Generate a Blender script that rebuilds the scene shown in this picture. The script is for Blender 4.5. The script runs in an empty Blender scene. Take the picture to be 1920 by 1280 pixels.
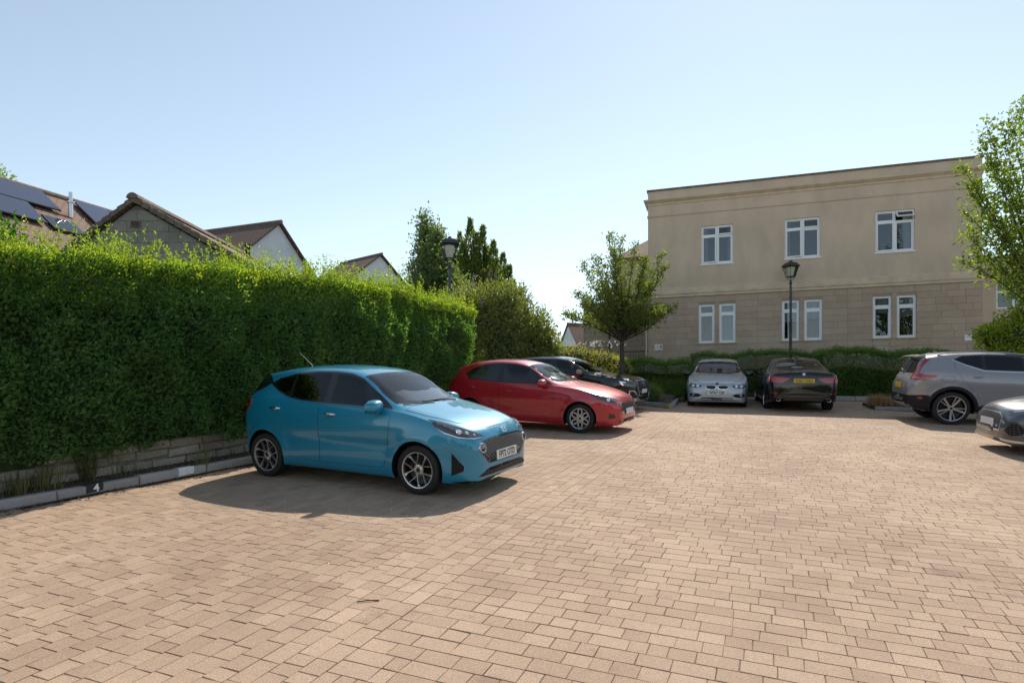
import bpy, bmesh, math, random
import numpy as np
from mathutils import Vector, Matrix, noise
from mathutils.bvhtree import BVHTree
from mathutils.geometry import delaunay_2d_cdt

random.seed(7); np.random.seed(7)
scene = bpy.context.scene
COL = scene.collection

# ------------------------------------------------------------------ camera
F, H, S, HZ = 1167.0, 1.67, 0.083, 755.0      # focal length (px of 1920), eye height, ground slope, horizon row
cam_data = bpy.data.cameras.new('camera'); cam = bpy.data.objects.new('camera', cam_data); COL.objects.link(cam)
cam.location = (0, 0, H); cam.rotation_euler = (math.pi/2, 0, 0)
cam_data.sensor_width = 36; cam_data.lens = 36*F/1920; cam_data.shift_y = (HZ-640)/1920
cam_data.clip_start = 0.05; cam_data.clip_end = 3000
scene.camera = cam
# ------------------------------------------------------------------ sky and sun
SUN_EL, SUN_AZ = math.radians(46.3), math.radians(22.5)
world = bpy.data.worlds.new('World'); scene.world = world; world.use_nodes = True
wn = world.node_tree.nodes; wl = world.node_tree.links
sky = wn.new('ShaderNodeTexSky'); sky.sky_type = 'NISHITA'; sky.sun_disc = False
sky.sun_elevation = SUN_EL; sky.sun_rotation = SUN_AZ
sky.air_density = 1.0; sky.dust_density = 0.12; sky.ozone_density = 1.6; sky.altitude = 50
bg = wn['Background']; bg.inputs['Strength'].default_value = 0.12
hz = wn.new('ShaderNodeHueSaturation'); hz.inputs['Saturation'].default_value = .66; hz.inputs['Hue'].default_value = .487      # thin summer haze greys the whole sky
wl.new(sky.outputs[0], hz.inputs['Color']); wl.new(hz.outputs[0], bg.inputs['Color'])
sd = Vector((math.sin(SUN_AZ)*math.cos(SUN_EL), math.cos(SUN_AZ)*math.cos(SUN_EL), math.sin(SUN_EL)))
sl = bpy.data.lights.new('sun', 'SUN'); sl.energy = 3.7; sl.angle = math.radians(0.53); sl.color = (1, .92, .80)
so = bpy.data.objects.new('sun', sl); COL.objects.link(so); so.rotation_euler = sd.to_track_quat('Z', 'Y').to_euler()
so.location = (20, 30, 40)
vs = scene.view_settings; vs.view_transform = 'Standard'; vs.look = 'None'; vs.gamma = 1; vs.exposure = 0.54; vs.use_curve_mapping = False

# ------------------------------------------------------------------ helpers
def gz(y): return S*y
def GP(x, y, h=0): return Vector((x, y, S*y+h))
def at(px, py, d): return Vector(((px-960)/F*d, d, H+(HZ-py)/F*d))
def ground_px(px, py):
    d = F*H/(py-(HZ-S*F)); return GP((px-960)/F*d, d)
def lin(c):
    return tuple(((v/255)/12.92 if v/255 <= .04045 else ((v/255+.055)/1.055)**2.4) for v in c)

def tag(o, label=None, cat=None, group=None, kind=None):
    if label: o['label'] = label
    if cat: o['category'] = cat
    if group: o['group'] = group
    if kind: o['kind'] = kind
    return o
def empty(name, loc=(0, 0, 0), rot=None, parent=None):
    o = bpy.data.objects.new(name, None); COL.objects.link(o); o.location = loc
    if rot is not None: o.rotation_euler = rot
    if parent: o.parent = parent
    o.empty_display_size = .2
    return o
def link(name, me, parent=None, mats=None):
    o = bpy.data.objects.new(name, me); COL.objects.link(o)
    if parent: o.parent = parent
    if mats is not None and not me.materials:
        for m in (mats if isinstance(mats, (list, tuple)) else [mats]): me.materials.append(m)
    return o
def np_mesh(name, v, f):
    """v (N,3) array, f (M,k) array"""
    v = np.asarray(v, dtype=np.float32); f = np.asarray(f, dtype=np.int32); k = f.shape[1]
    me = bpy.data.meshes.new(name)
    me.vertices.add(len(v)); me.vertices.foreach_set('co', v.ravel())
    me.loops.add(f.size); me.loops.foreach_set('vertex_index', f.ravel())
    me.polygons.add(len(f)); me.polygons.foreach_set('loop_start', np.arange(0, f.size, k, dtype=np.int32))
    try: me.polygons.foreach_set('loop_total', np.full(len(f), k, dtype=np.int32))
    except Exception: pass
    me.polygons.foreach_set('use_smooth', np.zeros(len(f), dtype=bool))
    me.update(calc_edges=True); me.validate()
    return me

class MB:
    def __init__(s): s.v = []; s.f = []; s.m = []
    def add(s, vs, fs, mi=0):
        o = len(s.v); s.v += [tuple(p) for p in vs]; s.f += [tuple(i+o for i in f) for f in fs]; s.m += [mi]*len(fs); return s
    def box(s, a, b, mi=0, M=None):
        x0, y0, z0 = a; x1, y1, z1 = b
        vs = [(x0,y0,z0),(x1,y0,z0),(x1,y1,z0),(x0,y1,z0),(x0,y0,z1),(x1,y0,z1),(x1,y1,z1),(x0,y1,z1)]
        if M is not None: vs = [M @ Vector(p) for p in vs]
        return s.add(vs, [(0,3,2,1),(4,5,6,7),(0,1,5,4),(1,2,6,5),(2,3,7,6),(3,0,4,7)], mi)
    def tube(s, pts, rad, n=8, mi=0, cap=True):
        pts = [Vector(p) for p in pts]; rings = []
        if not isinstance(rad, (list, tuple)): rad = [rad]*len(pts)
        up = Vector((0, 0, 1)); vs = []
        for i, p in enumerate(pts):
            t = (pts[min(i+1, len(pts)-1)]-pts[max(i-1, 0)])
            if t.length < 1e-9: t = Vector((0, 0, 1))
            t.normalize()
            a = t.cross(up) if abs(t.z) < .95 else t.cross(Vector((1, 0, 0)))
            a.normalize(); b = t.cross(a)
            for k in range(n):
                q = 2*math.pi*k/n; vs.append(p+(a*math.cos(q)+b*math.sin(q))*rad[i])
        fs = []
        for i in range(len(pts)-1):
            for k in range(n):
                fs.append((i*n+k, i*n+(k+1) % n, (i+1)*n+(k+1) % n, (i+1)*n+k))
        if cap: fs.append(tuple(range(n))[::-1]); fs.append(tuple((len(pts)-1)*n+k for k in range(n)))
        return s.add(vs, fs, mi)
    def lathe(s, prof, n=24, mi=0, M=None, close=False):
        """prof (r,z) around z"""
        vs = []; fs = []
        for r, z in prof:
            for k in range(n):
                a = 2*math.pi*k/n; p = Vector((r*math.cos(a), r*math.sin(a), z)); vs.append(M @ p if M is not None else p)
        m = len(prof)
        for i in range(m if close else m-1):
            j = (i+1) % m
            for k in range(n): fs.append((i*n+k, i*n+(k+1) % n, j*n+(k+1) % n, j*n+k))
        return s.add(vs, fs, mi)
    def prism(s, poly, z0, z1, mi=0, M=None):
        n = len(poly); vs = [Vector((x, y, z0)) for x, y in poly]+[Vector((x, y, z1)) for x, y in poly]
        if M is not None: vs = [M @ p for p in vs]
        fs = [tuple(range(n))[::-1], tuple(range(n, 2*n))]+[(i, (i+1) % n, n+(i+1) % n, n+i) for i in range(n)]
        return s.add(vs, fs, mi)
    def build(s, name, mats, parent=None, smooth=None, recalc=True):
        me = bpy.data.meshes.new(name); me.from_pydata(s.v, [], s.f)
        mats = mats if isinstance(mats, (list, tuple)) else [mats]
        for m in mats: me.materials.append(m)
        me.polygons.foreach_set('material_index', s.m)
        if recalc:
            bm = bmesh.new(); bm.from_mesh(me); bmesh.ops.recalc_face_normals(bm, faces=bm.faces); bm.to_mesh(me); bm.free()
        if smooth is not None:
            me.polygons.foreach_set('use_smooth', [True]*len(me.polygons)); me.set_sharp_from_angle(angle=math.radians(smooth))
        me.update()
        return link(name, me, parent)

# ------------------------------------------------------------------ materials
def nodes(name):
    m = bpy.data.materials.new(name); m.use_nodes = True
    nt = m.node_tree; return m, nt, nt.nodes['Principled BSDF']
def N(nt, typ, **kw):
    n = nt.nodes.new(typ)
    for k, v in kw.items():
        if k in n.inputs.keys(): n.inputs[k].default_value = v
        else: setattr(n, k, v)
    return n
def mat(name, col, rough=.6, metal=0, var=0, scale=6, bump=0, bscale=60, coat=0, ior=1.5, spec=.5, stretch=None, col2=None):
    m, nt, p = nodes(name); L = nt.links
    p.inputs['Base Color'].default_value = (*col, 1); p.inputs['Roughness'].default_value = rough
    p.inputs['Metallic'].default_value = metal; p.inputs['IOR'].default_value = ior
    p.inputs['Specular IOR Level'].default_value = spec
    if coat: p.inputs['Coat Weight'].default_value = coat; p.inputs['Coat Roughness'].default_value = .03
    if var or bump:
        tc = N(nt, 'ShaderNodeTexCoord'); mp = N(nt, 'ShaderNodeMapping'); L.new(tc.outputs['Object'], mp.inputs[0])
        if stretch: mp.inputs['Scale'].default_value = stretch
    if var:
        nz = N(nt, 'ShaderNodeTexNoise', Scale=scale, Detail=6.0, Roughness=.6); L.new(mp.outputs[0], nz.inputs['Vector'])
        mx = N(nt, 'ShaderNodeMix', data_type='RGBA')
        c2 = col2 if col2 else tuple(c*(1-var) for c in col); c1 = col if col2 else tuple(min(1, c*(1+var*.6)) for c in col)
        mx.inputs[6].default_value = (*c1, 1); mx.inputs[7].default_value = (*c2, 1)
        rp = N(nt, 'ShaderNodeMapRange'); rp.inputs[1].default_value = .35; rp.inputs[2].default_value = .68
        L.new(nz.outputs[0], rp.inputs[0]); L.new(rp.outputs[0], mx.inputs[0]); L.new(mx.outputs[2], p.inputs['Base Color'])
    if bump:
        n2 = N(nt, 'ShaderNodeTexNoise', Scale=bscale, Detail=4.0); L.new(mp.outputs[0], n2.inputs['Vector'])
        b = N(nt, 'ShaderNodeBump', Strength=bump, Distance=.01); L.new(n2.outputs[0], b.inputs['Height']); L.new(b.outputs[0], p.inputs['Normal'])
    return m
def leaf_mat(name, c1, c2, c3=None, trans=.45, rough=.45, tcol=None):
    """per-leaf colour variation + light coming through the blade"""
    m, nt, p = nodes(name); L = nt.links
    g = N(nt, 'ShaderNodeNewGeometry'); cr = N(nt, 'ShaderNodeValToRGB')
    cr.color_ramp.elements[0].color = (*c1, 1); cr.color_ramp.elements[1].color = (*c2, 1)
    if c3: e = cr.color_ramp.elements.new(.85); e.color = (*c2, 1); cr.color_ramp.elements[-1].color = (*c3, 1)
    nzp = N(nt, 'ShaderNodeTexNoise', Scale=1.1, Detail=3.0); L.new(g.outputs['Position'], nzp.inputs['Vector'])      # clumps of older and younger growth
    k1 = N(nt, 'ShaderNodeMath', operation='MULTIPLY_ADD'); L.new(g.outputs['Random Per Island'], k1.inputs[0]); k1.inputs[1].default_value = .62; k1.inputs[2].default_value = -.36
    k2 = N(nt, 'ShaderNodeMath', operation='MULTIPLY_ADD'); L.new(nzp.outputs[0], k2.inputs[0]); k2.inputs[1].default_value = 1.1; L.new(k1.outputs[0], k2.inputs[2]); k2.use_clamp = True
    L.new(k2.outputs[0], cr.inputs[0]); L.new(cr.outputs[0], p.inputs['Base Color'])
    p.inputs['Roughness'].default_value = rough; p.inputs['Specular IOR Level'].default_value = .35
    tr = N(nt, 'ShaderNodeBsdfTranslucent'); hs = N(nt, 'ShaderNodeMix', data_type='RGBA', blend_type='MULTIPLY')
    hs.inputs[0].default_value = 1; L.new(cr.outputs[0], hs.inputs[6]); hs.inputs[7].default_value = (*(tcol or (1.5, 1.6, .55)), 1)
    L.new(hs.outputs[2], tr.inputs[0])
    ms = N(nt, 'ShaderNodeMixShader'); ms.inputs[0].default_value = trans
    L.new(p.outputs[0], ms.inputs[1]); L.new(tr.outputs[0], ms.inputs[2]); L.new(ms.outputs[0], nt.nodes['Material Output'].inputs[0])
    return m

def block_mat(name, c_lo, c_hi, grain=.25, gscale=160, rough=.85, bump=.5, big=.6, bigcol=None, stain=None):
    """stone / concrete pieces: piece-to-piece tone from the 'rnd' attribute, grain, large uneven patches (world coords)"""
    m, nt, p = nodes(name); L = nt.links
    a = N(nt, 'ShaderNodeAttribute', attribute_name='rnd'); mx = N(nt, 'ShaderNodeMix', data_type='RGBA')
    mx.inputs[6].default_value = (*c_lo, 1); mx.inputs[7].default_value = (*c_hi, 1); L.new(a.outputs['Fac'], mx.inputs[0])
    g = N(nt, 'ShaderNodeNewGeometry')
    n1 = N(nt, 'ShaderNodeTexNoise', Scale=gscale, Detail=3.0, Roughness=.7); L.new(g.outputs['Position'], n1.inputs['Vector'])
    r1 = N(nt, 'ShaderNodeMapRange'); r1.inputs[1].default_value = .3; r1.inputs[2].default_value = .7; r1.inputs[3].default_value = 1-grain; r1.inputs[4].default_value = 1+grain
    L.new(n1.outputs[0], r1.inputs[0])
    m1 = N(nt, 'ShaderNodeMix', data_type='RGBA', blend_type='MULTIPLY'); m1.inputs[0].default_value = 1
    L.new(mx.outputs[2], m1.inputs[6]); L.new(r1.outputs[0], m1.inputs[7])
    n2 = N(nt, 'ShaderNodeTexNoise', Scale=big, Detail=5.0, Roughness=.65); L.new(g.outputs['Position'], n2.inputs['Vector'])
    r2 = N(nt, 'ShaderNodeMapRange'); r2.inputs[1].default_value = .35; r2.inputs[2].default_value = .7
    L.new(n2.outputs[0], r2.inputs[0])
    m2 = N(nt, 'ShaderNodeMix', data_type='RGBA', blend_type='MULTIPLY'); L.new(r2.outputs[0], m2.inputs[0])
    L.new(m1.outputs[2], m2.inputs[6]); m2.inputs[7].default_value = (*(bigcol or (.84, .84, .86)), 1)
    last = m2.outputs[2]
    if stain:                                              # old drips and scuffs
        for sc, lo, hi, c in ((1.6, .60, .70, stain), (9.0, .66, .72, tuple(min(1, v*1.08) for v in stain))):
            n3 = N(nt, 'ShaderNodeTexNoise', Scale=sc, Detail=6.0, Roughness=.7); L.new(g.outputs['Position'], n3.inputs['Vector'])
            r3 = N(nt, 'ShaderNodeMapRange'); r3.inputs[1].default_value = lo; r3.inputs[2].default_value = hi; L.new(n3.outputs[0], r3.inputs[0])
            m3 = N(nt, 'ShaderNodeMix', data_type='RGBA', blend_type='MULTIPLY'); L.new(r3.outputs[0], m3.inputs[0]); L.new(last, m3.inputs[6]); m3.inputs[7].default_value = (*c, 1); last = m3.outputs[2]
    L.new(last, p.inputs['Base Color']); p.inputs['Roughness'].default_value = rough; p.inputs['Specular IOR Level'].default_value = .3
    b = N(nt, 'ShaderNodeBump', Strength=bump, Distance=.004); L.new(n1.outputs[0], b.inputs['Height']); L.new(b.outputs[0], p.inputs['Normal'])
    return m
def set_rnd(me, vals):
    a = me.attributes.new('rnd', 'FLOAT', 'POINT'); a.data.foreach_set('value', np.asarray(vals, dtype=np.float32))

# leaf clouds -----------------------------------------------------------------
def rand_unit(n):
    v = np.random.normal(size=(n, 3)); return v/np.linalg.norm(v, axis=1, keepdims=True)
def leaf_arrays(pos, out, size, aspect=.5, spread=.8, fold=.18):
    """pos (N,3) leaf bases, out (N,3) preferred growth direction, size (N,) length"""
    n = len(pos); size = np.asarray(size).reshape(-1, 1)
    a = out+rand_unit(n)*spread; a /= np.linalg.norm(a, axis=1, keepdims=True)+1e-9
    b = np.cross(a, rand_unit(n)); b /= np.linalg.norm(b, axis=1, keepdims=True)+1e-9
    c = np.cross(a, b)
    v = np.empty((n, 4, 3)); v[:, 0] = pos; v[:, 2] = pos+a*size
    mid = pos+a*size*.5
    v[:, 1] = mid+b*size*aspect*.5+c*size*fold; v[:, 3] = mid-b*size*aspect*.5+c*size*fold
    return v.reshape(-1, 3)
def leaf_mesh(name, parent, m, *arrs):
    v = np.concatenate(arrs); f = np.arange(len(v)).reshape(-1, 4)
    me = np_mesh(name, v, f); me.materials.append(m)
    return link(name, me, parent)
# ================================================================== GROUND
m_soil = mat('soil', (.085, .06, .042), .95, var=.5, scale=5, bump=.8, bscale=40)
m_joint = mat('joint_sand', (.16, .12, .088), .95, var=.4, scale=3, bump=.4, bscale=90)
m_grassground = mat('grass_ground', (.06, .085, .025), .95, var=.5, scale=.8, bump=.6, bscale=20)
m_paver = block_mat('paver_concrete', (.385, .268, .188), (.49, .355, .252), stain=(.76, .74, .74), grain=.36, gscale=130, bump=.6, big=.55, bigcol=(.72, .70, .69))
m_kerb = block_mat('kerb_concrete', (.30, .29, .275), (.42, .40, .375), grain=.25, gscale=90, big=2.0)
m_rubble = block_mat('rubble_stone', (.36, .31, .25), (.54, .485, .41), grain=.3, gscale=45, bump=.9, big=3.0, bigcol=(.7, .68, .66))
m_mortar = mat('mortar', (.22, .19, .155), .95, var=.4, scale=8, bump=.6, bscale=60)

# terrain: the car park slope, levelling out behind the building
ys = [-40, -5, 0, 10, 20, 27, 32, 60, 200, 1500]
def tz(y): return S*y if y < 27 else S*27+(y-27)*.02 if y < 60 else S*27+.66
xs = [-1500, -200, -60, -30, -12, 0, 12, 30, 60, 200, 1500]
me = np_mesh('terrain', [(x, y, tz(y)-.05) for y in ys for x in xs], [(j*len(xs)+i, j*len(xs)+i+1, (j+1)*len(xs)+i+1, (j+1)*len(xs)+i) for j in range(len(ys)-1) for i in range(len(xs)-1)])
terrain = link('terrain', me, None, m_grassground); tag(terrain, kind='structure')

KD = Vector((.48, .877)).normalized(); KN = Vector((KD.y, -KD.x))        # along the kerb / towards the car park
K0 = Vector((-4.6, 7.75))
def KP(a, b=0, h=0):                                                      # a along kerb, b behind the kerb face
    p = K0+KD*a-KN*b; return GP(p.x, p.y, h)
# sheet under the blocks
sheet = [KP(-14, 0), KP(9.7, 0), GP(-2.0, 17.5), GP(-.6, 21.5), GP(5, 23.5), GP(34, 18), GP(34, -6), GP(-16, -6)]
mb = MB(); mb.add([v+Vector((0, 0, -.006)) for v in sheet], [tuple(range(len(sheet)))])
paving = mb.build('paving', m_joint, recalc=False); tag(paving, kind='structure')
if paving.data.polygons[0].normal.z < 0: paving.data.flip_normals()

# ---- paving blocks: two fields meeting on a line parallel to the bays
BW = .138
B0 = Vector((1.83, 9.94)); BD = Vector((.419, 1)).normalized(); BN = Vector((BD.y, -BD.x))
RD = BN.copy(); RN = Vector((-RD.y, RD.x))
rng = random.Random(3)
blocks = []      # (cx, cy, dirx, diry, halflen, halfwid)
def inview(x, y): return 1.5 < y < 23 and abs(x) < .90*y+3.0
def rows(origin, d, n, jmin, jmax, u0, u1, keep, cut=False):
    for j in range(jmin, jmax):
        u = u0+rng.random()*.2
        if cut:
            # start the row on the line where the two fields meet
            e = [(-(origin+n*(jj*BW)-B0).dot(BN))/d.dot(BN) for jj in (j, j+1)]; u = max(e)+.002
        while u < u1:
            l = rng.choice((.11, .15, .15, .185, .225, .225)) if not (cut and u < e[0]+.3) else rng.choice((.1, .18, .25)); c = origin+d*(u+l/2)+n*((j+.5)*BW)
            if inview(c.x, c.y) and keep(c, l): blocks.append((c.x, c.y, d.x, d.y, l/2-.0021, BW/2-.0021))
            u += l
def side_of(c): return (c-B0).dot(BN)
def left_keep(c, l): return side_of(c) < 0 and ((c-K0).dot(KN) > .05 or ((c-K0).dot(KD) > 9.8 and c.x > -1.2))
rows(B0, BD, -BN, 0, 85, -14, 16, left_keep)
def right_keep(c, l): return side_of(c-RD*l/2) > -.02 and c.y < 22.5
rows(Vector((0, 0)), RD, RN, -20, 195, -16, 30, right_keep, True)
def far_kerb(c): return True
bl = np.array(blocks); nb = len(bl)
order = np.argsort(-(1/np.maximum(bl[:, 1], .1)) + 10*(np.abs(bl[:, 0]) > .80*bl[:, 1]) + 10*(bl[:, 1] < 3.22))
def block_verts(b, r):
    hl, hw = b[:, 4:5], b[:, 5:6]; n = len(b)
    cs = np.array([(-1, -1), (1, -1), (1, 1), (-1, 1)], float)
    v = np.zeros((n, 12, 3))
    jx = r.normal(0, .0016, (n, 4)); jy = r.normal(0, .0016, (n, 4))
    for lv, (ins, z) in enumerate(((.0022, 0.0), (0.0, -.0022), (0.0, -.015))):
        v[:, lv*4:lv*4+4, 0] = cs[:, 0]*(hl-ins)+jx; v[:, lv*4:lv*4+4, 1] = cs[:, 1]*(hw-ins)+jy; v[:, lv*4:lv*4+4, 2] = z
    return v
BF = [(0, 1, 2, 3)]+[(4+i, 4+(i+1) % 4, (i+1) % 4, i) for i in range(4)]+[(8+i, 8+(i+1) % 4, 4+(i+1) % 4, 4+i) for i in range(4)]
BF = np.array(BF)
nr = np.random.RandomState(5)
tilt = nr.normal(0, .004, (nb, 2)); dz = nr.normal(0, .0006, nb); tone = np.clip(nr.beta(2.2, 2.2, nb)+(nr.rand(nb) < .05)*.35-(nr.rand(nb) < .05)*.3, 0, 1)
near = order[:300]; rest = order[300:]
v = block_verts(bl[rest], nr)
z = v[:, :, 2]+dz[rest][:, None]+v[:, :, 0]*tilt[rest, 0:1]+v[:, :, 1]*tilt[rest, 1:2]
dx, dy = bl[rest, 2:3], bl[rest, 3:4]
X = bl[rest, 0:1]+v[:, :, 0]*dx-v[:, :, 1]*dy; Y = bl[rest, 1:2]+v[:, :, 0]*dy+v[:, :, 1]*dx
V = np.stack([X, Y, z+S*Y], -1).reshape(-1, 3)
Fc = (np.arange(len(rest))[:, None, None]*12+BF[None]).reshape(-1, 4)
me = np_mesh('paving_blocks', V, Fc); set_rnd(me, np.repeat(tone[rest], 12)); me.materials.append(m_paver)
pb = link('paving_blocks', me, paving); tag(pb, kind='stuff')
# the largest-looking 300 as blocks of their own, 24 shared shapes
variants = {}
slope = Matrix.Rotation(math.atan(S), 4, 'X')
for i in near:
    key = (round(bl[i, 4], 4), int(tone[i]*4.99), i % 3)
    if key not in variants:
        vv = block_verts(bl[i:i+1], nr)[0]
        mm = np_mesh('paving_block', vv, BF); set_rnd(mm, [min(1, (key[1]+.5)/5)]*12); mm.materials.append(m_paver); variants[key] = mm
    o = bpy.data.objects.new('paving_block', variants[key]); COL.objects.link(o); o.parent = paving
    ang = math.atan2(bl[i, 3], bl[i, 2])
    o.matrix_local = Matrix.Translation(GP(bl[i, 0], bl[i, 1], dz[i])) @ slope @ Matrix.Rotation(ang, 4, 'Z') @ Matrix.Rotation(tilt[i, 0]*.8, 4, 'Y') @ Matrix.Rotation(tilt[i, 1]*.8, 4, 'X')

# ---- a stone/kerb piece with chamfered uneven edges
def piece(name, parent, M, l, d, h, m, ch=.012, jit=.004, tone=None, r=random):
    """box l (x) * d (y, front face at y=0, towards -y) * h (z) with worn edges"""
    vs = []
    for (ix, iz) in ((0, 0), (1, 0), (1, 1), (0, 1)):
        sx = (-1, 1)[ix]; sz = (-1, 1)[iz]
        j = lambda: r.uniform(-jit, jit)
        jx, jz = j(), j()
        vs.append((sx*(l/2-ch)+jx, -d+j()*.6, h/2+sz*(h/2-ch)+jz))
        vs.append((sx*l/2+jx, -d+ch, h/2+sz*h/2+jz)); vs.append((sx*l/2+jx, 0, h/2+sz*h/2+jz))
    fs = [(0, 3, 6, 9)]
    for k in range(4):
        a, b = k*3, ((k+1) % 4)*3
        fs += [(a+1, b+1, b, a), (a+2, b+2, b+1, a+1)]
    fs.append((11, 8, 5, 2))
    me = bpy.data.meshes.new(name); me.from_pydata(vs, [], fs); me.materials.append(m)
    bm = bmesh.new(); bm.from_mesh(me); bmesh.ops.recalc_face_normals(bm, faces=bm.faces); bm.to_mesh(me); bm.free()
    set_rnd(me, [r.random() if tone is None else tone]*12)
    o = link(name, me, parent); o.matrix_local = M
    return o
def basis(p, d2, tiltslope=True):
    """matrix with x along d2 (2-D, following the ground), -y towards the right-hand side, z up"""
    d = Vector((d2.x, d2.y, S*d2.y if tiltslope else 0)).normalized(); y = Vector((-d2.y, d2.x, -S*0)).normalized(); zz = d.cross(y).normalized(); y = zz.cross(d)
    return Matrix(((d.x, y.x, zz.x, p.x), (d.y, y.y, zz.y, p.y), (d.z, y.z, zz.z, p.z), (0, 0, 0, 1)))

# ---- kerb along the hedge
rk = random.Random(11)
kerb = empty('kerb', KP(0)); tag(kerb, 'grey concrete kerb at the foot of the hedge wall, with painted bay numbers', 'kerb')
kinv = Matrix.Translation(-KP(0))
a = -4.6; kst = []
while a < 9:
    l = .915
    Mx = kinv @ basis(KP(a+l/2, .13), KD)
    o = piece('kerbstone', kerb, Mx, l-.008, .13, .115+rk.uniform(-.006, .006), m_kerb, ch=.015, jit=.004, r=rk); kst.append(o); a += l
m_white = mat('white_road_paint', (.80, .80, .79), .7, var=.15, scale=25)
m_blackpaint = mat('black_paint', (.02, .022, .025), .6, var=.5, scale=25)
def kerb_paint(name, a0, a1, m):
    p = kinv @ basis(KP((a0+a1)/2, .13), KD); mb = MB(); w = (a1-a0)/2
    # wraps the top and the front of the kerbstone
    mb.add([(-w, -.02, .1225), (w, -.022, .1225), (w-.01, -.115, .1225), (-w+.01, -.115, .1225), (w-.012, -.1335, .105), (-w+.01, -.1335, .105), (w-.02, -.1335, .035), (-w, -.1335, .02)],
           [(0, 3, 2, 1), (3, 5, 4, 2), (5, 7, 6, 4)])
    o = mb.build(name, m, kerb); o.matrix_local = p; return o, p
pa = (ground_px(345, 893)-KP(0)).to_2d().dot(KD)
kerb_paint('white_paint_mark', pa-.12, pa+.12, m_white)
pb_ = (ground_px(175, 925)-KP(0)).to_2d().dot(KD)
o, p4 = kerb_paint('bay_number_plate', pb_-.11, pb_+.10, m_blackpaint)
def text_mesh(name, body, size, m, parent, M, extrude=.0015, bold=0, sx=1.0, align='CENTER'):
    cu = bpy.data.curves.new(name, 'FONT'); cu.body = body; cu.size = size; cu.align_x = align; cu.align_y = 'CENTER'; cu.extrude = extrude; cu.offset = bold
    cu.resolution_u = 3
    t = bpy.data.objects.new('tmp_text', cu); COL.objects.link(t)
    dg = bpy.context.evaluated_depsgraph_get(); me = bpy.data.meshes.new_from_object(t.evaluated_get(dg)); bpy.data.objects.remove(t)
    me.name = name; me.materials.clear(); me.materials.append(m)
    for v_ in me.vertices: v_.co.x *= sx
    o = link(name, me, parent); o.matrix_local = M; return o
text_mesh('bay_number', '4', .12, m_white, kerb, p4 @ Matrix.Translation((0.01, -.1362, .068)) @ Matrix.Rotation(math.pi/2, 4, 'X'), bold=.004)

# ---- planting strip and low rubble wall
mb = MB()
strip = [KP(-6, .12, .085), KP(9.7, .12, .085), KP(9.7, 2.6, .10), KP(-6, 2.6, .10)]
mb.add(strip+[p-Vector((0, 0, .2)) for p in strip], [(0, 1, 2, 3), (0, 4, 5, 1)])
bed = mb.build('planting_strip', m_soil); tag(bed, kind='structure')
WB = .62                                     # wall face behind kerb face
wall = empty('rubble_wall', KP(0, WB)); tag(wall, 'low pale rubble stone wall under the tall hedge', 'wall')
winv = Matrix.Translation(-KP(0, WB))
mb = MB(); c = [KP(-5, WB+.025, .0), KP(9.4, WB+.025, .0), KP(9.4, WB+.3, .0), KP(-5, WB+.3, .0)]
c2 = [p+Vector((0, 0, .44)) for p in c]
mb.add([winv @ p for p in c+c2], [(0, 1, 5, 4), (1, 2, 6, 5), (2, 3, 7, 6), (3, 0, 4, 7), (4, 5, 6, 7)])
mb.build('mortar_core', m_mortar, wall)
rw = random.Random(21)
for row, (h0, hh) in enumerate(((.05, .145), (.20, .12), (.325, .125))):
    a = -4.8+rw.random()*.2
    while a < 9.3:
        l = rw.choice((.16, .22, .26, .32, .40, .46))*rw.uniform(.9, 1.1)
        h = hh*rw.uniform(.9, 1.04)
        M = winv @ basis(KP(a+l/2, WB+.06, h0+rw.uniform(-.008, .008)), KD)
        if a < 7.6: piece('stone', wall, M, l-.014, .06+rw.uniform(-.012, .02), h-.012, m_rubble, ch=.018, jit=.012, r=rw)
        a += l
# ================================================================== MAIN BUILDING
m_stucco = mat('stucco', (.57, .455, .345), .9, var=.13, scale=1.3, bump=.25, bscale=120, stretch=(1, 1, .45))
m_mould = mat('painted_moulding', (.60, .49, .36), .8, var=.15, scale=3)
m_coping = mat('weathered_coping', (.16, .13, .105), .9, var=.4, scale=3)
m_ashlar = block_mat('ashlar_stone', (.44, .345, .265), (.495, .40, .31), grain=.12, gscale=30, bump=.5, big=.8, bigcol=(.84, .81, .79))
m_ajoint = mat('ashlar_joint', (.33, .265, .20), .95)
m_upvc = mat('white_upvc', (.78, .80, .82), .35)
m_glass = mat('window_glass', (.012, .016, .022), .03, ior=1.75)
m_dark = mat('dark_room', (.015, .014, .013), .9)
m_curtain = mat('curtain', (.42, .43, .45), .9, var=.3, scale=14, stretch=(1, 1, .02))
m_sill = mat('sill_stone', (.40, .32, .24), .85, var=.2, scale=6)
m_black = mat('black_metal', (.010, .010, .013), .38, bump=.05)
m_sign = mat('sign_white', (.75, .76, .77), .5)
m_ink = mat('sign_ink', (.03, .03, .035), .6)

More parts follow.
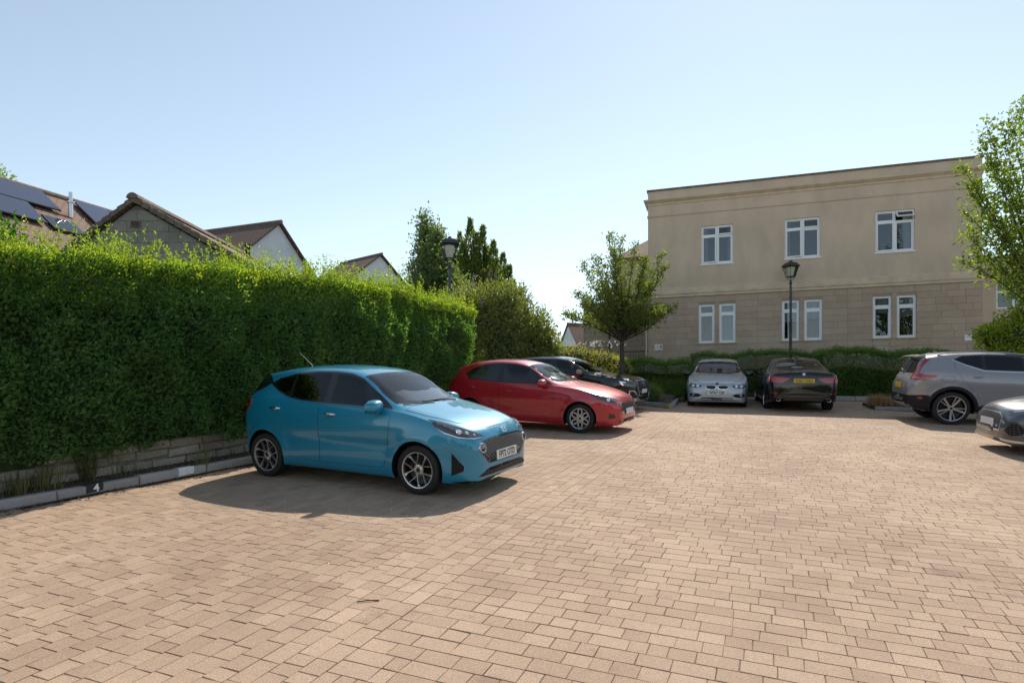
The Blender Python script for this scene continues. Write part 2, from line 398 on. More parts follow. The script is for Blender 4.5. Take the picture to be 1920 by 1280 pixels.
BL = Vector((5.61, 25.69)); BR = Vector((16.64, 22.02)); BU = (BR-BL).normalized(); BW_ = (BR-BL).length; BB = Vector((-BU.y, BU.x))  # BB: away from camera
building = empty('stone_building', (BL.x, BL.y, 2.0)); tag(building, 'two-storey flat-topped building with stucco upper floor and stone ground floor', 'building')
MBL = Matrix(((BU.x, BB.x, 0, 0), (BU.y, BB.y, 0, 0), (0, 0, 1, 0), (0, 0, 0, 1)))   # local: x along facade, y into building, z up (z=0 is world 2.0)
building.matrix_world = Matrix.Translation((BL.x, BL.y, 2.0)) @ MBL
Z = lambda z: z-2.0
DEP = 9.0
ztop, zcorn, zline, zstr = 10.42, 9.90, 9.33, 6.0
UW = [(2.11, 3.31), (5.20, 6.43), (8.29, 9.55)]; UZ = (7.23, 8.75)
GW = [(2.01, 2.62), (2.79, 3.41), (5.09, 5.71), (5.88, 6.51), (8.20, 8.82), (8.98, 9.605)]; GZ = (4.06, 5.62)
def wall_with_holes(mb, x0, x1, z0, z1, holes, y=0.0, reveal=.14, mi=0, mr=None):
    xs = sorted({x0, x1, *[h[0] for h in holes], *[h[1] for h in holes]}); zs_ = sorted({z0, z1, *[h[2] for h in holes], *[h[3] for h in holes]})
    for i in range(len(xs)-1):
        for j in range(len(zs_)-1):
            cx, cz = (xs[i]+xs[i+1])/2, (zs_[j]+zs_[j+1])/2
            if any(h[0] < cx < h[1] and h[2] < cz < h[3] for h in holes): continue
            mb.add([(xs[i], y, zs_[j]), (xs[i+1], y, zs_[j]), (xs[i+1], y, zs_[j+1]), (xs[i], y, zs_[j+1])], [(0, 1, 2, 3)], mi)
    for h in holes:
        a, b, c, d = h; r = y+reveal; k = mi if mr is None else mr
        mb.add([(a, y, c), (b, y, c), (b, y, d), (a, y, d), (a, r, c), (b, r, c), (b, r, d), (a, r, d)], [(0, 4, 5, 1), (1, 5, 6, 2), (2, 6, 7, 3), (3, 7, 4, 0)], k)
mb = MB()
wall_with_holes(mb, 0, BW_, Z(zstr+.05), Z(ztop-.06), [(a, b, Z(UZ[0]), Z(UZ[1])) for a, b in UW])
mb.add([(0, 0, Z(zstr)), (0, DEP, Z(zstr)), (0, DEP, Z(ztop-.06)), (0, 0, Z(ztop-.06))], [(0, 1, 2, 3)])
mb.add([(BW_, 0, Z(0)), (BW_, DEP, Z(0)), (BW_, DEP, Z(ztop-.06)), (BW_, 0, Z(ztop-.06))], [(3, 2, 1, 0)])
mb.add([(0, .3, Z(ztop-.1)), (BW_, .3, Z(ztop-.1)), (BW_, DEP, Z(ztop-.1)), (0, DEP, Z(ztop-.1))], [(0, 1, 2, 3)])
mb.build('upper_wall', m_stucco, building, recalc=False)
# parapet coping, cornice, frieze line, string course
def run(name, prof, m, x0=-.0, x1=None, ret=True):
    """moulding: profile (out, z) swept along the front with mitred return on the left end"""
    x1 = BW_ if x1 is None else x1; mb = MB(); n = len(prof)
    vs = [(x1+o, -o, z) for o, z in prof]+[(x0-o, -o, z) for o, z in prof]+[(x0-o, 1.2, z) for o, z in prof]
    fs = [(i, i+1, n+i+1, n+i) for i in range(n-1)]+[(n+i, n+i+1, 2*n+i+1, 2*n+i) for i in range(n-1)]
    mb.add(vs, fs); mb.add([(x1+o, 1.2, z) for o, z in prof]+[(x1+o, -o, z) for o, z in prof], [(i, i+1, n+i+1, n+i) for i in range(n-1)])
    return mb.build(name, m, building)
run('coping', [(-.25, Z(ztop-.05)), (.045, Z(ztop-.07)), (.045, Z(ztop)), (-.25, Z(ztop+.02))], m_coping)
run('cornice', [(0, Z(zcorn-.14)), (.03, Z(zcorn-.13)), (.035, Z(zcorn-.06)), (.10, Z(zcorn-.01)), (.16, Z(zcorn+.04)), (.165, Z(zcorn+.09)), (.03, Z(zcorn+.13)), (0, Z(zcorn+.13))], m_mould)
run('frieze_moulding', [(0, Z(zline-.05)), (.03, Z(zline-.03)), (.035, Z(zline+.02)), (0, Z(zline+.04))], m_stucco)
run('string_course', [(0, Z(zstr-.04)), (.05, Z(zstr-.03)), (.055, Z(zstr+.06)), (.085, Z(zstr+.08)), (.09, Z(zstr+.14)), (.05, Z(zstr+.16)), (.055, Z(zstr+.24)), (.025, Z(zstr+.26)), (.03, Z(zstr+.33)), (0, Z(zstr+.35))], m_mould)
# ground floor: joint backing + ashlar stones course by course
mb = MB(); zb0 = 2.2
holes = [(a, b, Z(GZ[0]), Z(GZ[1])) for a, b in GW]
wall_with_holes(mb, 0, BW_, Z(1.0), Z(zstr), holes, y=.012, reveal=.16)
mb.add([(0, 0.012, Z(1.0)), (0, DEP, Z(1.0)), (0, DEP, Z(zstr)), (0, 0.012, Z(zstr))], [(0, 1, 2, 3)])
gw = mb.build('ground_floor_wall', m_ajoint, building, recalc=False)
rs = random.Random(5); CH = .243; ncourse = int((zstr-.04-2.6)/CH)
zc = [zstr-.045-CH*(k+1) for k in range(ncourse)]
vjoints = [4.22, 7.37]
for k, z0 in enumerate(zc):
    z1 = z0+CH
    blocked = sorted([(a, b) for a, b in GW if z1 > GZ[0]+.01 and z0 < GZ[1]-.01])
    segs = []; x = 0.0
    for a, b in blocked: segs.append((x, a)); x = b
    segs.append((x, BW_)); s2 = []
    for a, b in segs:
        cut = [v_ for v_ in vjoints if a < v_ < b]; pts = [a]+cut+[b]
        for i in range(len(pts)-1): s2.append((pts[i], pts[i+1]))
    for a, b in s2:
        x = a
        while b-x > .02:
            l = min(rs.uniform(.42, .86), b-x)
            if b-x-l < .22: l = b-x
            zz0 = z0; zz1 = z1
            cx = x+l/2
            # courses that straddle a window head or sill are cut to it
            for (wa, wb) in GW:
                pass
            M = Matrix.Translation((cx, .012, Z(zz0)+.003))
            piece('ashlar_stone', gw, M, l-.007, .012+rs.uniform(.0, .0035), CH-.007, m_ashlar, ch=.003, jit=.001, r=rs)
            x += l
# windows
def casement(parent, x0, x1, z0, z1, y=.075, open_=0, hinge=0, fr=.05, curtain=None):
    """one glazed leaf: frame (bars) + pane"""
    w = x1-x0; h = z1-z0; mb = MB()
    for a, b in (((0, 0, 0), (fr, .05, h)), ((w-fr, 0, 0), (w, .05, h)), ((fr, 0.002, 0), (w-fr, .048, fr)), ((fr, 0.002, h-fr), (w-fr, .048, h))): mb.box(a, b)
    f = mb.build('casement', m_upvc, parent)
    if hinge == 0: f.matrix_local = Matrix.Translation((x0, y, z0)) @ Matrix.Rotation(-open_, 4, 'Z')
    elif hinge == 1: f.matrix_local = Matrix.Translation((x1, y, z0)) @ Matrix.Rotation(open_, 4, 'Z') @ Matrix.Translation((-w, 0, 0))
    else: f.matrix_local = Matrix.Translation((x0, y, z1)) @ Matrix.Rotation(-open_, 4, 'X') @ Matrix.Translation((0, 0, -h))
    g = MB(); g.box((fr-.004, .018, fr-.004), (w-fr+.004, .03, h-fr+.004)); g.build('pane', m_glass, f)
    return f
def window(x0, x1, z0, z1, kind, k):
    w = MB(); fr = .045; y0, y1 = .06, .13
    for a, b in (((x0, y0, z0), (x0+fr, y1, z1)), ((x1-fr, y0, z0), (x1, y1, z1)), ((x0+fr, y0+.002, z0), (x1-fr, y1-.002, z0+fr)), ((x0+fr, y0+.002, z1-fr), (x1-fr, y1-.002, z1))): w.box(a, b)
    if kind == 'u':
        xm = (x0+x1)/2; w.box((xm-.03, y0+.001, z0+fr), (xm+.03, y1-.003, z1-fr))
        zt = z1-.40; w.box((x0+fr, y0+.003, zt-.025), (xm-.03, y1-.004, zt+.025)); w.box((xm+.03, y0+.003, zt-.025), (x1-fr, y1-.004, zt+.025))
    else:
        zt = z1-.40; w.box((x0+fr, y0+.003, zt-.025), (x1-fr, y1-.004, zt+.025))
    win = w.build('window', m_upvc, building)
    d = MB(); d.box((x0+.01, .5, z0+.01), (x1-.01, .52, z1-.01)); d.build('dark_interior', m_dark, win)
    s = MB(); s.box((x0-.04, -.035, z0-.05), (x1+.04, .06, z0-.003)); s.build('sill', m_upvc if kind == 'u' else m_sill, win)
    if kind == 'u':
        casement(win, x0+fr, xm-.03, z0+fr, zt-.025, y=.052, open_=math.radians(9 if k < 2 else 2), hinge=0, fr=.045)
        casement(win, xm+.03, x1-fr, z0+fr, zt-.025, y=.075, fr=.045)
        casement(win, x0+fr, xm-.03, zt+.025, z1-fr, y=.075, fr=.035)
        casement(win, xm+.03, x1-fr, zt+.025, z1-fr, y=.045, open_=math.radians((7, 5, 48)[k]), hinge=2, fr=.04)
        # curtains inside
        for cx0, cx1 in (((x0+.05, x0+.24), (x1-.2, x1-.05)) if k == 0 else ((x0+.05, x0+.2),) if k == 1 else ((x1-.34, x1-.06),)):
            c = MB(); n = 10
            vs = []
            for i in range(n+1):
                xx = cx0+(cx1-cx0)*i/n; yy = .2+.018*math.sin(i*2.1)
                vs += [(xx, yy, z0+.05), (xx, yy, z1-.05)]
            c.add(vs, [(2*i, 2*i+2, 2*i+3, 2*i+1) for i in range(n)]); c.build('curtain', m_curtain, win)
    else:
        casement(win, x0+fr, x1-fr, z0+fr, zt-.025, y=.055, fr=.05, open_=0)
        casement(win, x0+fr, x1-fr, zt+.025, z1-fr, y=.06, fr=.042)
        if k:
            b = MB(); b.box((x0+.05, .2, z0+(.08, .08, .75, .85, .95, .8)[k]), (x1-.05, .205, z1-.05)); b.build('blind', m_curtain, win)
    return win
for k, (a, b) in enumerate(UW): window(a, b, Z(UZ[0]), Z(UZ[1]), 'u', k)
for k, (a, b) in enumerate(GW): window(a, b, Z(GZ[0]), Z(GZ[1]), 'g', k)
# clear glass so that curtains show: window panes use a real transparent glass
def glass_mat(name, tint=(.75, .8, .82), ior=1.6):
    m, nt, p = nodes(name); L = nt.links
    fz = N(nt, 'ShaderNodeFresnel', IOR=ior); tr = N(nt, 'ShaderNodeBsdfTransparent'); tr.inputs[0].default_value = (*tint, 1)
    gl = N(nt, 'ShaderNodeBsdfGlossy', Roughness=.015); ms = N(nt, 'ShaderNodeMixShader')
    mp = N(nt, 'ShaderNodeMath', operation='MULTIPLY_ADD'); L.new(fz.outputs[0], mp.inputs[0]); mp.inputs[1].default_value = 1.1; mp.inputs[2].default_value = .015; mp.use_clamp = True
    L.new(mp.outputs[0], ms.inputs[0]); L.new(tr.outputs[0], ms.inputs[1]); L.new(gl.outputs[0], ms.inputs[2]); L.new(ms.outputs[0], nt.nodes['Material Output'].inputs[0])
    return m
m_clear = glass_mat('clear_glass')
for o in bpy.data.objects:
    if o.name.startswith('pane'): o.data.materials.clear(); o.data.materials.append(m_clear)
# signs on the wall
def wall_sign(u0, u1, z0, z1, label, words):
    r = empty('direction_sign', (0, 0, 0)); r.matrix_world = building.matrix_world @ Matrix.Translation(((u0+u1)/2, -.004, Z((z0+z1)/2)))
    tag(r, label, 'sign', 'arrow signs on the building')
    w, h = (u1-u0)/2, (z1-z0)/2
    p = MB(); p.box((-w, -.018, -h), (w, 0, h)); p.build('sign_plate', m_sign, r)
    a = MB(); ax = w*.62; a.prism([(-.018, -h*.62), (.018, -h*.62), (.018, h*.1), (.05, h*.1), (0, h*.72), (-.05, h*.1), (-.018, h*.1)], 0, .003, M=Matrix.Translation((ax, -.0185, 0)) @ Matrix.Rotation(math.pi/2, 4, 'X'))
    a.build('arrow', m_ink, r)
    t = MB()
    for row in range(words):
        for i in range(3): t.box((-w*.8+i*w*.36, -.0205, h*(.32-.55*row)-.012), (-w*.8+i*w*.36+w*.26, -.0185, h*(.32-.55*row)+.012))
    t.build('lettering', mat('sign_grey_ink', (.3, .31, .33), .6), r)
def facade_u(px): 
    r = (px-960)/F; return ((BL.x-r*BL.y)/(r*BU.y-BU.x))
def facade_z(px, py):
    u = facade_u(px); return H+(HZ-py)/F*(BL.y+BU.y*u)
wall_sign(facade_u(1227.5), facade_u(1242), facade_z(1235, 656), facade_z(1235, 645.5), 'small white arrow sign on the stone wall left of the silver car', 2)
wall_sign(facade_u(1808), facade_u(1827), facade_z(1818, 638.5), facade_z(1818, 627.5), 'small white arrow sign on the stone wall above the grey SUV', 1)
# rainwater pipe at the left corner
p = MB(); p.tube([(-.06, -.06, Z(1.5)), (-.06, -.06, Z(zstr-.1))], .035, 10); 
for zz in (3.2, 4.6, 5.7): p.tube([(-.06, -.06, Z(zz)), (-.06, -.06, Z(zz+.06))], .045, 10)
p.build('rainwater_pipe', m_mould, building, smooth=40)

# ---- left wing, set back, and right wing
m_wingstone = mat('wing_stone', (.36, .29, .22), .92, var=.2, scale=1.5, bump=.3, bscale=30)
def brickwork(m, scale, bw=.5, rh=.25, depth=.6, mort=.012, rot=(math.pi/2, 0, 0)):
    nt = m.node_tree; L = nt.links; p = nt.nodes['Principled BSDF']
    tc = N(nt, 'ShaderNodeTexCoord'); bk = N(nt, 'ShaderNodeTexBrick'); bk.inputs['Scale'].default_value = scale
    bk.inputs['Brick Width'].default_value = bw; bk.inputs['Row Height'].default_value = rh; bk.inputs['Mortar Size'].default_value = mort
    c = p.inputs['Base Color'].default_value
    bk.inputs['Color1'].default_value = (c[0]*1.1, c[1]*1.1, c[2]*1.1, 1); bk.inputs['Color2'].default_value = (c[0]*.85, c[1]*.85, c[2]*.85, 1); bk.inputs['Mortar'].default_value = (c[0]*.55, c[1]*.55, c[2]*.55, 1)
    mp = N(nt, 'ShaderNodeMapping'); mp.inputs['Rotation'].default_value = rot; L.new(tc.outputs['Object'], mp.inputs[0])
    L.new(mp.outputs[0], bk.inputs['Vector']); L.new(bk.outputs['Color'], p.inputs['Base Color'])
    b = N(nt, 'ShaderNodeBump', Strength=depth, Distance=.02); L.new(bk.outputs['Fac'], b.inputs['Height']); b.invert = True; L.new(b.outputs[0], p.inputs['Normal'])
    return m
m_wing = brickwork(mat('wing_ashlar', (.43, .34, .255), .92), 1.0, .62, .235, .3, .008)
m_tile = brickwork(mat('roof_tile', (.17, .085, .06), .85), 1.0, .2, .14, .8, .012, rot=(0, 0, 0))
m_cream = mat('cream_render', (.62, .54, .40), .9, var=.1, scale=2)
wing = empty('rear_wing', (0, 0, 0)); wing.matrix_world = building.matrix_world @ Matrix.Translation((0, 3.6, 0))
tag(wing, 'set-back stone wing behind the small tree, left of the main facade', 'building')
def u_at(px, back):   # position along facade direction of the pixel column on a plane set back by `back`
    o = BL+BB*back; r = (px-960)/F; return (o.x-r*o.y)/(r*BU.y-BU.x)
ul = u_at(1094, 3.6); ur = .6
mb = MB(); mb.box((ul, 0, Z(.8)), (ur, 5, Z(6.35))); mb.build('stone_wall', m_wing, wing)
um = u_at(1160, 3.6)
mb = MB(); mb.box((um, .05, Z(6.35)), (ur, 5, Z(8.55))); mb.build('upper_wall', m_cream, wing)
mb = MB(); zr = 8.5
mb.add([(um-.25, -.25, Z(zr)), (ur, -.25, Z(zr)), (ur, 2.6, Z(zr+1.7)), (um+1.6, 2.6, Z(zr+1.7)), (um-.25, 5.2, Z(zr)), (ur, 5.2, Z(zr))], [(0, 1, 2, 3), (0, 3, 4), (4, 3, 2, 5)])
mb.add([(um-.25, -.25, Z(zr-.12)), (ur, -.25, Z(zr-.12)), (ur, -.25, Z(zr-.002)), (um-.25, -.25, Z(zr-.002))], [(0, 1, 2, 3)])
mb.build('roof', m_tile, wing)
mb = MB(); mb.box((ul-.05, -.06, Z(6.351)), (um-.002, 5.05, Z(6.47))); mb.build('parapet_cap', m_coping, wing)
mb = MB(); up_ = u_at(1142, 3.4); mb.tube([(up_, -.08, Z(1.0)), (up_, -.08, Z(6.3))], .04, 8); mb.build('rainwater_pipe', m_black, wing)

rwing = empty('side_wing', (0, 0, 0)); rwing.matrix_world = building.matrix_world @ Matrix.Translation((BW_, 4.0, 0))
tag(rwing, 'lower beige wing behind the tree at the right edge', 'building')
mb = MB(); hx = (u_at(1868, 4.0)-BW_, u_at(1935, 4.0)-BW_)
zw = lambda px, py: H+(HZ-py)/F*((BL+BB*4.0).y+BU.y*u_at(px, 4.0))
wz = (zw(1890, 578), zw(1890, 527)); zt_ = zw(1850, 487)
wall_with_holes(mb, .0, 9, Z(.5), Z(zt_), [(hx[0], hx[1], Z(wz[0]), Z(wz[1]))], reveal=.12)
mb.add([(0, 0, Z(zt_)), (9, 0, Z(zt_)), (9, 5, Z(zt_)), (0, 5, Z(zt_))], [(0, 1, 2, 3)])
mb.build('beige_wall', m_stucco, rwing, recalc=False)
mb = MB(); mb.box((0, -.05, Z(zt_)+.002), (9.1, .3, Z(zt_+.1))); mb.build('coping', m_coping, rwing)
w = MB(); a, b = hx; z0, z1 = Z(wz[0]), Z(wz[1]); y0, y1 = .05, .11
for q in ((a, a+.06), (b-.06, b), ((a+b)/2-.04, (a+b)/2+.04)): w.box((q[0], y0, z0), (q[1], y1, z1))
for q in ((z0, z0+.06), (z1-.06, z1), (z1-.45, z1-.38)): w.box((a+.001, y0+.003, q[0]), (b-.001, y1-.003, q[1]))
ww = w.build('window', m_upvc, rwing)
g = MB(); g.box((a+.03, .075, z0+.03), (b-.03, .085, z1-.03)); g.build('pane', m_clear, ww)
g = MB(); g.box((a, .4, z0), (b, .42, z1)); g.build('dark_interior', m_dark, ww)

# ---- railings in front of the wing
rail = empty('railing', (0, 0, 0)); rail.matrix_world = building.matrix_world @ Matrix.Translation((0, 1.6, 0))
tag(rail, 'black iron railing between the small tree and the stone building', 'railing')
ra, rb_ = u_at(1112, 1.6), -.05
rz0 = zw(1170, 690)-.2; rz1 = H+(HZ-655)/F*27.3
mb = MB(); mb.box((ra, -.02, Z(rz1-.10)), (rb_, .02, Z(rz1-.07))); mb.build('top_rail', m_black, rail)
mb = MB(); mb.box((ra, -.02, Z(rz1-1.05)), (rb_, .02, Z(rz1-1.02))); mb.build('bottom_rail', m_black, rail)
bar = None; x = ra+.06
while x < rb_:
    if bar is None:
        q = MB(); q.tube([(0, 0, -1.1), (0, 0, -.02), (0, 0, .0)], [.009, .009, .002], 6); bar = q.build('bar', m_black, rail); bar.location = (x, -.0, Z(rz1))
    else:
        o = bar.copy(); COL.objects.link(o); o.parent = rail; o.location = (x, 0, Z(rz1))
    x += .115

# ================================================================== LAMP POSTS
m_lampglass = glass_mat('lamp_glass', (.92, .93, .9), 1.3)
m_opal = mat('opal_diffuser', (.85, .84, .80), .6)
m_lampgreen = mat('lamp_cast_iron', (.012, .017, .018), .4, coat=.3)
def lamp_post(base, top_z, label, rot):
    r = empty('lamp_post', base, (0, 0, rot)); tag(r, label, 'street lamp', 'black lantern lamp posts'); h = top_z-base[2]
    p = MB(); hp = h-.78
    p.lathe([(.095, 0), (.095, .55), (.085, .6), (.06, .66), (.055, .72), (.052, hp*.62), (.06, hp*.62+.03), (.06, hp*.62+.07), (.045, hp*.62+.11), (.04, hp-.12), (.058, hp-.1), (.058, hp-.06), (.04, hp-.03), (.035, hp+.04), (0, hp+.04)], 14)
    p.build('post', m_lampgreen, r, smooth=40)
    c = MB()                                             # cradle: four arms under the lantern
    for k in range(4):
        q = math.pi/4+k*math.pi/2; dx, dy = math.cos(q), math.sin(q)
        c.tube([(dx*.02, dy*.02, hp+.02), (dx*.09, dy*.09, hp+.07), (dx*.14, dy*.14, hp+.17)], .011, 6)
    c.build('cradle', m_lampgreen, r, smooth=40)
    z0, z1 = hp+.16, hp+.53; w0, w1 = .115, .20           # tapered glazed box
    f = MB()
    for sx, sy in ((1, 1), (1, -1), (-1, -1), (-1, 1)): f.tube([(sx*w0, sy*w0, z0), (sx*w1, sy*w1, z1)], .012, 4)
    for w, z in ((w0, z0), (w1, z1)):
        for k in range(4):
            a = (((1, 1), (1, -1), (-1, -1), (-1, 1))[k]); b = ((1, 1), (1, -1), (-1, -1), (-1, 1))[(k+1) % 4]
            f.tube([(a[0]*w, a[1]*w, z), (b[0]*w, b[1]*w, z)], .013, 4)
    f.build('lantern_frame', m_lampgreen, r)
    for k in range(4):
        a = ((1, 1), (1, -1), (-1, -1), (-1, 1))[k]; b = ((1, 1), (1, -1), (-1, -1), (-1, 1))[(k+1) % 4]; s = .97
        g = MB(); vs = [(a[0]*w0*s, a[1]*w0*s, z0), (b[0]*w0*s, b[1]*w0*s, z0), (b[0]*w1*s, b[1]*w1*s, z1), (a[0]*w1*s, a[1]*w1*s, z1)]
        nrm = Vector(((a[0]+b[0])/2, (a[1]+b[1])/2, 0)).normalized()*.004
        g.add(vs+[Vector(v_)-nrm for v_ in vs], [(0, 1, 2, 3), (7, 6, 5, 4), (0, 4, 5, 1), (1, 5, 6, 2), (2, 6, 7, 3), (3, 7, 4, 0)])
        g.build('lantern_pane', m_lampglass, r)
    d = MB(); d.lathe([(0, z0+.01), (.085, z0+.012), (.095, z0+.05), (.145, z0+.33), (.15, z0+.35), (0, z0+.355)], 14); d.build('diffuser', m_opal, r, smooth=40)
    t = MB(); zr = z1+.012
    for w, za in ((.245, zr), (.235, zr+.022), (.15, zr+.135), (.13, zr+.15), (.06, zr+.165), (.05, zr+.2), (.02, zr+.235)):
        t.v += [(-w, -w, za), (w, -w, za), (w, w, za), (-w, w, za)]
    for i in range(6):
        for k in range(4): t.f.append((i*4+k, i*4+(k+1) % 4, i*4+4+(k+1) % 4, i*4+4+k)); t.m.append(0)
    t.f += [(3, 2, 1, 0), (24, 25, 26, 27)]; t.m += [0, 0]
    t.build('lantern_roof', m_lampgreen, r)
p = at(1482.5, 488, 23.3); lamp_post((p.x, p.y, S*p.y+.1), p.z, 'black lantern lamp post behind the parked cars in front of the building', math.radians(20))
p = at(843, 443, 17.2); lamp_post((p.x, p.y, S*p.y-.1), p.z, 'black lantern lamp post rising out of the tall hedge', math.radians(12))

# ================================================================== HOUSES ON THE LEFT
m_block = block_mat('concrete_block', (.25, .235, .205), (.31, .29, .25), grain=.2, gscale=25, bump=.6, big=1.5, bigcol=(.72, .72, .72))
m_blockjoint = mat('block_joint', (.15, .14, .125), .95)
m_brown_tile = brickwork(mat('brown_roof_tile', (.125, .075, .055), .85), 1.0, .22, .16, .9, .014, rot=(0, 0, math.pi/2))
m_red_tile = brickwork(mat('pinkish_roof_tile', (.27, .165, .125), .9), 1.0, .24, .17, .9, .016, rot=(0, 0, math.pi/2))
m_pink_tile = brickwork(mat('pink_roof_tile', (.25, .155, .12), .9), 1.0, .21, .15, 1.0, .02, rot=(0, 0, 0))
m_tile_edge = mat('tile_edge', (.16, .125, .10), .9, var=.4, scale=9, bump=.5)
m_pv = mat('solar_glass', (.035, .04, .075), .12, ior=1.6, metal=.0); m_pvframe = mat('solar_frame', (.05, .05, .055), .4, metal=.6)
m_whiterender = mat('white_render', (.68, .70, .72), .9, var=.08, scale=2)
m_flue = mat('steel_flue', (.6, .6, .6), .3, metal=.9)
# block gable (garage): plane nearly facing the camera
GD = 13.5
gar = empty('block_garage', at(258, 755, GD)-Vector((0, 0, .6))); tag(gar, 'grey concrete block garage gable with tiled verge behind the hedge', 'garage')
g0 = gar.location.copy(); dirg = Vector((1, -.025, 0)).normalized(); backg = Vector((.025, 1, 0)).normalized()
Mg = Matrix(((dirg.x, backg.x, 0, g0.x), (dirg.y, backg.y, 0, g0.y), (0, 0, 1, g0.z), (0, 0, 0, 1))); gar.matrix_world = Mg
def gl_(px, py):    # pixel -> garage-plane coordinates (x along, z up)
    d = Vector(((px-960)/F, 1, (HZ-py)/F)); o = Vector((0, 0, H)); t = (g0-o).dot(backg)/d.dot(backg); q = o+d*t-g0; return q.dot(dirg), q.z
ax, az = gl_(256, 384); lx, lz = gl_(96, 503); rx, rz = gl_(470, 507)
mb = MB(); mb.prism([(lx, -1.5), (rx, -1.5), (rx, rz), (ax, az), (lx, lz)], 0, -.3, M=Matrix.Rotation(math.pi/2, 4, 'X'))
core = mb.build('gable_wall', m_blockjoint, gar)
rg = random.Random(9); ch = .235
sl_l = (az-lz)/(ax-lx); sl_r = (az-rz)/(rx-ax)
for k in range(9):
    zt1 = az-.12-k*ch; zb1 = zt1-ch
    xl = ax-(az-.02-zt1)/sl_l; xr = ax+(az-.02-zt1)/sl_r; xlb = ax-(az-.02-zb1)/sl_l; xrb = ax+(az-.02-zb1)/sl_r
    if k == 0: pass
    x = xlb+ (0 if k % 2 else .1); cuts = [xlb]
    xx = math.floor(xlb/.46)*.46+(.23 if k % 2 else 0)
    while xx < xrb:
        if xx > xlb+.1: cuts.append(xx)
        xx += .46
    if xrb-cuts[-1] < .1: cuts.pop()
    cuts.append(xrb)
    for i in range(len(cuts)-1):
        a, b = cuts[i]+.004, cuts[i+1]-.004
        poly = [(a, zb1+.004), (b, zb1+.004)]
        # clip the top corners by the roof slopes
        def ztop_at(x_): return min(zt1-.004, az-.02-(ax-x_)*sl_l if x_ < ax else az-.02-(x_-ax)*sl_r)
        tb, ta = ztop_at(b), ztop_at(a)
        if tb < zb1+.02 and ta < zb1+.02: continue
        tp = [(b, max(tb, zb1+.005))]
        xc = ax-(az-.02-(zt1-.004))/sl_l
        xd = ax+(az-.02-(zt1-.004))/sl_r
        if a < xd < b: tp.append((xd, zt1-.004))
        if a < ax < b and zt1 > az-.03: tp.append((ax, az-.02))
        if a < xc < b: tp.append((xc, zt1-.004))
        tp.append((a, max(ta, zb1+.005)))
        q = MB(); q.prism(poly+tp, 0, .012+rg.uniform(0, .004), M=Matrix.Rotation(math.pi/2, 4, 'X'))
        o = q.build('concrete_block', m_block, core); set_rnd(o.data, [rg.random()]*len(o.data.vertices))
# vent brick
vx, vz = gl_(255, 421); q = MB(); q.box((vx-.11, -.03, vz-.075), (vx+.11, -.013, vz+.075)); vent = q.build('vent', mat('terracotta', (.21, .15, .11), .9, var=.3), gar)
for i in range(5):
    q = MB(); q.box((vx-.09, -.034, vz-.055+i*.026), (vx+.09, -.0305, vz-.043+i*.026)); q.build('vent_slot', m_dark, vent)
# verge tiles and roof planes
roofm = MB(); RL = 7.0
nv = (ax, az+.0)
for (ex, ez, s_) in ((lx-.25, lz-.25*sl_l, -1), (rx+.9, rz-.9*sl_r, 1)):
    roofm.add([(ax, -.10, az+.13), (ex, -.10, ez+.13), (ex, RL, ez+.13), (ax, RL, az+.13)], [(0, 1, 2, 3)])
    roofm.add([(ax, -.10, az+.03), (ex, -.10, ez+.03), (ex, RL, ez+.03), (ax, RL, az+.03)], [(3, 2, 1, 0)])
rf = roofm.build('roof', m_red_tile, gar, recalc=False)
for (ex, ez, n) in ((lx-.25, lz-.25*sl_l, 13), (rx+.9, rz-.9*sl_r, 19)):
    for i in range(n):
        t0, t1 = i/n, (i+1.12)/n
        a = Vector((ax+(ex-ax)*t0, 0, az+(ez-az)*t0)); b = Vector((ax+(ex-ax)*t1, 0, az+(ez-az)*t1)); q = MB()
        q.add([(a.x, -.13, a.z+.02), (b.x, -.13, b.z+.045), (b.x, .2, b.z+.045), (a.x, .2, a.z+.02), (a.x, -.13, a.z+.135), (b.x, -.13, b.z+.17), (b.x, .2, b.z+.17), (a.x, .2, a.z+.135)],
              [(0, 3, 2, 1), (4, 5, 6, 7), (0, 1, 5, 4), (1, 2, 6, 5), (2, 3, 7, 6), (3, 0, 4, 7)])
        q.build('verge_tile', m_tile_edge, rf)
for i in range(12):
    q = MB(); pr = [(.13*math.cos(t), .12*math.sin(t)) for t in [math.pi*j/8 for j in range(9)]]
    q.prism(pr, 0, .56, M=Matrix.Translation((ax, -.16+i*.55, az+.10)) @ Matrix.Rotation(-math.pi/2, 4, 'X') @ Matrix.Scale(-1, 4, (0, 1, 0)))
    q.build('ridge_tile', m_tile_edge, rf, smooth=40)
q = MB(); q.tube([(ax+1.9, 1.2, az-.9), (ax+1.9, 1.2, az-.62)], .05, 10); q.tube([(ax+1.9, 1.2, az-.62), (ax+1.9, 1.2, az-.57)], .075, 10); q.build('vent_pipe', m_dark, rf)

